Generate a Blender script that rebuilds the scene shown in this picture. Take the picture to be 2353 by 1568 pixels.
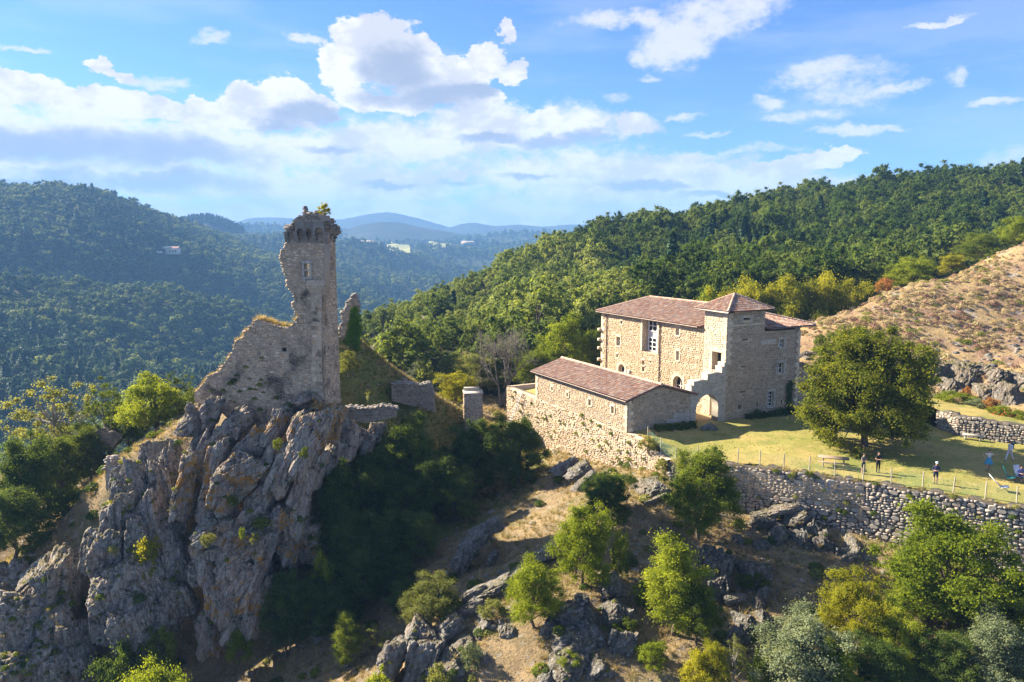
# Ruined hilltop keep and restored manor above a wooded valley, seen from the air.
# World frame: metres, camera at the origin, +Y away from it, Z up.
import bpy, bmesh, math, random
import numpy as np
from mathutils import Vector, Matrix, geometry as mgeo

scene = bpy.context.scene
for _o in list(bpy.data.objects):
    bpy.data.objects.remove(_o)
COL = scene.collection
RNG = np.random.default_rng(11)
random.seed(4)
R = math.radians

# ------------------------------------------------------------------ camera
F_PX = 1699.0                       # focal length for a picture 2353 wide
PITCH = R(8.0)
cam_d = bpy.data.cameras.new('camera'); cam_d.sensor_width = 36; cam_d.lens = 26.0
cam_d.clip_start = 0.5; cam_d.clip_end = 30000
cam = bpy.data.objects.new('camera', cam_d); COL.objects.link(cam)
cam.rotation_euler = (R(90) - PITCH, 0, 0)
scene.camera = cam

# ------------------------------------------------------------------ sun, sky, exposure
SUN_AZ, SUN_EL = R(-67), R(32)      # azimuth from +Y towards +X
sun_vec = Vector((math.sin(SUN_AZ)*math.cos(SUN_EL), math.cos(SUN_AZ)*math.cos(SUN_EL), math.sin(SUN_EL)))
sl = bpy.data.lights.new('sun', 'SUN'); sl.energy = 5.0; sl.angle = R(0.53); sl.color = (1.0, 0.86, 0.66)
sun = bpy.data.objects.new('sun', sl); COL.objects.link(sun)
sun.rotation_euler = sun_vec.to_track_quat('Z', 'Y').to_euler()
sun.location = (-60, 60, 60)

scene.view_settings.view_transform = 'Standard'
scene.view_settings.look = 'None'
scene.view_settings.exposure = 2.1
scene.view_settings.gamma = 1.0
scene.view_settings.use_curve_mapping = False
scene.cycles.max_bounces = 8
scene.cycles.diffuse_bounces = 3
scene.cycles.transmission_bounces = 5
scene.cycles.transparent_max_bounces = 6
scene.cycles.volume_bounces = 0
scene.cycles.use_denoising = True

SKY_STRENGTH = 0.056

class NT:
    """small helper to write node trees"""
    def __init__(s, tree):
        s.t = tree; s.n = tree.nodes; s.l = tree.links
    def node(s, kind, **kw):
        n = s.n.new(kind)
        for k, v in kw.items(): setattr(n, k, v)
        return n
    def put(s, inp, v):
        if isinstance(v, bpy.types.NodeSocket): s.l.new(v, inp)
        elif v is not None:
            if isinstance(v, (tuple, list)) and len(v) == 3 and inp.type == 'RGBA': v = (*v, 1)
            inp.default_value = v
    def math(s, op, a, b=None, c=None, clamp=False):
        n = s.node('ShaderNodeMath', operation=op, use_clamp=clamp)
        s.put(n.inputs[0], a); s.put(n.inputs[1], b)
        if c is not None: s.put(n.inputs[2], c)
        return n.outputs[0]
    def vmath(s, op, a, b=None, out=0):
        n = s.node('ShaderNodeVectorMath', operation=op)
        s.put(n.inputs[0], a); s.put(n.inputs[1], b)
        return n.outputs[out]
    def mix(s, f, a, b, mode='MIX'):
        n = s.node('ShaderNodeMix', data_type='RGBA', blend_type=mode)
        s.put(n.inputs[0], f); s.put(n.inputs[6], a); s.put(n.inputs[7], b)
        return n.outputs[2]
    def noise(s, vec, scale, detail=4, rough=.55, dist=0, out=0, typ='FBM'):
        n = s.node('ShaderNodeTexNoise'); n.noise_type = typ
        s.put(n.inputs['Vector'], vec); s.put(n.inputs['Scale'], scale)
        s.put(n.inputs['Detail'], detail); s.put(n.inputs['Roughness'], rough); s.put(n.inputs['Distortion'], dist)
        return n.outputs[out]
    def voro(s, vec, scale, feature='F1', out=0, rnd=1):
        n = s.node('ShaderNodeTexVoronoi', feature=feature)
        s.put(n.inputs['Vector'], vec); s.put(n.inputs['Scale'], scale); s.put(n.inputs['Randomness'], rnd)
        return n.outputs[out]
    def ramp(s, f, stops, interp='LINEAR'):
        n = s.node('ShaderNodeValToRGB'); s.put(n.inputs[0], f)
        cr = n.color_ramp; cr.interpolation = interp
        while len(cr.elements) < len(stops): cr.elements.new(.5)
        for e, (p, c) in zip(cr.elements, stops):
            e.position = p; e.color = (*c, 1) if len(c) == 3 else c
        return n.outputs[0]
    def smooth(s, v, a, b, lo=0., hi=1.):
        n = s.node('ShaderNodeMapRange', interpolation_type='SMOOTHSTEP')
        s.put(n.inputs[0], v); s.put(n.inputs[1], a); s.put(n.inputs[2], b); s.put(n.inputs[3], lo); s.put(n.inputs[4], hi)
        return n.outputs[0]
    def bump(s, h, strength=.5, dist=.1, normal=None):
        n = s.node('ShaderNodeBump'); s.put(n.inputs['Strength'], strength); s.put(n.inputs['Distance'], dist)
        s.put(n.inputs['Height'], h)
        if normal is not None: s.put(n.inputs['Normal'], normal)
        return n.outputs[0]

# ------------------------------------------------------------------ helpers: rays through the photograph's points
CP, SP = math.cos(PITCH), math.sin(PITCH)
def ray(u, v):
    a = (u-1176.5)/F_PX; b = (784-v)/F_PX
    return np.array([a, CP+b*SP, -SP+b*CP])
def at(u, v, y):
    r = ray(u, v); return r*(y/r[1])
def azel(u, v):
    r = ray(u, v); r /= np.linalg.norm(r)
    return math.atan2(r[0], r[1]), math.asin(r[2])

# ------------------------------------------------------------------ world: clear sky with cumulus
world = bpy.data.worlds.new('World'); scene.world = world; world.use_nodes = True
def build_world():
    w = NT(world.node_tree); w.n.clear()
    out = w.node('ShaderNodeOutputWorld'); bg = w.node('ShaderNodeBackground'); w.l.new(bg.outputs[0], out.inputs[0])
    sky = w.node('ShaderNodeTexSky', sky_type='NISHITA')
    sky.sun_disc = False; sky.sun_elevation = SUN_EL; sky.sun_rotation = SUN_AZ
    sky.altitude = 600; sky.air_density = 1.0; sky.dust_density = 0.35; sky.ozone_density = 2.6
    tc = w.node('ShaderNodeTexCoord'); d = tc.outputs['Generated']
    sep = w.node('ShaderNodeSeparateXYZ'); w.l.new(d, sep.inputs[0])
    az = w.math('ARCTAN2', sep.outputs[0], sep.outputs[1]); el = w.math('ARCSINE', sep.outputs[2])
    comb = w.node('ShaderNodeCombineXYZ'); w.put(comb.inputs[0], az); w.put(comb.inputs[1], el)
    ae = comb.outputs[0]
    st = w.vmath('MULTIPLY', d, (1, 1, 1.7))
    # swirl the coordinates so that cloud edges billow
    wob = w.noise(st, 10, 9, .66, out=1)
    wob = w.vmath('MULTIPLY', w.vmath('SUBTRACT', wob, (.5, .5, .5)), (.09, .06, 0))
    p = w.vmath('ADD', ae, wob)
    fb = w.noise(st, 7.5, 9, .62)
    fine = w.noise(st, 24, 10, .68)
    low = w.noise(w.vmath('MULTIPLY', d, (1, 1, 4.5)), 3.2, 7, .6)
    def field(blobs):
        acc = None
        for (u, v, rx, ry) in blobs:
            a, e = azel(u, v)
            q = w.vmath('MULTIPLY', w.vmath('SUBTRACT', p, (a, e, 0)), (F_PX/rx, F_PX/ry, 0))
            dd = w.vmath('DOT_PRODUCT', q, q, out=1)
            acc = dd if acc is None else w.math('SMOOTH_MIN', acc, dd, .35)
        return w.math('SUBTRACT', 1.0, acc)
    cum = field([(870, 125, 118, 95), (805, 165, 70, 75), (945, 150, 85, 75), (985, 195, 90, 50), (1065, 165, 75, 40),
                 (1120, 135, 55, 42), (1166, 72, 17, 34), (1185, 165, 32, 32), (905, 228, 120, 36), (1085, 222, 90, 26),
                 (640, 215, 62, 46), (555, 235, 60, 44), (705, 245, 85, 34), (620, 270, 110, 32),
                 (70, 215, 130, 38), (200, 232, 150, 34), (335, 245, 130, 34), (450, 265, 110, 34), (240, 155, 34, 17), (292, 178, 34, 10),
                 (1905, 362, 62, 32), (1955, 345, 48, 20), (1845, 375, 55, 24), (1785, 395, 70, 26), (1000, 298, 60, 22), (1130, 285, 75, 28), (1245, 268, 62, 26), (1330, 290, 66, 24), (1450, 285, 52, 18), (1060, 400, 62, 16), (1210, 378, 85, 20), (1490, 398, 95, 20), (1640, 425, 90, 18), (720, 325, 70, 20), (890, 405, 75, 16), (1380, 450, 120, 14), (640, 440, 90, 12)])
    band = field([(130, 310, 330, 75), (420, 335, 260, 62), (130, 400, 330, 42), (420, 420, 260, 36), (720, 345, 210, 62),
                  (930, 320, 200, 50), (1120, 300, 170, 58), (1310, 285, 120, 44), (1455, 290, 75, 26), (850, 420, 330, 52),
                  (1230, 400, 330, 62), (1560, 400, 220, 42), (1720, 420, 160, 36), (700, 500, 700, 38), (1400, 480, 500, 42), (1500, 440, 500, 50), (1900, 450, 300, 40)])
    thin = field([(u_, v_, 1.2*a_, 1.3*b_) for (u_, v_, a_, b_) in [(1400, 48, 130, 20), (1560, 88, 95, 48), (1655, 35, 130, 50), (1505, 125, 60, 26), (1455, 142, 30, 14),
                  (1890, 168, 130, 26), (1955, 212, 95, 26), (1850, 270, 70, 15), (1772, 232, 34, 16), (2190, 165, 32, 18),
                  (1640, 310, 55, 7), (1700, 350, 160, 10), (465, 88, 32, 12), (690, 88, 40, 9), (1410, 230, 40, 20),
                  (60, 125, 50, 7), (2320, 360, 50, 18), (370, 190, 60, 14), (1490, 180, 22, 10), (2050, 200, 70, 10), (2150, 60, 50, 6), (2280, 230, 60, 8), (1590, 265, 40, 10), (2000, 300, 110, 9)]])
    fbc = w.math('SUBTRACT', fb, .5); fic = w.math('SUBTRACT', fine, .5)
    grit = w.math('MULTIPLY', w.math('SUBTRACT', w.noise(st, 70, 8, .7), .5), .9)
    dc = w.math('ADD', w.math('ADD', cum, grit), w.math('ADD', w.math('MULTIPLY', fbc, 1.5), w.math('MULTIPLY', fic, 1.6)))
    a_c = w.smooth(dc, .22, .46)
    db = w.math('ADD', w.math('ADD', w.math('MULTIPLY', band, .8), grit), w.math('ADD', w.math('MULTIPLY', fbc, 2.4), w.math('MULTIPLY', fic, 1.7)))
    a_b = w.math('MULTIPLY', w.smooth(db, -.35, .55), .95)
    dt = w.math('ADD', w.math('ADD', w.math('MULTIPLY', thin, .8), grit), w.math('ADD', w.math('MULTIPLY', fbc, 2.2), w.math('MULTIPLY', fic, 1.6)))
    a_t = w.math('MULTIPLY', w.smooth(dt, .05, 1.0), .78)
    # scattered cloud, thickened over the unseen dome to brighten and warm the ambient light
    inside = w.math('MULTIPLY', w.smooth(sep.outputs[1], .55, .8), w.smooth(el, R(60), R(25)))
    wild = w.math('MULTIPLY', w.smooth(low, .46, .64), w.math('SUBTRACT', .85, w.math('MULTIPLY', inside, .7)))
    # shading: thick parts seen against the light turn lavender grey
    shade_f = field([(915, 165, 95, 62), (985, 215, 110, 36), (880, 215, 80, 32), (700, 262, 95, 26), (640, 285, 75, 20),
                     (110, 330, 320, 42), (400, 350, 230, 36), (330, 415, 260, 24), (90, 420, 160, 14), (1080, 205, 70, 20),
                     (1060, 418, 70, 12), (1480, 425, 100, 14), (760, 340, 70, 14), (1290, 318, 130, 16), (1130, 312, 80, 14), (1210, 402, 90, 12), (1640, 445, 90, 12), (890, 424, 80, 10)])
    sh = w.smooth(w.math('ADD', shade_f, w.math('MULTIPLY', fbc, 2.2)), -.15, .95)
    sh2 = w.smooth(w.noise(w.vmath('ADD', st, (.012, -.006, .016)), 11, 10, .66), .43, .60)
    white = w.mix(w.math('MULTIPLY', sh2, .75), (4.9, 4.75, 4.65), (3.0, 3.05, 3.45))
    shaded = w.mix(w.math('MULTIPLY', sh, .85), white, (1.75, 2.05, 2.75))
    base = w.mix(1.0, sky.outputs[0], (0.42, 0.58, 0.92), 'MULTIPLY')
    c = w.mix(wild, base, (4.7, 4.65, 4.75))
    c = w.mix(a_t, c, (4.6, 4.4, 4.6))
    c = w.mix(a_b, c, shaded)
    c = w.mix(a_c, c, shaded)
    w.l.new(c, bg.inputs[0]); bg.inputs[1].default_value = SKY_STRENGTH
build_world()
world.cycles.sampling_method = 'MANUAL'; world.cycles.sample_map_resolution = 256

# ------------------------------------------------------------------ helpers: noise in numpy
def _hash(ix, iy, iz, seed):
    h = (ix.astype(np.int64)*374761393 + iy.astype(np.int64)*668265263 + iz.astype(np.int64)*2147483647 + seed*974634777) & 0xffffffff
    h = ((h ^ (h >> 13))*1274126177) & 0xffffffff
    h = (h ^ (h >> 16)) & 0xffffffff
    return h/4294967295.0
def vnoise(p, seed=0):
    p = np.asarray(p, float); i = np.floor(p).astype(np.int64); f = p-i; f = f*f*f*(f*(f*6-15)+10)
    r = 0
    for dx in (0, 1):
        for dy in (0, 1):
            for dz in (0, 1):
                wgt = (f[:, 0] if dx else 1-f[:, 0])*(f[:, 1] if dy else 1-f[:, 1])*(f[:, 2] if dz else 1-f[:, 2])
                r = r + wgt*_hash(i[:, 0]+dx, i[:, 1]+dy, i[:, 2]+dz, seed)
    return r*2-1
def fbm(p, octv=4, seed=0, gain=.5, ridged=False):
    p = np.asarray(p, float)
    if p.shape[1] == 2: p = np.c_[p, np.zeros(len(p))]
    r = 0; a = 1; t = 0
    for o in range(octv):
        n = vnoise(p*(2**o)+o*17.3, seed+o)
        r = r + a*((1-2*np.abs(n)) if ridged else n); t += a; a *= gain
    return r/t

# ------------------------------------------------------------------ helpers: meshes, things, parts
class MB:
    def __init__(s): s.v = []; s.f = []; s.n = 0
    def add(s, verts, faces, mi=0):
        verts = np.asarray(verts, float).reshape(-1, 3); faces = np.asarray(faces, int)
        if len(faces) == 0: return
        s.v.append(verts); s.f.append((faces+s.n, mi)); s.n += len(verts)
    def box(s, o, ax, ay, az, mi=0):
        """box from corner o along three edge vectors"""
        o, ax, ay, az = [np.asarray(q, float) for q in (o, ax, ay, az)]
        v = [o, o+ax, o+ax+ay, o+ay, o+az, o+ax+az, o+ax+ay+az, o+ay+az]
        s.add(v, [(0, 3, 2, 1), (4, 5, 6, 7), (0, 1, 5, 4), (1, 2, 6, 5), (2, 3, 7, 6), (3, 0, 4, 7)], mi)
    def cbox(s, c, sx, sy, sz, rz=0, mi=0):
        ca, sa = math.cos(rz), math.sin(rz)
        ax = np.array([ca, sa, 0])*sx; ay = np.array([-sa, ca, 0])*sy; az = np.array([0, 0, 1])*sz
        s.box(np.asarray(c, float)-ax/2-ay/2-az/2, ax, ay, az, mi)
    def tube(s, pts, rad, sides=6, mi=0, cap=True):
        pts = np.asarray(pts, float); n = len(pts); rad = np.broadcast_to(np.asarray(rad, float), (n,))
        t = np.gradient(pts, axis=0); t /= np.linalg.norm(t, axis=1)[:, None]+1e-9
        ref = np.array([0.31, .95, .05]) if abs(t[0][1]) < .8 else np.array([1., .1, 0])
        e1 = np.cross(t, ref); e1 /= np.linalg.norm(e1, axis=1)[:, None]+1e-9; e2 = np.cross(t, e1)
        an = np.arange(sides)*2*math.pi/sides
        ring = (np.cos(an)[None, :, None]*e1[:, None]+np.sin(an)[None, :, None]*e2[:, None])*rad[:, None, None]+pts[:, None]
        k = np.arange(sides); fs = []
        for i in range(n-1):
            a = i*sides+k; b = i*sides+(k+1) % sides
            fs.append(np.c_[a, b, b+sides, a+sides])
        s.add(ring.reshape(-1, 3), np.concatenate(fs), mi)
        if cap:
            s.add(ring[0], [list(range(sides))[::-1]], mi); s.add(ring[-1], [list(range(sides))], mi)
    def mesh(s, name, mats, smooth=False, offset=None):
        me = bpy.data.meshes.new(name)
        V = np.concatenate(s.v) if s.v else np.zeros((0, 3))
        if offset is not None: V = V-np.asarray(offset)
        me.vertices.add(len(V)); me.vertices.foreach_set('co', V.astype(np.float32).ravel())
        loops = np.concatenate([f.ravel() for f, _ in s.f]); tot = np.concatenate([np.full(len(f), f.shape[1]) for f, _ in s.f])
        me.loops.add(len(loops)); me.loops.foreach_set('vertex_index', loops.astype(np.int32))
        me.polygons.add(len(tot)); me.polygons.foreach_set('loop_start', np.r_[0, np.cumsum(tot)[:-1]].astype(np.int32))
        me.polygons.foreach_set('material_index', np.concatenate([np.full(len(f), m) for f, m in s.f]).astype(np.int32))
        if smooth: me.polygons.foreach_set('use_smooth', np.ones(len(tot), bool))
        me.update(calc_edges=True); me.validate()
        for m in (mats if isinstance(mats, (list, tuple)) else [mats]): me.materials.append(m)
        return me

def wloc(o):
    v = Vector((0, 0, 0))
    while o is not None: v = v+o.location; o = o.parent
    return v
def obj(name, data, parent=None, loc=None):
    o = bpy.data.objects.new(name, data); COL.objects.link(o)
    if parent is not None: o.parent = parent
    if loc is not None: o.location = loc
    return o
def part(name, mb, mats, parent, smooth=False, kind=None):
    """mesh given in world coordinates, made a child of parent"""
    o = obj(name, mb.mesh(name, mats, smooth, offset=wloc(parent)), parent)
    if kind: o['kind'] = kind
    return o
def tag(o, label, cat, group=None, kind=None):
    if label: o['label'] = label
    if cat: o['category'] = cat
    if group: o['group'] = group
    if kind: o['kind'] = kind
    return o
def thing(name, label, cat, loc, group=None):
    o = obj(name, None, None, loc); o.empty_display_size = .3; o['kind'] = 'thing'
    return tag(o, label, cat, group)
def single(name, mb, mats, label, cat, loc, group=None, smooth=False, kind=None):
    o = obj(name, mb.mesh(name, mats, smooth, offset=loc), None, loc)
    return tag(o, label, cat, group, kind)
def structure(name, mb, mats, smooth=False):
    o = obj(name, mb.mesh(name, mats, smooth)); o['kind'] = 'structure'; return o

def pip(px, py, poly):
    px = np.asarray(px); py = np.asarray(py); ins = np.zeros(px.shape, bool); n = len(poly)
    for i in range(n):
        x0, y0 = poly[i]; x1, y1 = poly[(i+1) % n]
        if y0 == y1: continue
        c = ((y0 > py) != (y1 > py)) & (px < (x1-x0)*(py-y0)/(y1-y0)+x0)
        ins ^= c
    return ins
def slab(mb, poly, holes, to3, d0, d1, mi=0):
    """solid plate: plane polygon with holes, between two depths; to3(s, z, depth)"""
    loops = [poly]+list(holes)
    tris = mgeo.tessellate_polygon([[Vector((a, b, 0)) for a, b in lp] for lp in loops])
    flat = [q for lp in loops for q in lp]; m = len(flat)
    A = np.array([to3(a, b, d0) for a, b in flat]); Bk = np.array([to3(a, b, d1) for a, b in flat])
    t = np.array([tuple(x) for x in tris], int)
    mb.add(np.r_[A, Bk], np.r_[t, t[:, ::-1]+m], mi)
    k = 0; qs = []
    for lp in loops:
        n = len(lp)
        for i in range(n): qs.append((k+i, k+(i+1) % n, k+(i+1) % n+m, k+i+m))
        k += n
    mb.add(np.r_[A, Bk], np.array(qs), mi)
def rect(s0, s1, z0, z1): return [(s0, z0), (s1, z0), (s1, z1), (s0, z1)]
def archpoly(s0, s1, z0, z1, rise, n=10):
    """opening with a round head: spring at z1-rise, crown at z1"""
    c = (s0+s1)/2; w = (s1-s0)/2
    return [(s0, z0), (s1, z0)]+[(c+w*math.cos(t), z1-rise+rise*math.sin(t)) for t in np.linspace(0, math.pi, n+1)]

# thin-plate spline through scattered heights
class TPS:
    def __init__(s, pts, smooth=0.0):
        P = np.array(pts, float); s.x = P[:, :2]; s.sc = np.ptp(s.x, axis=0).max(); X = s.x/s.sc; n = len(X)
        d = np.linalg.norm(X[:, None]-X[None], axis=2); K = np.where(d > 0, d*d*np.log(d+1e-12), 0)+np.eye(n)*smooth
        Q = np.c_[np.ones(n), X]; M = np.block([[K, Q], [Q.T, np.zeros((3, 3))]])
        s.w = np.linalg.solve(M, np.r_[P[:, 2], np.zeros(3)])
    def __call__(s, x, y):
        x = np.asarray(x, float); sh = x.shape; q = np.c_[x.ravel(), np.asarray(y, float).ravel()]/s.sc; X = s.x/s.sc
        r = np.empty(len(q))
        for i in range(0, len(q), 20000):
            qq = q[i:i+20000]; d = np.linalg.norm(qq[:, None]-X[None], axis=2)
            r[i:i+20000] = (d*d*np.log(d+1e-12))@s.w[:-3]+s.w[-3]+qq@s.w[-2:]
        return r.reshape(sh)
def grid_sheet(mb, X, Y, Z, keep=None, mi=0):
    h, w = X.shape; idx = np.arange(h*w).reshape(h, w)
    f = np.stack([idx[:-1, :-1], idx[:-1, 1:], idx[1:, 1:], idx[1:, :-1]], -1).reshape(-1, 4)
    if keep is not None:
        k = keep.ravel(); f = f[k[f].all(axis=1)]
        used = np.unique(f); re = np.full(h*w, -1); re[used] = np.arange(len(used))
        mb.add(np.c_[X.ravel(), Y.ravel(), Z.ravel()][used], re[f], mi)
    else:
        mb.add(np.c_[X.ravel(), Y.ravel(), Z.ravel()], f, mi)
# ------------------------------------------------------------------ materials
def material(name):
    m = bpy.data.materials.new(name); m.use_nodes = True
    n = NT(m.node_tree); n.n.clear(); n.out = n.node('ShaderNodeOutputMaterial')
    n.geo = n.node('ShaderNodeNewGeometry'); n.pos = n.geo.outputs['Position']
    return m, n
def finish(n, col, rough=.9, normal=None, spec=.25, metal=0):
    b = n.node('ShaderNodeBsdfPrincipled'); n.put(b.inputs['Base Color'], col); n.put(b.inputs['Roughness'], rough)
    n.put(b.inputs['Specular IOR Level'], spec); n.put(b.inputs['Metallic'], metal)
    if normal is not None: n.l.new(normal, b.inputs['Normal'])
    n.l.new(b.outputs[0], n.out.inputs[0]); return b
def rnd(n):
    """one random number for each loose piece, whether it is an object or an island of a mesh"""
    oi = n.node('ShaderNodeObjectInfo')
    return n.math('FRACT', n.math('ADD', n.math('MULTIPLY', oi.outputs['Random'], 7.31), n.math('MULTIPLY', n.geo.outputs['Random Per Island'], 3.17)))
def plain(name, col, rough=.7, var=.12, scale=6, spec=.3, metal=0):
    m, n = material(name); k = n.noise(n.pos, scale, 5)
    c = n.mix(n.smooth(k, .3, .7), tuple(x*(1-var) for x in col), tuple(min(1, x*(1+var)) for x in col))
    finish(n, c, rough, n.bump(k, .15, .02), spec, metal); return m
def stone_mat(name, cols, stain=(.05, .05, .045), stain_lo=.56, stain_amt=.7, lichen=None, grain=9, bump=.6):
    m, n = material(name); r = rnd(n); k = len(cols)
    c = n.ramp(r, [(i/(k-1), q) for i, q in enumerate(cols)])
    g = n.noise(n.pos, grain, 6, .65)
    c = n.mix(1.0, c, n.ramp(g, [(.25, (.62, .60, .58)), (.75, (1.2, 1.2, 1.2))]), 'MULTIPLY')
    big = n.noise(n.pos, .42, 7, .68, .3)
    c = n.mix(n.smooth(big, stain_lo, stain_lo+.2, 0, stain_amt), c, stain)
    if lichen: c = n.mix(n.smooth(n.noise(n.pos, 2.6, 5, .6), .60, .70, 0, .7), c, lichen)
    finish(n, c, .93, n.bump(n.noise(n.pos, grain*2.2, 6, .7), bump, .03)); return m
def leaf_mat(name, lo, mid, hi, trans=.30, clump=.35, rare=None, obw=.45):
    m, n = material(name); r = rnd(n); oi = n.node('ShaderNodeObjectInfo')
    tc = n.node('ShaderNodeTexCoord')
    big = n.noise(n.pos, clump, 3, .6)
    f = n.math('ADD', n.math('MULTIPLY', r, .5), n.math('ADD', n.math('MULTIPLY', n.math('SUBTRACT', big, .5), 1.3), n.math('MULTIPLY', n.math('SUBTRACT', oi.outputs['Random'], .5-.225/obw), obw)))
    c = n.ramp(f, [(0, lo), (.5, mid), (1, hi)])
    if rare: c = n.mix(n.math('GREATER_THAN', n.math('FRACT', n.math('MULTIPLY', r, 37.7)), .93), c, rare)
    d = n.node('ShaderNodeBsdfPrincipled'); n.put(d.inputs['Base Color'], c); n.put(d.inputs['Roughness'], .62); n.put(d.inputs['Specular IOR Level'], .06)
    t = n.node('ShaderNodeBsdfTranslucent'); n.put(t.inputs[0], n.mix(1.0, c, (1.5, 1.35, .55), 'MULTIPLY'))
    mx = n.node('ShaderNodeMixShader'); mx.inputs[0].default_value = min(.62, trans*1.7)
    n.l.new(d.outputs[0], mx.inputs[1]); n.l.new(t.outputs[0], mx.inputs[2]); n.l.new(mx.outputs[0], n.out.inputs[0])
    return m
M = {}
OCHRE = [(.36, .265, .17), (.44, .335, .22), (.50, .40, .28), (.28, .21, .145), (.54, .455, .345), (.40, .29, .185), (.38, .33, .27), (.31, .28, .25)]
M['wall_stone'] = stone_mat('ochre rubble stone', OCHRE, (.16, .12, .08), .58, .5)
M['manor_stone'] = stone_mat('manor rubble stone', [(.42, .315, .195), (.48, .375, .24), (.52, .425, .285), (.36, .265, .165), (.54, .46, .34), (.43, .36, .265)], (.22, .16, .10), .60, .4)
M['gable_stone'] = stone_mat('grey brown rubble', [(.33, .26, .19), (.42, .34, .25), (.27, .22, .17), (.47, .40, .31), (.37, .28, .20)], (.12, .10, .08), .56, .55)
M['ashlar'] = stone_mat('dressed sandstone', [(.55, .46, .33), (.60, .51, .38), (.50, .41, .29), (.57, .49, .38)], (.25, .21, .16), .6, .4, grain=5, bump=.25)
M['grey_ashlar'] = stone_mat('grey dressed stone', [(.36, .34, .30), (.44, .41, .36), (.40, .37, .31), (.48, .45, .40)], (.16, .15, .14), .55, .55, grain=5, bump=.3)
M['old_ashlar'] = stone_mat('weathered dressed stone', [(.42, .34, .24), (.50, .41, .30), (.38, .31, .23), (.46, .39, .30)], (.12, .10, .08), .52, .6, grain=5, bump=.4)
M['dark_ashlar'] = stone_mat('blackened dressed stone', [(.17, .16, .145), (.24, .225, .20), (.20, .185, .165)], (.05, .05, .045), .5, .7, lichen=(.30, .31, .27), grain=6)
M['mortar'] = stone_mat('lime mortar', [(.44, .36, .26), (.48, .40, .29)], (.2, .16, .11), .58, .5, grain=14)
M['ruin_stone'] = stone_mat('weathered ruin stone', [(.45, .335, .22), (.57, .445, .305), (.33, .25, .17), (.64, .52, .375), (.48, .34, .215), (.54, .43, .315), (.26, .205, .15)], (.045, .04, .035), .47, .9, grain=8)
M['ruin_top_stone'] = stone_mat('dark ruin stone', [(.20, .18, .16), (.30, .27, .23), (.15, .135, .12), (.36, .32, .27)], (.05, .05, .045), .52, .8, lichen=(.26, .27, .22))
M['ruin_mortar'] = stone_mat('old mortar', [(.30, .25, .19), (.36, .30, .23)], (.05, .045, .04), .52, .8, grain=11, bump=.9)
M['terrace_stone'] = stone_mat('grey dry stone', [(.32, .295, .255), (.41, .375, .325), (.24, .22, .195), (.48, .435, .37), (.38, .30, .235), (.35, .345, .33)], (.10, .09, .078), .57, .5, lichen=(.46, .47, .42))
M['dark_joint'] = plain('earth between stones', (.085, .074, .06), .95, .4, 5)
M['tile'] = stone_mat('canal tile', [(.30, .16, .11), (.37, .21, .15), (.25, .15, .115), (.43, .29, .21), (.31, .23, .19), (.50, .39, .31), (.22, .14, .115), (.36, .30, .26)], (.17, .15, .135), .56, .45, grain=10, bump=.3)
M['tile_bed'] = plain('tile channel', (.16, .075, .05), .95, .3, 8)
M['ridge_tile'] = stone_mat('mortared ridge tile', [(.46, .30, .22), (.55, .42, .33), (.40, .25, .18)], (.2, .15, .12), .6, .3)
M['zinc'] = plain('dark zinc', (.13, .10, .085), .5, .15, 5, .5, .5)
M['white_frame'] = plain('white paint', (.74, .74, .72), .45, .05)
M['shutter'] = plain('grey white panel', (.62, .60, .56), .5, .06)
M['wood'] = plain('weathered wood', (.24, .18, .13), .8, .3, 9)
M['post'] = plain('pale wooden post', (.36, .33, .26), .8, .2, 9)
M['wire'] = plain('green wire', (.22, .34, .24), .6, .05)
M['steel'] = plain('aluminium', (.70, .71, .72), .35, .05, 6, .5, .6)
M['interior'] = plain('painted interior shade', (.03, .028, .025), .9, .2)  # near-black plates: the shade inside openings is put into their colour
M['plaster'] = plain('pale render', (.62, .57, .48), .9, .1)
def glass_mat():
    m, n = material('window glass'); b = finish(n, (.015, .017, .02), .06, None, .6); return m
M['glass'] = glass_mat()
M['bark'] = plain('bark', (.11, .085, .065), .95, .35, 7)
M['pale_bark'] = plain('pale bark', (.24, .22, .19), .95, .3, 7)

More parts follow.
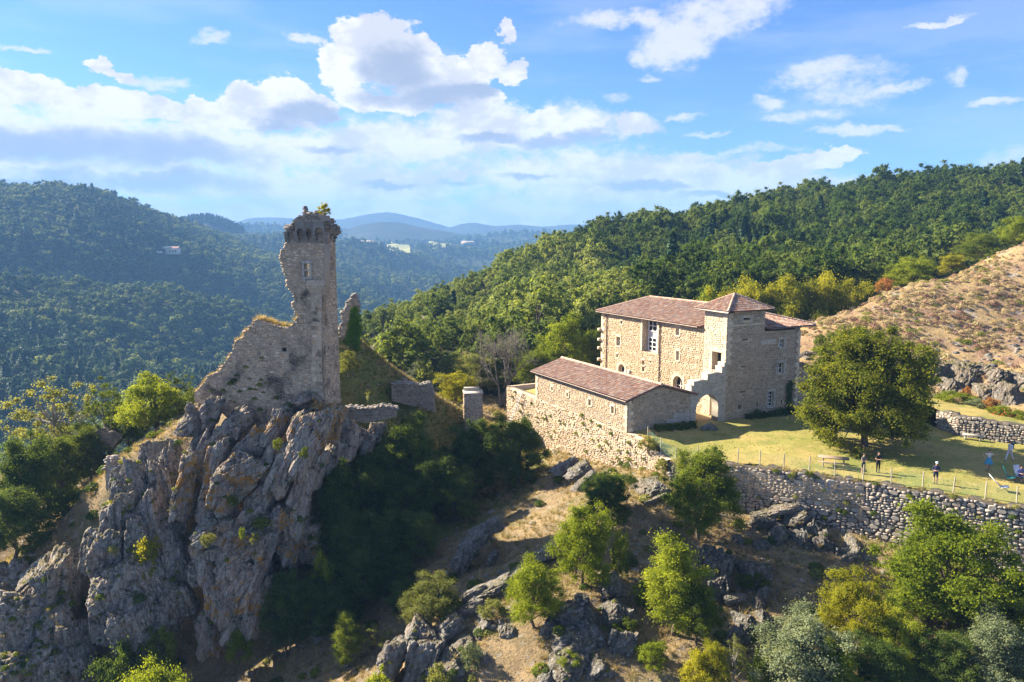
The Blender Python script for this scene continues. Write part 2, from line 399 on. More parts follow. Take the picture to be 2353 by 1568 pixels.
def rock_mat(name, tones, orange=.0, pale=.5, pink=.3, dark=.5, plant=.0):
    """bedded rock: grey and warm beds, pale and orange lichen, dark water stains, dry plants on ledges"""
    m, n = material(name)
    mp = n.node('ShaderNodeMapping'); mp.inputs['Rotation'].default_value = (R(12), R(-32), R(15)); mp.inputs['Scale'].default_value = (2.6, 1.2, .55)
    n.l.new(n.pos, mp.inputs[0]); sv = mp.outputs[0]
    a = n.noise(n.pos, .5, 8, .7, .5); s1 = n.noise(sv, 1.5, 9, .72, .7)
    f = n.math('ADD', n.math('MULTIPLY', a, .45), n.math('MULTIPLY', s1, .55))
    c = n.ramp(f, [(.38, tones[0]), (.47, tones[1]), (.55, tones[2]), (.64, tones[3])])
    c = n.mix(n.smooth(n.noise(sv, .33, 6, .68, .8), .54-.13*pink, .60-.05*pink, 0, .8*min(1, pink*1.6)), c, n.mix(n.smooth(s1, .4, .6), (.34, .235, .185), (.58, .46, .385)))
    sp = n.noise(n.pos, 3.4, 7, .74)
    c = n.mix(n.smooth(sp, .53, .575, 0, .9*pale), c, (.60, .61, .545))
    c = n.mix(n.smooth(n.noise(n.pos, 1.15, 9, .75), .55, .60, 0, min(1, dark*1.25)), c, (.05, .05, .047))
    if orange:
        om = n.math('MULTIPLY', n.smooth(n.noise(n.pos, .36, 5, .65, 1), .53, .58), n.smooth(n.noise(n.pos, 2.4, 7, .72), .44, .54))
        c = n.mix(n.math('MULTIPLY', om, orange), c, (.54, .29, .055))
    if plant:
        up = n.node('ShaderNodeSeparateXYZ'); n.l.new(n.geo.outputs['Normal'], up.inputs[0])
        g = n.math('MULTIPLY', n.smooth(up.outputs[2], .6, .85), n.smooth(n.noise(n.pos, .9, 6, .7), .43, .53))
        c = n.mix(n.math('MULTIPLY', g, plant), c, n.mix(n.smooth(sp, .45, .6), (.13, .13, .05), (.27, .21, .10)))
    crack = n.voro(sv, .9, 'DISTANCE_TO_EDGE'); ck = n.smooth(crack, 0, .09)
    h = n.math('ADD', n.noise(sv, 2.4, 10, .74, .5), n.math('ADD', n.math('MULTIPLY', ck, .16), n.math('MULTIPLY', n.noise(n.pos, 6, 8, .74), .45)))
    finish(n, c, .92, n.bump(h, 1.0, .6), .2); return m
GREY = [(.14, .128, .112), (.28, .26, .23), (.43, .405, .36), (.58, .55, .50)]
M['cliff'] = rock_mat('lichened cliff rock', [(.19, .17, .145), (.35, .32, .28), (.50, .465, .41), (.66, .62, .55)], 1., .7, .9, .6, .8)
M['rib'] = rock_mat('grey lichened rib rock', GREY, .2, .8, .4, .6, .8)
M['spur'] = rock_mat('pale spur rock', [(.13, .125, .12), (.24, .235, .22), (.34, .33, .31), (.46, .44, .41)], .12, .45, .35, .4, .6)
M['heath_rock'] = rock_mat('brown weathered rock', [(.09, .08, .07), (.17, .15, .125), (.25, .22, .185), (.36, .32, .27)], .1, .35, .3, .6, .9)
M['dark_rock'] = rock_mat('dark lichened rock', [(.07, .066, .06), (.15, .142, .13), (.25, .238, .215), (.38, .365, .335)], .1, .6, .15, .65, .5)

def ground_mat(name, layers, fine=3.0, bump=.6, bdist=.12, mound=None):
    """layers: (colour, noise scale, low, high, strength)"""
    m, n = material(name); c = layers[0]
    for (col, sc, lo, hi, amt) in layers[1:]:
        c = n.mix(n.smooth(n.noise(n.pos, sc, 7, .65), lo, hi, 0, amt), c, col)
    if mound:       # turf growing round one place
        q = n.vmath('DISTANCE', n.vmath('MULTIPLY', n.pos, (1, 1, 0)), (*mound[0], 0), out=1)
        q = n.math('ADD', q, n.math('MULTIPLY', n.math('SUBTRACT', n.noise(n.pos, .4, 5, .65), .5), 9))
        c = n.mix(n.smooth(q, mound[1]+2, mound[1]-2, 0, .9), c, n.mix(n.smooth(n.noise(n.pos, .8, 5), .42, .62), (.12, .15, .035), (.21, .20, .06)))
    g = n.noise(n.pos, fine*2.5, 7, .72)
    c = n.mix(1.0, c, n.ramp(g, [(.25, (.5, .5, .5)), (.75, (1.4, 1.4, 1.4))]), 'MULTIPLY')
    h = n.math('ADD', n.noise(n.pos, fine, 8, .7), n.math('MULTIPLY', g, .4))
    finish(n, c, .97, n.bump(h, bump, bdist), .15); return m
M['hillside'] = ground_mat('dry hillside', [(.24, .18, .10), ((.35, .26, .145), .35, .45, .6, .8), ((.15, .125, .065), .8, .5, .62, .7), ((.13, .15, .05), .22, .5, .62, .6), ((.34, .30, .25), 1.6, .55, .64, .75), ((.09, .085, .05), 3.1, .58, .66, .7)], 4, 1., .3, ((-8, 79), 12))
M['lawn'] = ground_mat('late summer lawn', [(.23, .22, .06), ((.36, .28, .10), .16, .42, .60, .85), ((.15, .18, .04), .30, .50, .62, .75), ((.42, .31, .13), .9, .55, .7, .5), ((.13, .14, .04), 2.5, .58, .68, .5), ((.40, .32, .18), .35, .66, .74, .6)], 7, .6, .07)
M['court'] = ground_mat('sandy courtyard', [(.36, .25, .13), ((.42, .31, .18), .5, .4, .6, .7)], 6, .4, .05)
M['heather'] = ground_mat('heather slope', [(.29, .205, .115), ((.38, .275, .13), .16, .44, .56, .85), ((.22, .135, .10), .33, .50, .60, .7), ((.33, .31, .28), .42, .56, .64, .75), ((.10, .09, .045), 1.3, .56, .66, .7), ((.30, .17, .15), 1.9, .58, .66, .5)], 3, 1.0, .3)
M['forest_floor'] = ground_mat('wooded ground', [(.035, .045, .018), ((.06, .07, .025), .05, .45, .6, .8)], .5, .8, .8)
M['valley_floor'] = ground_mat('far woodland', [(.030, .042, .018), ((.055, .070, .024), .010, .45, .6, .8), ((.022, .032, .016), .03, .5, .6, .8)], .06, 1., 6)
M['mountain'] = ground_mat('far mountain', [(.035, .045, .03), ((.06, .065, .035), .004, .5, .6, .7)], .02, 1., 15)
M['field'] = plain('far field', (.30, .30, .10), .95, .2, .05)
M['stubble'] = plain('far stubble field', (.40, .32, .22), .95, .2, .05)

M['dead_wood'] = plain('dead grey wood', (.14, .125, .11), .95, .3, 7)
M['leaf_green'] = leaf_mat('oak leaves', (.06, .092, .014), (.125, .172, .022), (.215, .25, .034))
M['leaf_bright'] = leaf_mat('bright green leaves', (.105, .155, .015), (.205, .265, .025), (.32, .36, .042), .38)
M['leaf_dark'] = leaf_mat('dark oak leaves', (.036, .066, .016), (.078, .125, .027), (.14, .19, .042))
M['leaf_yellow'] = leaf_mat('yellowing leaves', (.15, .17, .015), (.28, .29, .025), (.40, .38, .04), .34)
M['leaf_olive'] = leaf_mat('pale olive leaves', (.12, .145, .04), (.21, .23, .07), (.31, .32, .105), .30)
M['leaf_grey'] = leaf_mat('grey green leaves', (0.0975, 0.13, 0.0715), (0.182, 0.221, 0.1235), (0.286, 0.325, 0.195), .25)
M['leaf_walnut'] = leaf_mat('walnut leaves', (.07, .10, .014), (.17, .195, .024), (.36, .335, .04), .36, .55)
M['leaf_forest'] = leaf_mat('forest leaves', (.032, .062, .013), (.072, .118, .022), (.135, .178, .034), .26, .05, obw=.95)
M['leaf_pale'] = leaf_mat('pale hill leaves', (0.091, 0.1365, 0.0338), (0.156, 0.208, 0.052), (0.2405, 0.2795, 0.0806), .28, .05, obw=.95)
M['leaf_orange'] = leaf_mat('autumn leaves', (.20, .09, .03), (.33, .15, .045), (.40, .25, .07), .2)
M['leaf_far'] = leaf_mat('far woodland leaves', (.03, .058, .022), (.085, .13, .04), (.21, .25, .075), .2, .006, obw=.9)
M['leaf_needle'] = leaf_mat('pine needles', (0.018, 0.0468, 0.0234), (0.0396, 0.0792, 0.036), (0.0756, 0.1224, 0.0504), .12, .012, obw=.95)
M['grass_dry'] = leaf_mat('dry grass', (.27, .21, .11), (.37, .30, .165), (.46, .39, .23), .15)
M['grass_green'] = leaf_mat('green grass', (.09, .10, .03), (.15, .155, .04), (.22, .20, .06), .25)
M['heath'] = leaf_mat('heather sprigs', (.16, .10, .07), (.28, .175, .125), (.36, .25, .17), .12)
M['ivy'] = leaf_mat('ivy leaves', (.06, .13, .015), (.11, .21, .025), (.17, .27, .04), .3)
M['flower'] = leaf_mat('red flowers', (.35, .05, .02), (.5, .09, .03), (.5, .2, .05), .2)
# ------------------------------------------------------------------ terrain
TH = R(28)
BX = np.array([math.cos(TH), math.sin(TH)]); AX = np.array([-math.sin(TH), math.cos(TH)])
OX = np.array([11.10, 69.14])
def W(s, t, z=None):
    """manor frame: s along the long walls (away), t along the gables (to the right)"""
    p = OX+AX*s+BX*t
    return np.array([p[0], p[1], z]) if z is not None else p
def px(*l): return [tuple(at(*q)) for q in l]

H_T = TPS(px((2353, 1325, 51), (2050, 1262, 54.5), (1850, 1212, 57.5), (1700, 1182, 60), (1530, 1122, 61.5), (2700, 1400, 47),
             (1400, 1090, 69), (1300, 1056, 77), (1245, 1036, 82), (1180, 990, 90), (1120, 962, 95),
             (2353, 1600, 43), (2000, 1590, 43), (2700, 1600, 42), (1700, 1500, 46), (1600, 1350, 52), (1400, 1300, 55), (1200, 1250, 61),
             (1300, 1400, 50), (1450, 1480, 46.5), (1250, 1568, 45), (950, 1568, 47.5), (1080, 1420, 52), (1180, 1330, 55),
             (1000, 1250, 66), (900, 1350, 62), (850, 1450, 58), (700, 1540, 56), (1050, 1100, 80), (1080, 976, 87.5), (1000, 952, 86),
             (870, 936, 79), (850, 1015, 77), (900, 1045, 77), (850, 1105, 73.5), (790, 1010, 75), (780, 1155, 69), (940, 1005, 81), (850, 1210, 68.5), (800, 1310, 64.5), (770, 960, 72), (1000, 1010, 84), (1000, 1150, 74), (930, 1250, 66.5), (740, 1400, 61.5), (850, 880, 76), (900, 860, 84), (960, 900, 82), (760, 905, 69), (800, 845, 78),
             (600, 960, 68.5), (480, 1100, 66), (600, 1200, 65), (560, 1350, 63), (520, 1500, 60.5), (700, 1100, 70), (700, 1270, 66),
             (300, 1085, 68), (330, 1200, 66), (300, 1330, 63), (330, 1500, 59), (420, 1300, 66), (440, 1450, 62),
             (80, 1370, 62), (60, 1540, 56), (200, 1420, 63), (180, 1560, 58), (-200, 1500, 58), (-200, 1300, 70),
             (200, 1155, 76), (100, 1230, 76), (20, 1310, 75), (320, 1025, 75), (250, 1080, 74), (420, 960, 76),
             (100, 1060, 92), (300, 1040, 88), (450, 990, 90), (-150, 1200, 85))
          + [(-60, 104, -48), (-40, 112, -52), (-20, 118, -44), (-75, 80, -44), (-80, 45, -46), (25, 70, -22), (35, 72, -22), (20, 80, -21.5),
             (30, 60, -23), (45, 60, -23), (55, 55, -23.5), (30, 85, -21), (55, 85, -21), (55, 105, -21), (0, 126, -27), (12, 134, -27), (-15, 134, -42), (30, 132, -25), (52, 132, -24), (-40, 134, -58), (-90, 134, -60), (-95, 100, -50)]
          + px((1000, 850, 118), (1200, 875, 110), (1400, 865, 115), (850, 850, 128), (1300, 880, 104)), 1e-5)
def H(x, y):
    x = np.atleast_1d(np.asarray(x, float)); y = np.atleast_1d(np.asarray(y, float))
    q = np.c_[x.ravel(), y.ravel()]
    n = .45*fbm(q*.22, 4, 3)+.16*fbm(q*.9, 3, 8)
    return H_T(x, y)+n.reshape(x.shape)
gx, gy = np.meshgrid(np.arange(-95, 62, .42), np.arange(34, 134, .42))
mb = MB(); grid_sheet(mb, gx, gy, H(gx, gy)); structure('hillside', mb, M['hillside'], True)

# the walled platform: lawn and courtyard
FRONT = [(13.6, 62.3), (20.0, 60.3), (23.6, 58.4), (27.8, 56.5), (31.4, 54.1), (34.0, 52.4), (36.8, 50.8), (46.0, 45.6), (62.0, 37.0)]
P_T = TPS([tuple(W(0, 0, -18.55)), tuple(W(0, 8, -18.72)), tuple(W(0, 12, -18.85)), tuple(W(0, 18, -19.0)), tuple(W(0, 24, -19.1)),
           tuple(W(10, 10, -18.6)), tuple(W(22, 10, -18.6)), tuple(W(25, 0, -19.2)), tuple(W(26, 12, -18.9)), tuple(W(-5.5, .4, -19.35)), tuple(W(-2.5, .4, -18.75)),
           (20, 60.4, -19.15), (27.8, 56.7, -19.22), (36.6, 50.9, -19.3), (46, 46, -19.4), (62, 38, -19.5), (33, 55.5, -19.1), (31.6, 63.2, -18.95),
           (25.5, 64, -18.72), (40, 68, -18.95), (47, 66, -19.0), (62, 60, -19.2), (38, 76, -18.8), (34, 86, -18.6)], 1e-5)
def P(x, y):
    x = np.atleast_1d(np.asarray(x, float)); y = np.atleast_1d(np.asarray(y, float))
    return P_T(x, y)+(.07*fbm(np.c_[x.ravel(), y.ravel()]*.5, 3, 5)).reshape(x.shape)
plat = [(x+.15, y+.3) for x, y in FRONT]+[(64, 62), (56.5, 61.2), (47.3, 66.5), (42.7, 69.3), (42.2, 78), (38, 86), tuple(W(8, 26)), tuple(W(25, 25)), tuple(W(26, 12)), tuple(W(25.2, .35)), tuple(W(0, .35)), tuple(W(-5.8, .35))]
gx, gy = np.meshgrid(np.arange(0, 66, .3), np.arange(36, 106, .3))
court = [tuple(W(.3, 8.2)), tuple(W(.3, 12.6)), tuple(W(23, 12.6)), tuple(W(23, 8.2))]
kp = pip(gx, gy, plat)
mb = MB(); grid_sheet(mb, gx, gy, P(gx, gy), kp); structure('lawn', mb, M['lawn'], True)
gx, gy = np.meshgrid(np.arange(0, 40, .3), np.arange(60, 100, .3))
mb = MB(); grid_sheet(mb, gx, gy, P(gx, gy)+.012, pip(gx, gy, court)); structure('courtyard_ground', mb, M['court'], True)

# heather slope to the right of the manor
E_T = TPS(px((2353, 566, 122), (2700, 520, 125), (2100, 655, 112), (1990, 695, 108), (1870, 742, 100), (1900, 838, 88), (2000, 850, 87), (2100, 806, 91),
             (2200, 935, 77), (2353, 965, 71), (2700, 1020, 64), (2353, 855, 81), (2200, 846, 85), (2353, 705, 104), (2700, 705, 105), (1870, 810, 92),
             (1845, 855, 87), (2100, 905, 80), (2000, 910, 82), (2250, 780, 94), (2353, 615, 150), (2100, 710, 135), (1900, 780, 125), (1840, 790, 112), (2700, 600, 150))
          + [(30, 92, -18.5), (36, 84, -18.4), (44, 76, -18.0), (52, 66, -18.6)], 1e-5)
def E(x, y):
    x = np.atleast_1d(np.asarray(x, float)); y = np.atleast_1d(np.asarray(y, float)); q = np.c_[x.ravel(), y.ravel()]
    z = E_T(x, y); steep = np.clip((95-y)/14, 0, 1)*np.clip((y-74)/5, 0, 1)
    n = .35*fbm(q*.16, 4, 21)+.22*fbm(q*.7, 4, 23, ridged=True)+steep.ravel()*.55*fbm(q*.45, 4, 29, ridged=True)
    return z+n.reshape(x.shape)
gx, gy = np.meshgrid(np.arange(24, 135, .45), np.arange(58, 155, .45))
hp = [(33.5, 84), (40, 77.5), (44, 75.6), (49, 70.5), (57, 65), (75, 55), (133, 58), (133, 150), (60, 152), (30, 120), (28, 98)]
mb = MB(); grid_sheet(mb, gx, gy, E(gx, gy), pip(gx, gy, hp)); structure('heather_slope', mb, M['heather'], True)

# grass terrace held by the low wall at the right
TERR = [(42.0, 77.5), (42.3, 72), (42.9, 69.5), (47.2, 66.7), (56.5, 61.4), (70, 54)]
def T_z(x, y): return -17.05-.075*np.clip(np.asarray(x)-43, 0, 30)
tp = TERR+[(74, 60), (58, 69), (49.5, 74.5), (45, 80)]
gx, gy = np.meshgrid(np.arange(38, 76, .3), np.arange(52, 82, .3))
mb = MB(); grid_sheet(mb, gx, gy, T_z(gx, gy)+.06*fbm(np.c_[gx.ravel(), gy.ravel()]*.6, 3, 9).reshape(gx.shape), pip(gx, gy, tp)); structure('terrace_lawn', mb, M['lawn'], True)

# wooded hill behind
R_T = TPS(px((850, 860, 122), (950, 835, 135), (1050, 805, 150), (1200, 815, 125), (1400, 770, 130), (1600, 730, 130), (1800, 712, 128), (2000, 705, 135), (2353, 650, 160), (2700, 630, 160),
             (900, 785, 170), (1050, 752, 190), (1200, 712, 200), (1500, 665, 200), (1800, 615, 200), (2100, 575, 200), (2353, 555, 205), (2700, 520, 205),
             (850, 768, 195), (1000, 712, 245), (1180, 640, 290), (1330, 575, 300), (1500, 545, 300), (1700, 505, 300), (2000, 455, 300), (2353, 432, 290), (2700, 415, 280),
             (850, 850, 250), (1000, 790, 310), (1180, 690, 370), (1330, 620, 380), (1700, 545, 380), (2100, 500, 380), (2500, 480, 380), (3000, 430, 330), (3000, 520, 210))
          + [(-60, 150, -62), (-85, 220, -85), (-110, 300, -95), (-40, 130, -46), (20, 104, -24), (60, 108, -22)], 1e-5)
def RH(x, y):
    x = np.atleast_1d(np.asarray(x, float)); y = np.atleast_1d(np.asarray(y, float)); q = np.c_[x.ravel(), y.ravel()]
    return R_T(x, y)+(1.6*fbm(q*.03, 4, 31)).reshape(x.shape)
gx, gy = np.meshgrid(np.arange(-130, 420, 2.5), np.arange(98, 420, 2.5))
mb = MB(); grid_sheet(mb, gx, gy, RH(gx, gy)); structure('wooded_hill_ground', mb, M['forest_floor'], True)

# valley and hills beyond
V_T = TPS(px((0, 452, 1100), (150, 468, 1150), (320, 515, 1250), (450, 538, 1350), (560, 556, 1500), (-400, 430, 1100), (-900, 420, 1000),
             (0, 560, 850), (200, 600, 880), (400, 592, 1000), (600, 600, 1200), (900, 605, 1700), (1100, 592, 2200), (1350, 580, 2400), (1700, 560, 2400),
             (0, 655, 690), (200, 672, 700), (380, 695, 740), (560, 735, 780), (640, 780, 800), (0, 690, 790), (200, 708, 800), (380, 728, 840), (540, 762, 880), (-300, 660, 780), (-300, 625, 690), (0, 715, 620), (200, 760, 610), (400, 800, 640), (560, 820, 690),
             (700, 690, 1000), (850, 690, 1200), (1000, 645, 1700), (0, 870, 480), (200, 890, 480), (400, 880, 560), (700, 800, 760), (900, 760, 900),
             (0, 1000, 390), (300, 1010, 390), (600, 960, 430), (-400, 700, 600), (-400, 900, 430), (-900, 800, 450), (820, 560, 2600), (1000, 556, 2900), (600, 570, 2000), (720, 575, 1900))
          + [(-60, 260, -112), (-220, 250, -115), (60, 420, -112), (150, 600, -108), (300, 900, -105), (700, 1600, -70), (1200, 2400, -20), (-300, 130, -110)], 1e-6)
def V(x, y):
    x = np.atleast_1d(np.asarray(x, float)); y = np.atleast_1d(np.asarray(y, float)); q = np.c_[x.ravel(), y.ravel()]
    return V_T(x, y)+((9+.006*y.ravel())*fbm(q*.0065, 4, 41)+np.clip((y.ravel()-350)*.03, 0, 22)*fbm(q*.0026+9, 2, 47, ridged=True)).reshape(x.shape)
rr = np.geomspace(120, 3300, 190); aa = np.linspace(-1.15, .9, 220)
gr, ga = np.meshgrid(rr, aa, indexing='ij'); gx, gy = gr*np.tan(ga), gr
mb = MB(); grid_sheet(mb, gx, gy, V(gx, gy)); structure('valley_ground', mb, M['valley_floor'], True)

def ridge(name, prof, y0, wid, base, seed, rough=6):
    us = np.array([p_[0] for p_ in prof], float); vs = np.array([p_[1] for p_ in prof], float)
    uu = np.linspace(us[0], us[-1], 260); vv = np.interp(uu, us, vs); vv = np.convolve(np.pad(vv, 6, 'edge'), np.hanning(13)/np.hanning(13).sum(), 'valid')
    top = np.array([at(a_, b_, y0) for a_, b_ in zip(uu, vv)])
    tt = np.linspace(-1, 1, 60)[None, :]
    X = top[:, :1]*(1+tt*wid/y0); Y = np.broadcast_to(y0+tt*wid, X.shape)
    prof_t = (1-np.abs(tt))**.9
    Z = base+(top[:, 2:3]-base)*prof_t
    n = rough*fbm(np.c_[X.ravel()*.004, Y.ravel()*.004], 5, seed).reshape(X.shape)+rough*.35*fbm(np.c_[X.ravel()*.03, Y.ravel()*.03], 3, seed+5).reshape(X.shape)
    mb = MB(); grid_sheet(mb, X, Y, Z+n); return structure(name, mb, M['mountain'], True)
ridge('mountain', [(380, 540), (520, 517), (570, 500), (640, 498), (700, 505), (780, 503), (850, 490), (900, 487), (960, 500), (1040, 524), (1120, 545), (1300, 560)], 4600, 900, -60, 51, 9)
ridge('mountain', [(900, 545), (1000, 530), (1045, 520), (1080, 511), (1140, 519), (1190, 514), (1250, 522), (1300, 517), (1400, 515), (1600, 520), (1900, 530), (2400, 520)], 4300, 800, -60, 57, 8)
ridge('hill', [(690, 560), (780, 532), (830, 517), (880, 510), (930, 514), (990, 526), (1060, 538), (1150, 556)], 3000, 450, -60, 63, 6)
ridge('hill', [(300, 545), (400, 515), (440, 503), (480, 500), (520, 512), (560, 530), (640, 548), (720, 562)], 1900, 250, -60, 67, 5)
# ------------------------------------------------------------------ tree builders
def leaf_quads(c, nrm, size, rng):
    """rhombic leaf faces at c facing nrm"""
    k = len(c); r = rng.normal(size=(k, 3)); e1 = np.cross(nrm, r); e1 /= np.linalg.norm(e1, axis=1)[:, None]+1e-9; e2 = np.cross(nrm, e1)
    s = size*rng.uniform(.65, 1.35, k)[:, None]; e1 = e1*s; e2 = e2*s*.62
    v = np.stack([c-e1, c-e2*1.0+e1*.1, c+e1, c+e2+e1*.1], 1).reshape(-1, 3)
    return v, np.arange(4*k).reshape(k, 4)
def rand_dir(n, rng):
    d = rng.normal(size=(n, 3)); return d/np.linalg.norm(d, axis=1)[:, None]
def crown_clumps(rng, n, rad, cz, lump=.3, seed=0, inner=.28, asym=None):
    d = rand_dir(n, rng); d[:, 2] = np.where(d[:, 2] < -.82, -d[:, 2], d[:, 2])
    rr = rng.uniform(inner, 1, n)**.6
    lum = 1+lump*fbm(d*1.7+seed*3.1, 2, seed)*1.6
    return d*rr[:, None]*lum[:, None]*np.array(rad)+np.array([0, 0, cz])
def build_tree(seed, nleaf, leaf, Hh=8.0, rad=(3., 3., 3.2), cz=4.8, nclump=70, clump=(.55, 1.0), mats=None, sparse=False, limbs=9, trunk=.2, lump=.3, coh=.7, rn=.45):
    rng = np.random.default_rng(seed)
    C = crown_clumps(rng, nclump, rad, cz, lump, seed)
    cr = rng.uniform(*clump, nclump)
    w = cr**2; pick = rng.choice(nclump, nleaf, p=w/w.sum())
    d = rand_dir(nleaf, rng); d[:, 2] *= .75
    pos = C[pick]+d*(cr[pick]*np.minimum(np.abs(rng.normal(0, .62, nleaf)), 1.7))[:, None]
    pos[:, 2] = np.maximum(pos[:, 2], .25)
    nr = d*coh+rng.normal(size=(nleaf, 3))*rn+np.array([0, 0, .4]); nr /= np.linalg.norm(nr, axis=1)[:, None]
    lv, lf = leaf_quads(pos, nr, leaf, rng)
    crown = MB(); crown.add(lv, lf)
    tr = MB(); k = 7; zt = cz*1.05
    pth = np.c_[np.cumsum(rng.normal(0, .09, k)), np.cumsum(rng.normal(0, .09, k)), np.linspace(-.6, zt, k)]
    tr.tube(pth, np.linspace(trunk, trunk*.35, k), 7)
    order = np.argsort(-np.linalg.norm(C-[0, 0, cz], axis=1))[:limbs*3]
    for i in rng.permutation(order)[:limbs*2]:
        j = rng.integers(2, k-1); a = pth[j]; b = C[i]; m = (a+b)/2+rng.normal(0, .18, 3)+np.array([0, 0, .15])
        tr.tube([a, m, b], [trunk*.42, trunk*.26, trunk*.07], 5, cap=False)
    return crown, tr
def build_conifer(seed, nleaf, leaf, Hh=9., r=1.9):
    rng = np.random.default_rng(seed); t = rng.uniform(0, 1, nleaf)**.8
    z = Hh*(.12+.88*t); rad = r*(1-t)**.8*(.75+.35*np.sin(t*60+seed))*rng.uniform(.25, 1, nleaf)**.5+.08
    an = rng.uniform(0, 6.283, nleaf); lob = 1+.25*np.sin(an*5+t*9)
    pos = np.c_[np.cos(an)*rad*lob, np.sin(an)*rad*lob, z-rad*.25]
    nr = np.c_[np.cos(an)*.5, np.sin(an)*.5, np.ones(nleaf)]+rng.normal(size=(nleaf, 3))*.35; nr /= np.linalg.norm(nr, axis=1)[:, None]
    lv, lf = leaf_quads(pos, nr, leaf, rng); crown = MB(); crown.add(lv, lf)
    tr = MB(); tr.tube([(0, 0, -.5), (0, 0, Hh*.5)], [.16, .05], 5)
    return crown, tr
TREE_V = {}
def variant(kind, i):
    """unit meshes (crown without material slots fixed: slot 0 is set for each kind of leaf)"""
    return TREE_V[kind][i % len(TREE_V[kind])]
OAK = dict(Hh=8, rad=(2.9, 2.9, 3.6), cz=4.3)
SPEC = {'oak': [dict(seed=s, nleaf=72000, leaf=.07, nclump=190, clump=(.35, .85), lump=.36, **OAK) for s in (1, 2, 3, 4, 5)],
        'tall': [dict(seed=s, nleaf=52000, leaf=.07, rad=(2.1, 2.1, 3.7), cz=4.2, nclump=130, clump=(.34, .8), lump=.38) for s in (11, 12)],
        'sparse': [dict(seed=s, nleaf=17000, leaf=.07, rad=(2.7, 2.7, 3.3), cz=4.8, nclump=75, clump=(.25, .6), lump=.5, limbs=16) for s in (21, 22)],
        'shrub': [dict(seed=s, nleaf=12000, leaf=.06, rad=(1.5, 1.5, 1.25), cz=1.35, nclump=45, clump=(.25, .5), trunk=.08, limbs=6) for s in (31, 32, 33)]}
for kd, lst in SPEC.items(): TREE_V[kd] = [build_tree(**q) for q in lst]
TREE_H = {'oak': 7.9, 'tall': 8.0, 'sparse': 8.1, 'shrub': 2.6}
TREE_W = {'oak': 6.6, 'tall': 4.9, 'sparse': 6.2, 'shrub': 3.4}
_tm = {}
def tree_meshes(kind, i):
    key = (kind, i % len(TREE_V[kind]))
    if key not in _tm:
        c, t = TREE_V[kind][key[1]]
        _tm[key] = (c.mesh('crown', M['leaf_green']), t.mesh('trunk', M['bark'], True))
    return _tm[key]
def own_mat(o, mat):
    o.material_slots[0].link = 'OBJECT'; o.material_slots[0].material = mat; return o
def plant_tree(kind, i, leafm, x, y, z, height, width, label, cat='tree', group=None, rot=None, name=None, bark='bark', lean=0):
    c, t = tree_meshes(kind, i)
    th = thing(name or ('shrub' if kind == 'shrub' else 'tree'), label, cat, (x, y, z), group)
    th.scale = (width/TREE_W[kind], width/TREE_W[kind], height/TREE_H[kind])
    th.rotation_euler = (0, lean, RNG.uniform(0, 6.28) if rot is None else rot)
    own_mat(obj('crown', c, th), M[leafm]); own_mat(obj('trunk', t, th), M[bark])
    return th
def tree_px(kind, i, leafm, u, vt, wpx, y, label, ground=H, cat='tree', group=None, sink=0, **kw):
    """tree whose top shows at (u, vt) when it stands at distance y on the ground"""
    p = at(u, vt, y); z = float(ground(p[0], y)[0])-sink
    hh = max(p[2]-z, 1.2)
    return plant_tree(kind, i, leafm, p[0], y, z, hh, wpx*y/F_PX*1.02, label, cat, group, **kw)

# ------------------------------------------------------------------ rocks
def ico(sub):
    b = bmesh.new(); bmesh.ops.create_icosphere(b, subdivisions=sub, radius=1)
    v = np.array([q.co[:] for q in b.verts]); f = np.array([[q.index for q in fc.verts] for fc in b.faces]); b.free(); return v, f
IV, IF = ico(6)
SHEAR = np.array([[1, 0, .25], [0, 1, .1], [-.35, .1, 1]])
def cells(q, seed):
    """random value of the nearest Voronoi cell and distance to its border"""
    i = np.floor(q).astype(np.int64); d1 = np.full(len(q), 9.); d2 = np.full(len(q), 9.); rv = np.zeros(len(q))
    for dx in (-1, 0, 1):
        for dy in (-1, 0, 1):
            for dz in (-1, 0, 1):
                a, b, c = i[:, 0]+dx, i[:, 1]+dy, i[:, 2]+dz
                px_ = np.stack([a+_hash(a, b, c, seed+1), b+_hash(a, b, c, seed+2), c+_hash(a, b, c, seed+3)], 1)
                d = np.linalg.norm(q-px_, axis=1); near = d < d1
                d2 = np.where(near, d1, np.minimum(d2, d)); rv = np.where(near, _hash(a, b, c, seed+4), rv); d1 = np.where(near, d, d1)
    return rv, d2-d1
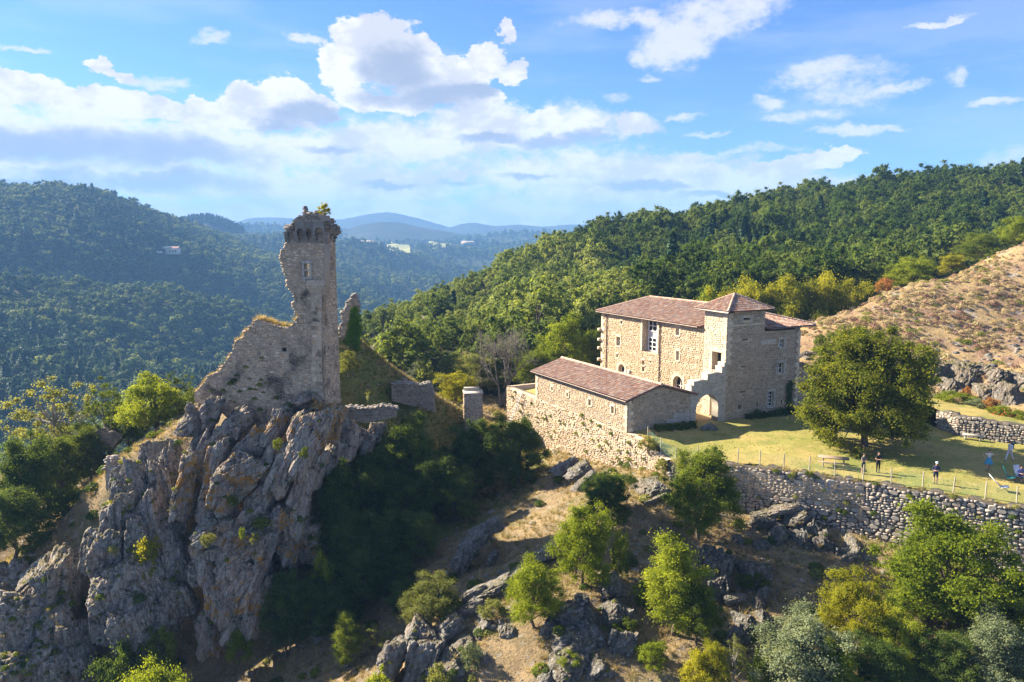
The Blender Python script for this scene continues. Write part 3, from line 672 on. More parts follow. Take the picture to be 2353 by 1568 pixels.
def rock_unit(seed, planes=7, sharp=44, amp=.10):
    """angular slab: a skewed box with corners knocked off, split by fissures along its length"""
    rng = np.random.default_rng(seed)
    ax = np.array([[1, 0, 0], [-1, 0, 0], [0, 1, 0], [0, -1, 0], [0, 0, 1], [0, 0, -1]], float)
    ax = ax+rng.normal(0, .22, ax.shape); ax /= np.linalg.norm(ax, axis=1)[:, None]
    ex = rand_dir(planes, rng)
    nrm = np.r_[ax, ex]; h = np.r_[rng.uniform(.66, .82, 6), rng.uniform(.72, .98, planes)]
    d = IV@nrm.T; q = np.where(d > .04, h/np.maximum(d, .04), 9)
    r = -np.log(np.exp(-sharp*q).sum(1)+math.exp(-sharp*1.25))/sharp
    P_ = IV*r[:, None]
    n = amp*.5*fbm(P_*1.4+seed, 2, seed, .5)
    for (sc, am, ck) in ((np.array([1.9, 1.7, .75]), .20, .07), (np.array([4.2, 3.6, 1.7]), .11, .045), (np.array([9., 8., 4.5]), .05, .02)):
        q = P_@SHEAR*sc+seed*5.3; q = q+.35*np.c_[vnoise(q*1.1, seed), vnoise(q*1.1+7, seed+1), vnoise(q*1.1+13, seed+2)]
        rv, e = cells(q, seed); n = n+am*(rv-.5)-ck*np.exp(-(e/.06)**2)
    n = n+.02*fbm(P_*14, 3, seed+4, .6, True)
    return P_*(1+n)[:, None]
ROCKS = [rock_unit(100+i, 5+i % 5) for i in range(10)]
_rm = {}
def rock_mesh(i, mat):
    key = i % 10
    if key not in _rm:
        b = MB(); b.add(ROCKS[key], IF); _rm[key] = b.mesh('rock_slab', M[mat], False)
    return _rm[key]
def rock(parent, i, mat, c, hl, hw, tilt, hd=None, back=.25, name='rock_slab', yaw=None):
    """slab centred at c: half length hl along an axis tilted in the picture plane, half width hw, half depth hd"""
    o = own_mat(obj(name, rock_mesh(i, 'rib'), parent), M[mat])
    hd = hd or max(hw*1.5, hl*.5)
    t = R(tilt); L = Vector((math.sin(t), back*math.cos(t), math.cos(t))).normalized()
    Wd = Vector((math.cos(t), 0, -math.sin(t))); Dp = L.cross(Wd).normalized(); Wd = Dp.cross(L).normalized()
    a = R(RNG.uniform(-20, 20) if yaw is None else yaw); Wd, Dp = Wd*math.cos(a)+Dp*math.sin(a), Dp*math.cos(a)-Wd*math.sin(a)
    m = Matrix((Wd*hw, Dp*hd, L*hl)).transposed().to_4x4(); m.translation = Vector(c)-wloc(parent)
    o.matrix_local = m; return o
def outcrop(name, label, lst, conv, mat, ybase, gap=.6, over=1.12):
    """lst: (x, y, half length, half width, tilt, distance) in crop pixels; conv turns them into picture coordinates"""
    x0, y0, k = conv
    pts = [at(x0+k*q[0], y0+k*q[1], q[5]) for q in lst]
    base = np.mean(pts, axis=0); base[2] = min(p_[2] for p_ in pts)-2
    th = thing(name, label, 'rock', tuple(base))
    for j, (q, p_) in enumerate(zip(lst, pts)):
        m = k*q[5]/F_PX*over
        hw = q[3]*m
        c = p_+np.array([0, max(hw*1.5, q[2]*m*.5)*gap, -.25*hw])
        mt_ = mat if len(q) < 7 else q[6]; hl = q[2]*m
        rock(th, int(RNG.integers(0, 10)), mt_, c, hl, hw, q[4])
        # smaller slabs split off along its face
        tl = R(q[4]); L = np.array([math.sin(tl), .25*math.cos(tl), math.cos(tl)]); Wv = np.array([math.cos(tl), 0, -math.sin(tl)])
        for _ in range(2 if hl > 1.6 else 1):
            a_, b_ = RNG.uniform(-.75, .75), RNG.uniform(-.75, .75)
            c2 = c+L*hl*a_+Wv*hw*b_-np.array([0, max(hw*1.5, hl*.5)*RNG.uniform(.35, .6), 0])*(1-.4*abs(a_))
            rock(th, int(RNG.integers(0, 10)), mt_, c2, hl*RNG.uniform(.28, .5), hw*RNG.uniform(.35, .6), q[4]+RNG.uniform(-14, 14))
    return th
Z4 = (0, 804, .4871); Z5 = (574, 919, .4139); Z6 = (1321, 976, .4385)
outcrop('rock_cliff', 'tall grey cliff with orange lichen carrying the ruined keep', [
    (1430, 420, 190, 92, 26, 62), (1330, 560, 170, 60, 24, 61.5), (1400, 700, 190, 62, 12, 62), (1460, 560, 120, 60, 15, 63.5), (1250, 640, 120, 60, 20, 62.5), (1100, 600, 160, 95, 36, 60.5),
    (1040, 690, 120, 60, 30, 60), (1000, 560, 150, 42, 14, 61), (930, 520, 130, 60, 18, 62), (880, 600, 220, 46, 8, 61.5), (900, 340, 78, 62, 20, 63.5), (975, 290, 80, 48, 24, 63.8),
    (1075, 375, 100, 52, 24, 63), (1030, 440, 110, 46, 22, 62.5), (1150, 480, 110, 60, 30, 62.5), (1290, 370, 100, 44, 24, 63.3), (1255, 520, 90, 32, 12, 62), (1200, 420, 90, 40, 30, 63.2), (1490, 300, 70, 60, 30, 64.5), (1560, 330, 90, 60, 20, 66), (1590, 480, 120, 70, 10, 67),
    (1440, 225, 55, 30, 75, 64.5), (1000, 850, 92, 84, 30, 59.5), (950, 980, 130, 66, -10, 59), (1060, 930, 110, 90, 10, 59.3), (1150, 960, 150, 100, 28, 59), (1230, 930, 90, 60, 20, 60), (1110, 1130, 160, 110, 22, 58), (1010, 1200, 170, 66, -14, 57.6),
    (1170, 1220, 140, 70, 16, 58.2), (1350, 900, 120, 62, 8, 62), (1290, 820, 100, 70, 20, 61.5), (1380, 800, 90, 60, 20, 62.5), (960, 760, 110, 60, 10, 60.5), (1190, 800, 110, 90, 25, 61), (1090, 1300, 90, 80, 10, 57.6), (960, 1330, 110, 50, -8, 58), (840, 760, 140, 50, 4, 62.5), (1230, 700, 90, 60, 25, 61.5), (1450, 900, 110, 60, 10, 63.5)],
    Z4, 'cliff', 60)
outcrop('rock_rib', 'steep grey lichened rib of rock left of the cliff gully', [
    (470, 1000, 150, 84, 0, 58.5), (420, 940, 110, 70, 8, 59.5), (510, 910, 70, 55, 10, 58.5), (560, 1150, 190, 115, -18, 57), (650, 1260, 150, 95, -24, 56.3), (480, 1230, 170, 85, -10, 56.5),
    (700, 830, 210, 72, -20, 60.5), (640, 640, 130, 46, -24, 62.5), (590, 720, 130, 60, -14, 61.5), (760, 690, 190, 56, -14, 63.5), (800, 560, 120, 60, -16, 65.5), (720, 520, 90, 60, -40, 66.5), (810, 1000, 150, 56, -18, 60), (810, 1190, 110, 76, -12, 58.5),
    (540, 800, 130, 80, -5, 60.3), (620, 960, 160, 80, -18, 58.8), (700, 1080, 140, 70, -22, 58), (590, 1330, 130, 80, -20, 55.5), (700, 1390, 90, 60, -20, 55.8), (760, 880, 160, 60, -16, 61), (560, 620, 80, 40, -40, 64)],
    Z4, 'rib', 58)
outcrop('rock_rib', 'broad dark grey rock face in the lower left corner', [
    (190, 1190, 190, 105, -6, 57.5), (70, 1340, 220, 135, -4, 55.5), (240, 1390, 190, 85, -8, 55.5), (345, 1400, 150, 62, -18, 56), (130, 1130, 110, 90, 40, 59), (60, 1540, 160, 130, 0, 53.5), (230, 1560, 150, 100, -10, 54), (360, 1540, 120, 60, -16, 55), (-60, 1400, 220, 130, 0, 56), (-100, 1250, 180, 120, 20, 59)],
    Z4, 'rib', 56)
outcrop('rock_spur', 'pale sunlit rock spur at the bottom below the olive tree', [
    (780, 1450, 130, 82, 30, 47.5), (925, 1320, 90, 74, 40, 49.5), (960, 1470, 150, 105, 25, 47.5), (1110, 1280, 90, 66, 55, 50), (1330, 1080, 180, 44, 66, 53.5), (1240, 1180, 120, 50, 62, 52), (1420, 1340, 100, 54, 10, 48.8), (1300, 1290, 90, 60, 50, 49.8),
    (1180, 1400, 90, 60, 45, 48.3), (1100, 1530, 110, 80, 40, 46.3), (1640, 870, 100, 28, 64, 56.5), (1520, 950, 110, 26, 62, 55.5), (1240, 1080, 90, 30, 60, 53.6), (1300, 1470, 70, 50, 30, 47.3)],
    Z5, 'spur', 48)
outcrop('rock_outcrop', 'blackish lichened rocks behind the bright leaning tree on the slope', [
    (1800, 1220, 130, 95, 62, 48.3), (1680, 1290, 70, 60, 40, 48), (1860, 1400, 150, 140, 55, 46), (1760, 1520, 140, 100, 40, 44.5), (2040, 1210, 90, 80, 40, 48), (2020, 1060, 80, 60, 60, 50), (2060, 1380, 120, 90, 30, 46), (1930, 1540, 120, 90, 60, 44.3)],
    Z5, 'dark_rock', 47)
outcrop('rock_outcrop', 'grey outcrop in the shade of the upper slope', [
    (1230, 810, 150, 42, 48, 60), (1190, 900, 80, 40, 30, 59.5), (1330, 720, 90, 34, 60, 61.5), (1350, 880, 50, 24, 20, 59), (1300, 760, 70, 40, 50, 60.8)], Z5, 'dark_rock', 60)
outcrop('rock_outcrop', 'jumbled rocks at the foot of the long terrace wall', [
    (1130, 446, 105, 30, 82, 57.5, 'spur'), (1175, 500, 85, 40, 60, 56.8), (1085, 590, 70, 54, 40, 55.8), (1200, 610, 80, 70, -20, 55.5), (1330, 650, 95, 62, -34, 54.8), (1480, 690, 85, 62, 60, 53.8, 'spur'), (1000, 500, 80, 40, 80, 57.5),
    (1260, 560, 60, 50, -20, 56), (1400, 690, 60, 50, 20, 54.3), (980, 640, 70, 40, 70, 55.5), (860, 620, 50, 40, 60, 56)], Z6, 'dark_rock', 56)
outcrop('rock_outcrop', 'two dark boulders below the wall beside the yellow green tree', [
    (955, 800, 78, 72, 20, 51.5), (985, 830, 60, 50, -20, 51.3), (765, 770, 115, 74, 10, 52), (720, 700, 60, 60, 30, 53), (770, 870, 80, 60, 0, 50.5), (840, 920, 62, 22, 82, 49.8, 'spur')], Z6, 'dark_rock', 51)
outcrop('rock_outcrop', 'shaded rocks low on the slope above the grey green bush', [
    (980, 950, 90, 42, 20, 49.5), (900, 1080, 95, 60, 20, 47.5), (1000, 1060, 80, 50, 0, 48), (850, 1150, 80, 60, 30, 46.5), (1060, 900, 60, 30, 60, 50.5)], Z6, 'dark_rock', 48)
outcrop('rock_outcrop', 'rock shelf under the ruined corner of the terrace wall', [
    (400, 345, 85, 46, 76, 61.5), (450, 360, 60, 50, 40, 60.5), (350, 330, 60, 30, 80, 63), (420, 400, 70, 40, 60, 60), (20, 250, 90, 30, 60, 69), (60, 300, 80, 30, 50, 67), (-40, 220, 80, 30, 62, 71)], Z6, 'spur', 61)
outcrop('rock_outcrop', 'boulders on the shaded bank below the broken tower wall', [
    (600, 200, 50, 62, 10, 70), (690, 170, 60, 46, 30, 73), (480, 130, 70, 60, 20, 68), (520, 230, 80, 50, 10, 67.5), (640, 250, 60, 40, 20, 70)], Z5, 'rib', 70)

# scrub and dry grass lodged on the ledges of the rocks
def ledge_points(boxes, n, seed, nz=.3):
    rng = np.random.default_rng(seed); bpy.context.view_layer.update(); dg = bpy.context.evaluated_depsgraph_get(); pts = []
    for (u0, u1, v0, v1) in boxes:
        for _ in range(n):
            r = Vector(ray(rng.uniform(u0, u1), rng.uniform(v0, v1))).normalized()
            ok, loc, nor, _, ob, _ = scene.ray_cast(dg, (0, 0, 0), r)
            if ok and ob.name.startswith('rock_slab') and nor.z > nz: pts.append(loc[:])
    return np.array(pts)
LEDGE = ledge_points([(400, 780, 930, 1500), (160, 420, 1060, 1560), (0, 180, 1310, 1568)], 420, 5)
LEDGE2 = ledge_points([(880, 1500, 1280, 1568), (1500, 1950, 1150, 1450)], 420, 6)
# ------------------------------------------------------------------ masonry
def stone_unit(seed):
    rng = np.random.default_rng(seed)
    c = .5; k = rng.uniform(.12, .26, 8)
    ring = np.array([(-c+k[0], -c), (c-k[1], -c), (c, -c+k[2]), (c, c-k[3]), (c-k[4], c), (-c+k[5], c), (-c, c-k[6]), (-c, -c+k[7])])
    ring += rng.normal(0, .035, ring.shape)
    ins = rng.uniform(.70, .84); fr = ring*ins+rng.normal(0, .03, 2)
    dep = 1+rng.normal(0, .10, 8)
    v = np.r_[np.c_[ring[:, 0], np.full(8, -.6), ring[:, 1]], np.c_[fr[:, 0], dep, fr[:, 1]]]
    q = np.array([(i, (i+1) % 8, (i+1) % 8+8, i+8) for i in range(8)])
    return v, q, np.array([list(range(8, 16))])
STONES = [stone_unit(i) for i in range(12)]
def block_unit(b=.04):
    o = .5; i = .5-b
    v = np.array([(-o, -.6, -o), (o, -.6, -o), (o, -.6, o), (-o, -.6, o), (-o, .8, -o), (o, .8, -o), (o, .8, o), (-o, .8, o), (-i, 1, -i), (i, 1, -i), (i, 1, i), (-i, 1, i)])
    q = np.array([(0, 1, 5, 4), (1, 2, 6, 5), (2, 3, 7, 6), (3, 0, 4, 7), (4, 5, 9, 8), (5, 6, 10, 9), (6, 7, 11, 10), (7, 4, 8, 11)])
    return v, q, np.array([(8, 9, 10, 11)])
BLOCK = block_unit()
_sm = {}
def stone_mesh(i, mat, block=False):
    key = ('b' if block else i % 12, mat)
    if key not in _sm:
        v, q, o8 = BLOCK if block else STONES[key[0]]
        b = MB(); b.add(v, q); b.add(v, o8); me = b.mesh('stone', M[mat])
        _sm[key] = me
    return _sm[key]
def put_stone(parent, name, me, c, ex, nn, ez, w, d, h):
    o = obj(name, me, parent)
    m = Matrix((Vector(ex)*w, Vector(nn)*d, Vector(ez)*h)).transposed().to_4x4(); m.translation = Vector(c)-wloc(parent)
    o.matrix_local = m; return o
def frame_at(to3, a, z):
    c = np.asarray(to3(a, z, 0)); ex = np.asarray(to3(a+.05, z, 0))-np.asarray(to3(a-.05, z, 0)); ex /= np.linalg.norm(ex)
    nn = np.asarray(to3(a, z, -1.))-c; nn /= np.linalg.norm(nn); return c, ex, nn
def lay_stones(parent, to3, outline, holes, mat, ch=(.18, .34), ar=(.8, 2.2), proud=(.03, .07), indiv=300, seed=0, gap=.025, wob=.05, split=.18, name='stone', skip=None, top_over=0.):
    rng = np.random.default_rng(seed+77)
    A = np.array(outline); a0, z0 = A.min(0); a1, z1 = A.max(0)
    S = []; z = z0-rng.uniform(0, .2)
    while z < z1:
        h = rng.uniform(*ch); a = a0-rng.uniform(0, .5)
        while a < a1:
            hh = h*rng.uniform(.92, 1.05); w = h*rng.uniform(*ar)
            if rng.uniform() < split and h > (ch[0]+ch[1])*.45:
                w = h*rng.uniform(.6, 1.2); k = rng.uniform(.42, .58)
                S.append((a+w/2, z+h*k/2, w, h*k)); S.append((a+w/2, z+h*k+h*(1-k)/2, w, h*(1-k)))
            else: S.append((a+w/2, z+h/2, w, hh))
            a += w
        z += h
    S = np.array(S); S[:, 1] += wob*np.sin(S[:, 0]*1.7+seed)+wob*.6*np.sin(S[:, 0]*4.1+seed*2.)
    ok = pip(S[:, 0], S[:, 1]-S[:, 3]*.15*0, outline)
    for dx in (-.34, .34):
        for dz in (-.34, .34 if top_over == 0 else .1):
            ok &= pip(S[:, 0]+dx*S[:, 2], S[:, 1]+dz*S[:, 3], outline)
    for hl in holes:
        for dx in (-.5, -.25, 0, .25, .5):
            for dz in (-.5, -.25, 0, .25, .5):
                ok &= ~pip(S[:, 0]+dx*S[:, 2], S[:, 1]+dz*S[:, 3], hl)
    if skip is not None: ok &= ~skip(S)
    S = S[ok]
    if len(S) == 0: return
    order = np.argsort(-S[:, 2]*S[:, 3]); big = set(order[:indiv].tolist())
    rest = MB(); E_Z = np.array([0, 0, 1.])
    for j, (a, zc, w, h) in enumerate(S):
        c, ex, nn = frame_at(to3, a, zc); d = rng.uniform(*proud); tw = rng.normal(0, .035)
        e1 = ex*math.cos(tw)+E_Z*math.sin(tw); e3 = E_Z*math.cos(tw)-ex*math.sin(tw)
        i = int(rng.integers(0, 12)); ww, hh = w-gap, h-gap
        if j in big: put_stone(parent, name, stone_mesh(i, mat), c, e1, nn, e3, ww, d, hh)
        else:
            v, q, o8 = STONES[i]; P_ = c+v[:, :1]*e1*ww+v[:, 1:2]*nn*d+v[:, 2:]*e3*hh
            rest.add(P_, q); rest.f.append((o8+rest.n-len(v), 0))
    if rest.n: part(name+'s', rest, M[mat], parent, kind='stuff')
def wall(parent, to3, outline, holes=(), thick=.7, mat='wall_stone', core='mortar', part_name='wall', **kw):
    mb = MB(); slab(mb, outline, holes, to3, 0, thick); w_ = part(part_name, mb, M[core], parent)
    lay_stones(w_, to3, outline, holes, mat, **kw); return w_
def block(parent, name, mat, to3, a0, a1, z0, z1, proud=.09):
    c, ex, nn = frame_at(to3, (a0+a1)/2, (z0+z1)/2)
    return put_stone(parent, name, stone_mesh(0, mat, True), c, ex, nn, (0, 0, 1), a1-a0-.015, proud, z1-z0-.015)
def quoins(parent, mat, to3, edge, sgn, z0, z1, h=.42, long=.62, short=.36, other=None):
    """alternating corner blocks; other: (to3, edge, sgn) of the face round the corner"""
    z = z0; k = 0
    while z < z1-.1:
        hh = min(h*random.uniform(.85, 1.15), z1-z); a, b = (long, short) if k % 2 else (short, long)
        block(parent, 'quoin', mat, to3, *(sorted((edge, edge+sgn*a))), z, z+hh, .085)
        if other: block(parent, 'quoin', mat, other[0], *(sorted((other[1], other[1]+other[2]*b))), z, z+hh, .085)
        z += hh; k += 1
def window(parent, to3, s0, s1, z0, z1, depth=.28, cols=2, rows=2, fr=.07, bar=.045, mat='white_frame', arch=False, surround='ashlar', sill=True, jamb=.22, lintel=.26, name='window'):
    poly = archpoly(s0, s1, z0, z1, min((s1-s0)/2, (z1-z0)*.5)) if arch else rect(s0, s1, z0, z1)
    ip = archpoly(s0+fr, s1-fr, z0+fr, z1-fr, min((s1-s0)/2-fr, (z1-z0)*.5-fr)) if arch else rect(s0+fr, s1-fr, z0+fr, z1-fr)
    mb = MB(); slab(mb, poly, [ip], to3, depth, depth+.07)
    for i in range(1, cols):
        a = s0+(s1-s0)*i/cols; slab(mb, rect(a-bar/2, a+bar/2, z0+fr*.5, z1-fr*.5), [], to3, depth-.004, depth+.06)
    for i in range(1, rows):
        b = z0+(z1-z0)*i/rows; slab(mb, rect(s0+fr*.5, s1-fr*.5, b-bar/2, b+bar/2), [], to3, depth-.008, depth+.056)
    w_ = part(name, mb, M[mat], parent)
    g = MB(); slab(g, [(a*.998+.002*(s0+s1)/2, b) for a, b in ip], [], to3, depth+.03, depth+.045); part('pane', g, M['glass'], w_)
    if surround:
        z = z0
        while z < z1-.05:
            hh = min(.38, z1-z)
            block(w_, 'jamb', surround, to3, s0-jamb*random.uniform(.8, 1.25), s0-.005, z, z+hh); block(w_, 'jamb', surround, to3, s1+.005, s1+jamb*random.uniform(.8, 1.25), z, z+hh); z += hh
        if not arch: block(w_, 'lintel', surround, to3, s0-jamb, s1+jamb, z1, z1+lintel, .095)
        if sill: block(w_, 'sill', surround, to3, s0-jamb*.7, s1+jamb*.7, z0-.16, z0, .13)
    return w_
def hole_of(s0, s1, z0, z1, arch=False): return archpoly(s0, s1, z0, z1, min((s1-s0)/2, (z1-z0)*.5)) if arch else rect(s0, s1, z0, z1)

# ------------------------------------------------------------------ roofs
def roof_plane(tiles, bed, p0, p1, poly, up, mi=0, col=.235, row=.36, seed=0):
    """p0, p1: ends of the eave; up: unit vector up the slope; poly: outline in (along, up) metres"""
    rng = np.random.default_rng(seed+5)
    p0 = np.asarray(p0, float); e = np.asarray(p1, float)-p0; L = np.linalg.norm(e); e /= L; up = np.asarray(up, float); up /= np.linalg.norm(up)
    n = np.cross(e, up); n /= np.linalg.norm(n)
    if n[2] < 0: n = -n
    to3 = lambda a, b, d: p0+e*a+up*b-n*d
    slab(bed, poly, [], to3, 0, .14)
    A = np.array(poly); a0, b0 = A.min(0); a1, b1 = A.max(0)
    ga, gb = np.meshgrid(np.arange(a0+col*.5, a1, col), np.arange(b0-.05, b1, row)); ga = ga.ravel(); gb = gb.ravel()
    ok = pip(ga, gb+row*.6, poly); ga, gb = ga[ok], gb[ok]; k = len(ga)
    ga = ga+rng.normal(0, .008, k); gb = gb+rng.normal(0, .012, k)
    th = np.linspace(0, math.pi, 6)
    lo = np.c_[np.cos(th)*.112, np.sin(th)*.095+.015]; hi = np.c_[np.cos(th)*.088, np.sin(th)*.07]
    ra = rng.normal(0, .006, k)
    rows = []
    for sec, bb in ((lo, 0.), (hi, row+.07)):
        rows.append(p0+(ga[:, None]+sec[None, :, 0]+ra[:, None]*bb)[..., None]*e+(gb+bb)[:, None, None]*up+(sec[None, :, 1])[..., None]*n)
    v = np.concatenate(rows, 1)   # k, 12, 3
    f = np.array([(i, i+1, i+7, i+6) for i in range(5)])
    tiles.add(v.reshape(-1, 3), (np.arange(k)[:, None, None]*12+f[None]).reshape(-1, 4), mi)
    return to3
def ridge_tiles(mb, a, b, r=.15, seg=.42, mi=0):
    a = np.asarray(a, float); b = np.asarray(b, float); L = np.linalg.norm(b-a); k = max(1, int(L/seg)); d = (b-a)/L
    for i in range(k):
        p = a+d*(L*i/k-.02); q = a+d*(L*(i+1)/k+.03); mb.tube([p, q], [r*random.uniform(.97, 1.08), r*.9], 8, mi)
# ------------------------------------------------------------------ the manor house
def tpl(t0): return lambda a, z, d: W(a, t0+d, z)          # faces looking left, a = s
def spl(s0): return lambda a, z, d: W(s0+d, a, z)          # faces looking at the camera's right, a = t
def tpl_b(t0): return lambda a, z, d: W(a, t0-d, z)
def spl_b(s0): return lambda a, z, d: W(s0-d, a, z)
manor = thing('manor_house', 'large restored stone manor with red tiled hip roof and corner stair tower', 'building', tuple(W(10, 17, -18.8)))
FT = 12.5; fac = tpl(FT)
wins = [(18.05, 18.38, -10.67, -10.27, 0), (18.38, 19.13, -13.48, -12.33, 0), (18.85, 19.19, -14.99, -14.53, 0), (17.27, 18.59, -18.75, -15.69, 1), (13.54, 14.0, -15.15, -14.57, 0),
        (13.51, 13.97, -15.92, -15.34, 0), (12.24, 12.5, -14.69, -14.41, 0), (7.45, 8.02, -10.85, -9.9, 0), (7.33, 7.83, -13.65, -12.62, 0), (6.62, 8.21, -18.75, -15.45, 1)]
big = (11.25, 13.97, -13.48, -9.62)
stair_door = (.69, 2.03, -13.78, -11.86)
arch_in = (1.3, 2.1, -18.75, -16.6)
holes = [hole_of(*q[:4], q[4]) for q in wins]+[rect(*big), rect(*stair_door), rect(*arch_in)]
fo = [(3.4, -19.1), (22.5, -19.1), (22.5, -9.55), (3.4, -9.55)]
in_f = lambda hs, a0, a1: [h for h in hs if a0 < h[0][0] < a1]
w_ = wall(manor, fac, fo, in_f(holes, 3.4, 22.5), .75, 'manor_stone', 'mortar', 'wall', ch=(.13, .27), ar=(.8, 2.2), seed=1, indiv=300, split=.3)
w_['label'] = 'long sunlit facade of golden rubble stone'
tl = [(0.02, -19.2), (3.4, -19.1), (3.4, -7.5), (0.02, -7.5)]
w_ = wall(manor, tpl(FT-.12), tl, in_f(holes, 0, 3.4), .75, 'ashlar', 'mortar', 'tower_wall', ch=(.17, .28), ar=(.9, 2.4), seed=2, indiv=60, proud=(.02, .045))
w_['label'] = 'sunlit side of the stair tower with its upper doorway'
# big recessed window
mb = MB(); slab(mb, rect(big[0], big[1], big[2], big[3]), [], fac, .74, .78); bw = part('window_bay', mb, M['shutter'], manor)
for (z0, z1, rws) in ((-13.40, -11.75, 3), (-11.05, -9.70, 2)):
    window(bw, fac, big[0]+.15, big[1]-.35, z0, z1, .60, 3, rws, .1, .09, surround=None, sill=False)
z = big[2]
while z < big[3]-.1:
    hh = min(.4, big[3]-z); block(bw, 'jamb', 'ashlar', fac, big[0]-.3, big[0]-.005, z, z+hh); block(bw, 'jamb', 'ashlar', fac, big[1]+.005, big[1]+.34, z, z+hh); z += hh
mb = MB(); mb.box(W(big[1]+.002, FT+.01, big[2]), np.r_[AX*.03, 0], np.r_[BX*.72, 0], (0, 0, big[3]-big[2])); mb.box(W(big[0]-.032, FT+.01, big[2]), np.r_[AX*.03, 0], np.r_[BX*.72, 0], (0, 0, big[3]-big[2])); part('reveal', mb, M['plaster'], bw)
for q in wins:
    small = (q[1]-q[0]) < .5
    if q[4]:
        d_ = window(manor, fac, *q[:4], .38, 2, 3, .09, .07, arch=True, sill=False, jamb=.32, name='door')
        n_ = 9; c_ = (q[0]+q[1])/2; rr_ = (q[1]-q[0])/2
        for i in range(n_):
            t0_ = math.pi*(i+.5)/n_; c3, ex, nn = frame_at(fac, c_+math.cos(t0_)*(rr_+.17), q[3]-rr_+math.sin(t0_)*(rr_+.17))
            tv = -ex*math.sin(t0_)+np.array([0, 0, math.cos(t0_)]); rv = ex*math.cos(t0_)+np.array([0, 0, math.sin(t0_)])
            put_stone(d_, 'voussoir', stone_mesh(0, 'ashlar', True), c3, tv, nn, rv, (rr_+.17)*math.pi/n_-.015, .095, .32)
    elif small and q[0] != 7.33: 
        mb = MB(); slab(mb, rect(q[0], q[1], q[2], q[3]), [], fac, .45, .5); v_ = part('vent', mb, M['interior'], manor)
        block(v_, 'lintel', 'ashlar', fac, q[0]-.15, q[1]+.15, q[3], q[3]+.2); block(v_, 'sill', 'ashlar', fac, q[0]-.15, q[1]+.15, q[2]-.18, q[2])
    else: window(manor, fac, *q[:4], .22, 1, 2, .08)
mb = MB(); slab(mb, rect(*stair_door), [], tpl(FT), .7, .75); d_ = part('doorway', mb, M['interior'], manor)
for a_, b_ in ((stair_door[0]-.3, stair_door[0]-.005), (stair_door[1]+.005, stair_door[1]+.3)):
    z = stair_door[2]
    while z < stair_door[3]-.05: hh = min(.42, stair_door[3]-z); block(d_, 'jamb', 'ashlar', tpl(FT-.12), a_, b_, z, z+hh, .08); z += hh
block(d_, 'lintel', 'ashlar', tpl(FT-.12), stair_door[0]-.35, stair_door[1]+.35, stair_door[3], stair_door[3]+.32, .09)
window(manor, tpl(FT-.12), *arch_in, .3, 1, 1, .1, name='door', sill=False)
# face towards the lawn
gab = spl(0.0)
gwin = [(19.91, 20.53, -11.72, -10.87, 2, 2), (19.74, 20.68, -14.6, -13.42, 2, 2), (18.54, 19.40, -18.12, -16.45, 2, 4)]
slits = [(16.91, 17.14, -17.98, -17.33), (20.59, 20.8, -18.18, -17.57), (14.3, 14.82, -17.9, -17.46), (14.4, 15.23, -10.64, -10.49), (14.43, 15.01, -13.46, -13.31), (14.46, 15.31, -16.18, -16.0), (14.45, 15.4, -8.5, -8.28)]
go = [(FT-.1, -19.5), (23.2, -19.6), (23.0, -9.95), (17.6, -9.85), (17.6, -7.5), (FT-.1, -7.5)]
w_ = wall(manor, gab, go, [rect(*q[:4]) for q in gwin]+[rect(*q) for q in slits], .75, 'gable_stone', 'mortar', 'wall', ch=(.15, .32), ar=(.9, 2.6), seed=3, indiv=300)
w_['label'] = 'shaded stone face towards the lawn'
for q in gwin: window(manor, gab, *q[:4], .2, q[4], q[5], .075, .05, surround='grey_ashlar', jamb=.26)
for q in slits:
    mb = MB(); slab(mb, rect(*q), [], gab, .4, .45); part('slit', mb, M['interior'], manor)
block(manor, 'panel', 'grey_ashlar', gab, 14.15, 14.44, -8.75, -8.05); block(manor, 'panel', 'grey_ashlar', gab, 15.41, 15.75, -8.75, -8.05)
block(manor, 'panel', 'ashlar', gab, 14.44, 15.41, -8.27, -8.02); block(manor, 'panel', 'ashlar', gab, 14.44, 15.41, -8.8, -8.52)
for i in range(11): block(manor, 'string_course', 'ashlar', gab, 12.5+i*.46, 12.96+i*.46, -9.1, -8.9, .1)
block(manor, 'lintel', 'grey_ashlar', gab, 17.1, 19.3, -11.3, -10.75, .075)
quoins(manor, 'ashlar', tpl(FT-.12), .03, 1, -13.0, -7.55, other=(gab, FT-.1, 1))
quoins(manor, 'ashlar', gab, 23.05, -1, -19.2, -10.0)
quoins(manor, 'ashlar', fac, 22.5, -1, -18.7, -9.6, .46, .75, .45)
# remaining outer walls
mb = MB(); slab(mb, [(0, -19.6), (22.5, -19.6), (22.5, -9.6), (0, -9.6)], [], tpl_b(23.0), 0, .7); part('wall', mb, M['mortar'], manor)
mb = MB(); slab(mb, [(FT, -19.6), (23.0, -19.6), (23.0, -9.6), (FT, -9.6)], [], spl_b(22.5), .003, .7); part('wall', mb, M['mortar'], manor)
mb = MB(); slab(mb, [(FT-.1, -10.2), (17.6, -10.2), (17.6, -7.5), (FT-.1, -7.5)], [], spl_b(3.42), 0, .5); slab(mb, [(0.1, -10.2), (3.4, -10.2), (3.4, -7.5), (0.1, -7.5)], [], tpl_b(17.6), 0, .5); part('tower_wall', mb, M['mortar'], manor)
lay_stones(manor, tpl_b(17.6), [(0.1, -10.2), (3.4, -10.2), (3.4, -7.5), (0.1, -7.5)], [], 'gable_stone', seed=9, indiv=20)
for (i, zc) in ((0, -12.0), (1, -13.3), (2, -14.4), (3, -15.9)): mb = MB(); mb.box(W(22.45, 12.1, zc), np.r_[AX*.35, 0], np.r_[BX*.5, 0], (0, 0, .35)); part('corbel', mb, M['ashlar'], manor)
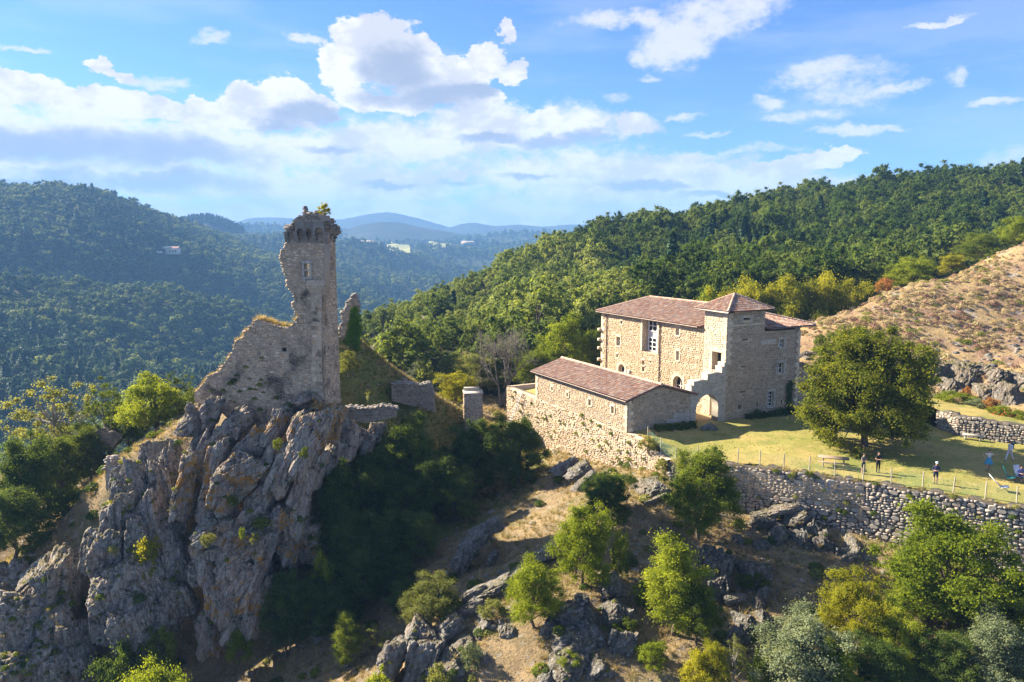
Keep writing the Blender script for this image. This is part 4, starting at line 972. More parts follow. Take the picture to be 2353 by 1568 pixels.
# hip roof
ez, rz = -9.45, -7.62; S0, S1, T0, T1, TR = -.55, 23.05, 12.0, 24.7, 17.9; R0, R1 = 5.6, 19.6
bed = MB(); til = MB()
def vec(p, q): return np.asarray(q)-np.asarray(p)
L_ = S1-S0
pl = W(S0, T0, ez); pr = W(S1, T0, ez); up = vec(W(R0, T0, ez), W(R0, TR, rz)); b_ = np.linalg.norm(up)
roof_plane(til, bed, W(S0, T0, ez), W(S1, T0, ez), [(4.2, 0), (L_, 0), (R1-S0, b_), (R0-S0, b_), (4.2, b_*.6)], up, seed=1)
up2 = vec(W(R0, T1, ez), W(R0, TR, rz)); b2 = np.linalg.norm(up2)
roof_plane(til, bed, W(S0, T1, ez), W(S1, T1, ez), [(0, 0), (L_, 0), (R1-S0, b2), (R0-S0, b2)], up2, seed=2)
up3 = vec(W(S0, TR, ez), W(R0, TR, rz)); b3 = np.linalg.norm(up3)
roof_plane(til, bed, W(S0, 17.62, ez-.02), W(S0, T1, ez-.02), [(0, 0), (T1-17.62, 0), (TR-17.62, b3), (0, b3)], up3, seed=3)
up4 = vec(W(S1, TR, ez), W(R1, TR, rz)); b4 = np.linalg.norm(up4)
roof_plane(til, bed, W(S1, T0, ez), W(S1, T1, ez), [(0, 0), (T1-T0, 0), (TR-T0, b4)], up4, seed=4)
rf = part('roof', bed, M['tile_bed'], manor); part('roof_tiles', til, M['tile'], rf, kind='stuff')
rd = MB()
ridge_tiles(rd, W(R0, TR, rz+.06), W(R1, TR, rz+.06)); ridge_tiles(rd, W(S1, T0, ez+.05), W(R1, TR, rz+.05)); ridge_tiles(rd, W(S0, T1, ez+.05), W(R0, TR, rz+.05)); ridge_tiles(rd, W(S1, T1, ez+.05), W(R1, TR, rz+.05)); part('ridge_tiles', rd, M['ridge_tile'], rf, kind='stuff')
gt = MB(); gt.tube([W(4.0, T0-.06, ez-.08), W(S1, T0-.06, ez-.08)], .075, 6); gt.tube([W(S0-.05, 17.7, ez-.1), W(S0-.05, T1, ez-.1)], .075, 6); part('gutter', gt, M['zinc'], rf)
# stair tower roof
tz, az_ = -7.45, -5.95; ts0, ts1, tt0, tt1 = -.6, 4.2, 11.75, 18.2; ap = (1.9, 15.0)
bed = MB(); til = MB(); cs = [W(ts0, tt0, tz), W(ts0, tt1, tz), W(ts1, tt1, tz), W(ts1, tt0, tz)]; A3 = W(*ap, az_)
for i in range(4):
    a_, b_ = cs[i], cs[(i+1) % 4]; e_ = (b_-a_)/np.linalg.norm(b_-a_); foot = a_+e_*np.dot(A3-a_, e_)
    roof_plane(til, bed, a_, b_, [(0, 0), (np.linalg.norm(b_-a_), 0), (np.dot(A3-a_, e_), np.linalg.norm(A3-foot))], A3-foot, seed=10+i)
rf2 = part('tower_roof', bed, M['tile_bed'], manor); part('roof_tiles', til, M['tile'], rf2, kind='stuff')
rd = MB()
for c_ in cs: ridge_tiles(rd, c_+np.array([0, 0, .05]), A3+np.array([0, 0, .05]), .12)
part('ridge_tiles', rd, M['ridge_tile'], rf2, kind='stuff')
gt = MB(); gt.tube([cs[3]-[0, 0, .09], cs[0]-[0, 0, .09], cs[1]-[0, 0, .09]], .07, 6); part('gutter', gt, M['zinc'], rf2)
# chimney
mb = MB(); c_ = W(5.6, 19.6, -7.6)
mb.cbox(c_+[0, 0, -.1], .95, .75, 1.4, TH); chm = part('chimney', mb, M['grey_ashlar'], manor)
mb = MB(); mb.cbox(c_+[0, 0, .65], 1.15, .95, .1, TH)
for dx in (-.45, -.15, .15, .45): mb.cbox(c_+np.r_[BX*dx, .8], .1, .7, .2, TH)
mb.cbox(c_+[0, 0, .95], 1.15, .95, .1, TH); part('cap', mb, M['ashlar'], chm)
# down pipes and small lamps
for s_, zb in ((21.2, -18.6), (10.67, -18.6)):
    mb = MB(); p_ = W(s_, FT-.12, zb); q_ = W(s_, FT-.12, -9.95)
    mb.tube([p_, q_, W(s_+.25, T0+.05, ez-.12)], .06, 6); part('downpipe', mb, M['zinc'], manor)
mb = MB(); mb.cbox(W(16.3, FT-.1, -16.4), .3, .3, .5, TH); part('meter_box', mb, M['shutter'], manor)

# gate wall with arch and stepped top
gate = thing('arched_gate_wall', 'stepped stone wall with round arched gateway beside the stair tower', 'wall', tuple(W(.4, 10, -18.8)))
go = [(7.75, -19.3), (8.44, -19.3), (8.44, -17.35)]+[(9.94+1.5*math.cos(t_), -17.35+1.48*math.sin(t_)) for t_ in np.linspace(math.pi, 0, 13)][1:-1]+[(11.44, -17.35), (11.44, -19.3), (12.36, -19.3), (12.36, -12.75), (12.05, -12.75), (12.05, -13.22), (11.75, -13.22), (11.75, -13.82), (9.85, -13.82), (9.85, -14.42), (8.05, -14.42), (8.05, -14.82), (7.75, -14.82)]
gto = spl(-.06)
w_ = wall(gate, gto, go, [], .95, 'grey_ashlar', 'grey_ashlar', 'wall', ch=(.36, .48), ar=(1.2, 2.3), proud=(.015, .03), gap=.012, wob=.0, split=0, seed=4, indiv=150)
for i in range(11):
    t0_ = math.pi*(i+.5)/11; c3, ex, nn = frame_at(gto, 9.94+math.cos(t0_)*1.68, -17.35+math.sin(t0_)*1.66); tv = -ex*math.sin(t0_)+np.array([0, 0, math.cos(t0_)]); rv = ex*math.cos(t0_)+np.array([0, 0, math.sin(t0_)])
    put_stone(gate, 'voussoir', stone_mesh(0, 'grey_ashlar', True), c3, tv, nn, rv, .45, .055, .36)
for (a0, a1, z_) in ((9.85, 11.75, -13.82), (8.05, 9.85, -14.42), (7.75, 8.05, -14.82), (11.75, 12.05, -13.22)):
    mb = MB(); mb.box(W(-.1, a0, z_), np.r_[AX*1.05, 0], np.r_[BX*(a1-a0-.01), 0], (0, 0, .05)); part('step', mb, M['grey_ashlar'], gate)

# ------------------------------------------------------------------ the long outbuilding
barn = thing('outbuilding', 'low stone outbuilding with long red tiled roof beside the arched gate', 'building', tuple(W(9, 4, -18.6)))
bl = tpl(0.0); owin = [(13.77, 14.12, -17.04, -16.67), (10.58, 10.9, -17.15, -16.71), (6.2, 6.66, -17.25, -16.61), (2.2, 2.64, -17.23, -16.52)]
w_ = wall(barn, bl, [(0, -18.62), (17.7, -18.62), (17.7, -15.42), (0, -15.42)], [rect(*q) for q in owin], .6, 'wall_stone', 'mortar', 'wall', ch=(.14, .28), ar=(.8, 2.1), seed=5, indiv=300, split=.3)
w_['label'] = 'sunlit long wall of the outbuilding'
for q in owin:
    mb = MB(); slab(mb, rect(*q), [], bl, .35, .4); v_ = part('slit_window', mb, M['interior'], barn)
    block(v_, 'lintel', 'ashlar', bl, q[0]-.12, q[1]+.12, q[3], q[3]+.26); block(v_, 'sill', 'ashlar', bl, q[0]-.12, q[1]+.12, q[2]-.14, q[2])
    block(v_, 'jamb', 'ashlar', bl, q[0]-.22, q[0]-.005, q[2], q[3]); block(v_, 'jamb', 'ashlar', bl, q[1]+.005, q[1]+.22, q[2], q[3])
gpo = [(.02, -19.3), (7.74, -19.3), (7.74, -15.62), (3.75, -14.42), (.02, -15.45)]
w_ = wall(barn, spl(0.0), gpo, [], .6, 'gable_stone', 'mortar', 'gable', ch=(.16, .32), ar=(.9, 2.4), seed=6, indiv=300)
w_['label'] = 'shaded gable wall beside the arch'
for i in range(9):
    for j in range(3-int(i < 4)-int(i < 2)):
        a_ = 3.9+i*.42; block(barn, 'ashlar_block', 'grey_ashlar', spl(0.0), a_, a_+.42, -18.9+j*.5, -18.4+j*.5, .08)
quoins(barn, 'ashlar', bl, .03, 1, -18.6, -15.5, .4, .6, .35, (spl(0.0), .02, 1)); quoins(barn, 'ashlar', bl, 17.68, -1, -18.5, -15.5, .45, .6, .4)
mb = MB(); slab(mb, [(0, -19.3), (17.7, -19.3), (17.7, -15.7), (0, -15.7)], [], tpl_b(8.2), 0, .5); slab(mb, [(0.02, -19.3), (8.2, -19.3), (8.2, -15.7), (3.75, -14.5), (.02, -15.5)], [], spl_b(17.7), 0, .5); part('wall', mb, M['mortar'], barn)
bed = MB(); til = MB(); e1_, r_, e2_ = -15.42, -14.22, -15.62
up = vec(W(0, -.42, e1_), W(0, 3.75, r_)); roof_plane(til, bed, W(-.3, -.42, e1_), W(18.1, -.42, e1_), rect(0, 18.4, 0, np.linalg.norm(up)), up, seed=21)
up = vec(W(0, 8.5, e2_), W(0, 3.75, r_)); roof_plane(til, bed, W(-.3, 8.5, e2_), W(18.1, 8.5, e2_), rect(0, 18.4, 0, np.linalg.norm(up)), up, seed=22)
rf3 = part('roof', bed, M['tile_bed'], barn); part('roof_tiles', til, M['tile'], rf3, kind='stuff')
rd = MB(); ridge_tiles(rd, W(-.32, 3.75, r_+.05), W(18.1, 3.75, r_+.05)); part('ridge_tiles', rd, M['ridge_tile'], rf3, kind='stuff')
gt = MB(); gt.tube([W(-.3, -.5, e1_-.08), W(18.1, -.5, e1_-.08)], .07, 6); part('gutter', gt, M['zinc'], rf3)

# ------------------------------------------------------------------ retaining walls
def strip_core(mb, to3, aa, top, bot, thick):
    n = len(aa); v = []
    for a_, t_, b_ in zip(aa, top, bot): v += [to3(a_, b_, 0), to3(a_, t_, 0), to3(a_, t_, thick), to3(a_, b_, thick)]
    f = []
    for i in range(n-1):
        k = i*4
        for j in range(4): f.append((k+j, k+(j+1) % 4, k+4+(j+1) % 4, k+4+j))
    f += [(0, 1, 2, 3), (n*4-1, n*4-2, n*4-3, n*4-4)]
    mb.add(v, f)
def path_to3(path):
    Pp = np.array(path, float); seg = np.linalg.norm(np.diff(Pp, axis=0), axis=1); cum = np.r_[0, np.cumsum(seg)]
    def to3(a, z, d):
        x = np.interp(a, cum, Pp[:, 0]); y = np.interp(a, cum, Pp[:, 1])
        e = np.array([np.interp(a+.7, cum, Pp[:, 0])-np.interp(a-.7, cum, Pp[:, 0]), np.interp(a+.7, cum, Pp[:, 1])-np.interp(a-.7, cum, Pp[:, 1])]); e /= np.linalg.norm(e)+1e-9
        return np.array([x-e[1]*d, y+e[0]*d, z])       # depth goes to the left of the path
    return to3, cum[-1]
def path_wall(name, label, path, topf, botf, thick, mat, core, step=.5, **kw):
    to3, L = path_to3(path); aa = np.arange(0, L+step*.5, step); aa[-1] = L
    xy = np.array([to3(a_, 0, 0)[:2] for a_ in aa]); top = np.array([topf(a_, p_) for a_, p_ in zip(aa, xy)]); bot = np.array([botf(a_, p_) for a_, p_ in zip(aa, xy)])
    mid = xy[len(xy)//2]; th = thing(name, label, 'wall', (mid[0], mid[1], bot.min()))
    mb = MB(); strip_core(mb, to3, aa, top-.04, bot, thick); core_o = part('wall_core', mb, M[core], th)
    lay_stones(th, to3, [(a_, b_) for a_, b_ in zip(aa, bot)]+[(a_, t_) for a_, t_ in zip(aa[::-1], top[::-1])], [], mat, **kw)
    return th, to3, aa, top
rag = lambda a, k: .12*math.sin(a*2.1+k)+.1*math.sin(a*5.3+k*2)+.06*math.sin(a*11+k)
# beneath the outbuilding, path from far end to the ruined corner
pa = [tuple(W(s_, -.004)) for s_ in (25.1, 20, 15, 10, 5, 0, -3, -5.9)]
def ret_top(a, p):
    s_ = 25.1-a
    if s_ > 17.8: return -18.6
    if s_ > -1.2: return -18.60
    return np.interp(-s_, [1.2, 2., 3.6, 5.3, 5.9], [-18.6, -18.8, -19.25, -19.65, -19.7])+rag(a, 1)*.6
retw, rto3, raa, rtop = path_wall('retaining_wall', 'tall sunlit rubble retaining wall under the outbuilding', pa, ret_top, lambda a, p: float(H(p[0], p[1])[0])-.7, .9, 'wall_stone', 'mortar', .5, ch=(.15, .36), ar=(.75, 2.2), seed=7, indiv=300, wob=.15, proud=(.02, .1), split=.35)
back, bto3, _, _ = path_wall('courtyard_end_wall', 'short thin wall end joining the ladder wall behind the outbuilding', [tuple(W(25.1, 7.)), tuple(W(25.1, .0))], lambda a, p: -18.5, lambda a, p: float(H(p[0], p[1])[0])-1, .6, 'wall_stone', 'mortar', .5, ch=(.2, .36), ar=(.8, 1.8), seed=8, indiv=60)
fw, fto3, faa, ftop = path_wall('terrace_wall', 'long grey dry stone terrace wall below the lawn fence', FRONT, lambda a, p: float(P(p[0], p[1])[0])+.06+rag(a, 3)*.6, lambda a, p: float(H(p[0], p[1])[0])-.9, 1.0, 'terrace_stone', 'dark_joint', .5, ch=(.17, .40), ar=(.9, 2.3), seed=12, indiv=300, wob=.16, proud=(.04, .11), gap=.026, split=.34)
tw, _, _, _ = path_wall('terrace_wall', 'low grey stone wall behind the stone bench', TERR[1:], lambda a, p: float(T_z(p[0], p[1]))+.1+rag(a, 5)*.7, lambda a, p: float(P(p[0], p[1])[0])-.6, .8, 'terrace_stone', 'dark_joint', .5, ch=(.22, .45), ar=(.8, 1.9), seed=14, indiv=200, wob=.1, proud=(.04, .11), gap=.026, split=.28)
aw, _, _, _ = path_wall('garden_wall', 'small dry stone garden wall right of the manor', [tuple(W(13.0, 24.5)), tuple(at(1900, 835, 90)[:2]), tuple(at(1990, 862, 86)[:2])], lambda a, p: float(E(p[0], p[1])[0])+.55+rag(a, 6)*.5, lambda a, p: float(E(p[0], p[1])[0])-.6, .5, 'terrace_stone', 'dark_joint', .5, ch=(.18, .3), ar=(.8, 1.9), seed=15, indiv=60, proud=(.03, .1))
# sloping buttress wall at the manor's right corner
bt = thing('buttress_wall', 'sloping stone buttress at the right corner of the manor', 'wall', tuple(W(1, 24, -19)))
wall(bt, spl(.6), [(23.02, -19.6), (27.2, -19.4), (27.2, -16.4), (25.6, -15.4), (24.0, -14.3), (23.02, -13.9)], [], 1.2, 'gable_stone', 'mortar', 'wall', ch=(.16, .3), ar=(.9, 2.2), seed=16, indiv=80)
# ------------------------------------------------------------------ the ruined keep
LV, LF = ico(2)
def lump(seed):
    rng = np.random.default_rng(seed); nrm = rand_dir(9, rng); h = rng.uniform(.6, .95, 9); d = LV@nrm.T
    q = np.where(d > .05, h/np.maximum(d, .05), 9).min(1); return LV*np.minimum(q, 1.1)[:, None]
LUMPS = [lump(i) for i in range(8)]
def rubble(mb, pts, size, rng, flat=.6):
    for p_ in pts:
        s_ = rng.uniform(*size); a = rng.uniform(0, 6.28); v = LUMPS[int(rng.integers(0, 8))]*np.array([s_*rng.uniform(.8, 1.5), s_, s_*flat])
        c, s = math.cos(a), math.sin(a); v = np.c_[v[:, 0]*c-v[:, 1]*s, v[:, 0]*s+v[:, 1]*c, v[:, 2]]
        mb.add(v+np.asarray(p_), LF)
def ip(u, v, org, ex):
    """point of the picture on a vertical plane -> (a, z)"""
    r = ray(u, v); n = np.array([-ex[1], ex[0]]); k = (org@n)/(r[:2]@n); p_ = r*k; return float((p_[:2]-org)@ex), float(p_[2])
Z1 = lambda X, Y: (402+.3662*X, 431+.3662*Y)
PHI = R(-6); KX = np.array([math.cos(PHI), math.sin(PHI)]); KN = np.array([-KX[1], KX[0]])      # KN points away from the camera
KO = at(747, 915, 65.5)[:2]
kf = lambda a, z, d: np.array([KO[0]+KX[0]*a+KN[0]*d, KO[1]+KX[1]*a+KN[1]*d, z])
pl_ = lambda *q: [ip(*Z1(*p_), KO, KX) for p_ in q]
keep = thing('ruined_keep', 'tall broken stone keep with machicolated top standing on the cliff', 'ruin', tuple(kf(-4, -16, 1)))
rng = np.random.default_rng(3)
# upper tower, front face
def jag(poly, amp, step=.3):
    out = []
    for i in range(len(poly)):
        p_, q_ = np.array(poly[i]), np.array(poly[(i+1) % len(poly)]); k = max(1, int(np.linalg.norm(q_-p_)/step))
        for j in range(k): out.append(tuple(p_+(q_-p_)*j/k+(rng.normal(0, amp, 2) if amp else 0)))
    return out
left = jag(pl_((700, 350), (672, 395), (660, 450), (680, 500), (690, 560), (708, 600), (716, 640), (745, 662), (750, 700), (738, 740), (752, 780), (770, 815)), .05)[:-28]
left = [p_ for p_ in left]
L2 = pl_((700, 350), (690, 372), (672, 395), (664, 420), (660, 450), (672, 475), (680, 500), (682, 530), (692, 560), (704, 585), (710, 612), (716, 640), (738, 655), (746, 672), (752, 700), (742, 722), (738, 742), (748, 762), (752, 785), (770, 815))
up_face = pl_((940, 345), (940, 640), (925, 655), (925, 900))+pl_((760, 900))+L2[::-1]
low_face = pl_((925, 880), (925, 1150), (942, 1345), (880, 1420), (780, 1500), (640, 1570), (430, 1600), (380, 1500), (300, 1420), (130, 1380), (120, 1292), (150, 1262), (180, 1230), (212, 1182), (268, 1160), (300, 1120), (340, 1062), (368, 1012), (382, 962), (430, 940), (440, 902), (480, 872), (500, 832), (520, 828), (560, 848), (640, 872), (700, 880), (735, 862), (752, 835), (770, 812), (800, 800))
holes_k = [pl_((812, 478), (848, 478), (848, 560), (812, 560))]
slots = [pl_((668, 1008), (700, 1005), (700, 1030), (672, 1030))]
w_ = wall(keep, kf, low_face, slots, 1.7, 'ruin_stone', 'ruin_mortar', 'lower_wall', ch=(.14, .30), ar=(.8, 2.4), seed=31, indiv=300, proud=(.01, .07), gap=.025, wob=.1, split=.3)
w_['label'] = 'sloping broken curtain wall with dark stains'
w_ = wall(keep, kf, up_face, holes_k, 1.3, 'ruin_stone', 'ruin_mortar', 'tower_wall', ch=(.15, .26), ar=(1.0, 2.4), seed=32, indiv=300, proud=(.0, .05), gap=.03, split=.1)
w_['label'] = 'front of the tower with a small window'
# pilaster of smooth ashlar at the right of the front, with its moulded corbel
pz = pl_((858, 655), (925, 655), (925, 1150), (940, 1330), (862, 1330))
kp_ = lambda a, z, d: kf(a, z, d-.12)
mb = MB(); slab(mb, pz, [], kp_, 0, .3); pilo = part('pilaster', mb, M['ruin_mortar'], keep)
pzt, pzb = pz[0][1], pz[-1][1]; zz = pzb
while zz < pzt-.1:
    hh = min(random.uniform(.26, .42), pzt-zz); al = np.interp(zz, [pzb, pzt], [pz[4][0], pz[0][0]]); ar_ = np.interp(zz, [pzb, pz[2][1], pzt], [pz[3][0], pz[2][0], pz[1][0]]); k_ = random.uniform(.3, .7)
    for (a_, b_) in ((al+random.uniform(-.12, .1), al+(ar_-al)*k_), (al+(ar_-al)*k_, ar_)): block(pilo, 'ashlar_block', random.choice(('old_ashlar', 'old_ashlar', 'ruin_stone')), kp_, a_, b_, zz, zz+hh, random.uniform(.02, .05))
    zz += hh
a0, zc = pl_((835, 620))[0]; a1, _ = pl_((945, 620))[0]
mb = MB()
for i, (dz, out, dl) in enumerate(((0, .34, 0), (-.22, .28, .06), (-.40, .20, .16), (-.55, .12, .26))): slab(mb, rect(a0+dl, a1-.01*i, zc+dz-.2, zc+dz), [], kf, -out, .2)
slab(mb, rect(a0, a1+.02, zc+.01, zc+.55), [], kf, -.3, .2); part('moulded_corbel', mb, M['old_ashlar'], keep)
# window with stone frame, sill on brackets and hood
(wa0, wz1), (wa1, wz0) = pl_((812, 478), (848, 560))
mb = MB(); slab(mb, rect(wa0, wa1, wz0, wz1), [rect(wa0+.12, wa1-.2, wz0+.3, wz0+.62)], kf, .14, .4); wn = part('window', mb, M['old_ashlar'], keep)
for nm, q in (('jamb', (wa0-.2, wa0-.005, wz0, wz1)), ('jamb', (wa1+.005, wa1+.2, wz0, wz1)), ('lintel', (wa0-.25, wa1+.3, wz1, wz1+.25)), ('sill', (wa0-.22, wa1+.22, wz0-.2, wz0)), ('transom', (wa0, wa1, (wz0+wz1)/2-.07, (wz0+wz1)/2+.07))):
    block(wn, nm, 'grey_ashlar', kf, *q, .14)
for q in ((wa0-.12, wa0+.06), (wa1-.06, wa1+.12)): block(wn, 'bracket', 'grey_ashlar', kf, *q, wz0-.5, wz0-.2, .12)
# side face going back
SX = np.array([math.sin(R(9)), math.cos(R(9))]); C0 = kf(-.02, 0, .02)[:2]; sn = np.array([SX[1], -SX[0]])
ks = lambda a, z, d: np.array([C0[0]+SX[0]*a-sn[0]*d, C0[1]+SX[1]*a-sn[1]*d, z])
SD = 3.6; zt = ip(*Z1(1025, 345), KO, KX)[1]
zb_ = ip(*Z1(1030, 1270), KO+KN*SD, KX)[1]
side = [(0.0, zb_-1.5), (SD+.05, zb_-1.2), (SD, -9.), (SD-.05, -5.), (SD, -2.), (SD, zt+.35), (SD*.7, zt+1.2), (0.0, zt+1.5)]
w_ = wall(keep, ks, side, [rect(2.7, 2.95, -3.0, -2.6), rect(1.3, 1.55, -4.9, -4.6), rect(1.1, 1.4, -10.2, -9.9)], 1.2, 'ruin_stone', 'ruin_mortar', 'side_wall', ch=(.16, .28), ar=(.9, 2.2), seed=34, indiv=300, proud=(.01, .08), gap=.03)
w_['label'] = 'right side of the tower in rougher stone'
# machicolation: corbels carrying a row of small arches
mt = ip(*Z1(940, 345), KO, KX)[1]; top_z = ip(*Z1(940, 245), KO, KX)[1]
ca = [pl_((x_, 300))[0][0] for x_ in (706, 768, 826, 880, 950)]
mh = top_z-mt
tw_back = pl_((700, 352), (940, 348), (965, 250), (700, 255))
wall(keep, kf, [(tw_back[0][0], mt-.05), (tw_back[1][0]+.05, mt-.05), (tw_back[1][0]+.05, top_z+.2), (tw_back[0][0], top_z+.1)], [], 1.2, 'ruin_top_stone', 'ruin_mortar', 'parapet_wall', ch=(.15, .26), ar=(1., 2.2), seed=35, indiv=60, gap=.03)
for i, c_ in enumerate(ca):
    cb = MB()
    for k_, out in enumerate((.16, .32, .48)):
        z_ = mt+.02+k_*mh*.22; slab(cb, rect(c_-.17+.012*k_, c_+.17-.012*k_, z_, z_+mh*.215), [], kf, -out, .1)
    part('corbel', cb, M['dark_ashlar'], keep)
for i in range(1, 4):
    x0, x1 = ca[i], ca[i+1]; z0 = mt+mh*.68; r_ = (x1-x0)/2-.16
    poly = [(x0, z0), (x0+.16, z0)]+[((x0+x1)/2+r_*math.cos(t_), z0+min(r_, mh*.42)*math.sin(t_)) for t_ in np.linspace(math.pi, 0, 9)[1:-1]]+[(x1-.16, z0), (x1, z0), (x1, z0+mh*.62), (x0, z0+mh*.62)]
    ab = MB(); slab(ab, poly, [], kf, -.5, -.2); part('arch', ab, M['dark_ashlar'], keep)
CROWN = [(ca[1]-.3, z0+mh*.62), (ca[4]+.2, z0+mh*.62), (ca[4]+.15, z0+mh*.78), (ca[4]-.15, z0+mh*.86), (ca[4]-.3, z0+mh*1.02), (ca[3]+.1, z0+mh*1.12), (ca[3]-.25, z0+mh*1.08), (ca[2]+.2, z0+mh*1.2), (ca[2]-.1, z0+mh*1.0), (ca[1]+.2, z0+mh*.9), (ca[1]-.1, z0+mh*.72)]
pm = MB(); slab(pm, CROWN, [], kf, -.48, 1.4); part('parapet_core', pm, M['ruin_mortar'], keep)
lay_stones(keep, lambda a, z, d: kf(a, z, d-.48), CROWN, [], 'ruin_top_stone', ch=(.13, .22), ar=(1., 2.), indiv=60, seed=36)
# corbels and parapet on the side
for i in range(4):
    cb = MB()
    for k_, out in enumerate((.16, .32, .5)): slab(cb, rect(.1+i*.98, .42+i*.98, mt+k_*mh*.22, mt+(k_+1)*mh*.215), [], ks, -out, .1)
    part('corbel', cb, M['ruin_top_stone'], keep)
pm = MB(); slab(pm, [(-.2, z0-.1), (SD+.1, z0-.2), (SD+.1, z0+mh*.35), (SD*.6, z0+mh*.55), (-.2, z0+mh*.7)], [], ks, -.5, 1.); part('parapet_core', pm, M['ruin_mortar'], keep)
lay_stones(keep, lambda a, z, d: ks(a, z, d-.5), [(-.2, z0-.1), (SD+.1, z0-.2), (SD+.1, z0+mh*.35), (SD*.6, z0+mh*.55), (-.2, z0+mh*.7)], [], 'ruin_top_stone', ch=(.13, .22), ar=(1., 2.), indiv=30, seed=37, proud=(.03, .15))
# rubble crowning the top and the pinnacle
rb = MB(); pts = []
for i in range(330):
    a = rng.uniform(ca[0]-.1, ca[4]+.25); d = rng.uniform(-.3, 2.4); hmax = np.interp(a, [ca[0], ca[1], ca[2], ca[3], ca[4]], [top_z+.1, z0+mh*.7, z0+mh*1.25, z0+mh*1.3, z0+mh*.8])
    pts.append(kf(a, rng.uniform(top_z-.2, hmax), d))
rubble(rb, pts, (.12, .26), rng); pts = []
(pa_, pz0), (_, pz1) = pl_((806, 200), (812, 118))
for i in range(60):
    t_ = rng.uniform(0, 1); pts.append(kf(pa_+rng.normal(0, .10*(1.25-t_))+.05*t_, pz0-.2+(pz1-pz0+.2)*t_, .5+rng.normal(0, .14)))
rubble(rb, pts, (.10, .2), rng, .5); part('broken_parapet', rb, M['ruin_top_stone'], keep, kind='stuff')
# ragged edges: stones along the broken left side and the sloping top
rb = MB(); pts = []
for (p_, q_) in zip(L2[:-1], L2[1:]):
    for t_ in np.linspace(0, 1, 5): pts += [kf(p_[0]+(q_[0]-p_[0])*t_+rng.normal(.06, .07), p_[1]+(q_[1]-p_[1])*t_, d_) for d_ in (.15, .6, 1.1)]
tl_ = low_face[10:31]
for (p_, q_) in zip(tl_[:-1], tl_[1:]):
    k_ = max(2, int(math.hypot(q_[0]-p_[0], q_[1]-p_[1])/.22))
    for t_ in np.linspace(0, 1, k_): pts += [kf(p_[0]+(q_[0]-p_[0])*t_+rng.normal(0, .06), p_[1]+(q_[1]-p_[1])*t_-.05, d_+rng.normal(0, .1)) for d_ in (.1, .7, 1.4)]
for i in range(26): z_ = rng.uniform(-14, 0); pts.append(ks(SD+rng.normal(0, .04), z_, rng.uniform(.1, 1.)))
rubble(rb, pts, (.10, .21), rng, .6); part('broken_edge', rb, M['ruin_stone'], keep, kind='stuff')

# spur of wall behind with ivy
SO = at(800, 800, 80)[:2]; sx_ = np.array([math.cos(R(12)), math.sin(R(12))]); snn = np.array([-sx_[1], sx_[0]])
sp = lambda a, z, d: np.array([SO[0]+sx_[0]*a+snn[0]*d, SO[1]+sx_[1]*a+snn[1]*d, z])
spur = thing('ruined_wall', 'jagged spur of ruined wall hung with green ivy behind the keep', 'ruin', tuple(sp(0, -19, .5)))
so = [ip(*Z1(*p_), SO, sx_) for p_ in ((1025, 1080), (1150, 1080), (1160, 900), (1158, 745), (1140, 700), (1125, 672), (1112, 700), (1085, 720), (1075, 765), (1050, 790), (1055, 850), (1035, 900), (1028, 1000))]
wall(spur, sp, so, [], 1.1, 'ruin_stone', 'ruin_mortar', 'wall', ch=(.17, .32), ar=(.9, 2.), seed=41, indiv=150, proud=(.02, .1), gap=.03)
rb = MB(); pts = []
for (p_, q_) in zip(so[2:], so[3:]): pts += [sp(p_[0]+(q_[0]-p_[0])*t_+rng.normal(0, .1), p_[1]+(q_[1]-p_[1])*t_, d_) for t_ in np.linspace(0, 1, 6) for d_ in (.15, .8)]
rubble(rb, pts, (.12, .26), rng); part('broken_edge', rb, M['ruin_top_stone'], spur, kind='stuff')
def leaf_patch(poly, to3, n, leaf, thick, rng, bulge=.2):
    A = np.array(poly); lo, hi = A.min(0), A.max(0); q = rng.uniform(lo, hi, (n*3, 2)); q = q[pip(q[:, 0], q[:, 1], poly)][:n]; q = q+rng.normal(0, .16, q.shape)*(rng.uniform(size=(len(q), 1)) < .6)
    dep = -rng.uniform(.02, thick, len(q))*(1+bulge*np.sin(q[:, 0]*5)*np.sin(q[:, 1]*4))
    c = np.array([to3(a, z, d) for (a, z), d in zip(q, dep)]); _, ex, nn = frame_at(to3, *q[0]); nr = nn+rng.normal(0, .45, (len(q), 3))+np.array([0, 0, .3]); nr /= np.linalg.norm(nr, axis=1)[:, None]
    v, f = leaf_quads(c, nr, leaf, rng); b = MB(); b.add(v, f); return b
iv = [ip(*Z1(*p_), SO, sx_) for p_ in ((1095, 860), (1112, 780), (1125, 750), (1140, 760), (1150, 820), (1158, 880), (1155, 1000), (1150, 1030), (1130, 1010), (1105, 985), (1082, 985), (1072, 960), (1090, 930))]
single('ivy', leaf_patch(iv, sp, 2600, .13, .35, rng), M['ivy'], 'bright green ivy covering the ruined spur behind the keep', 'ivy', tuple(sp(0, -16, -.2)))

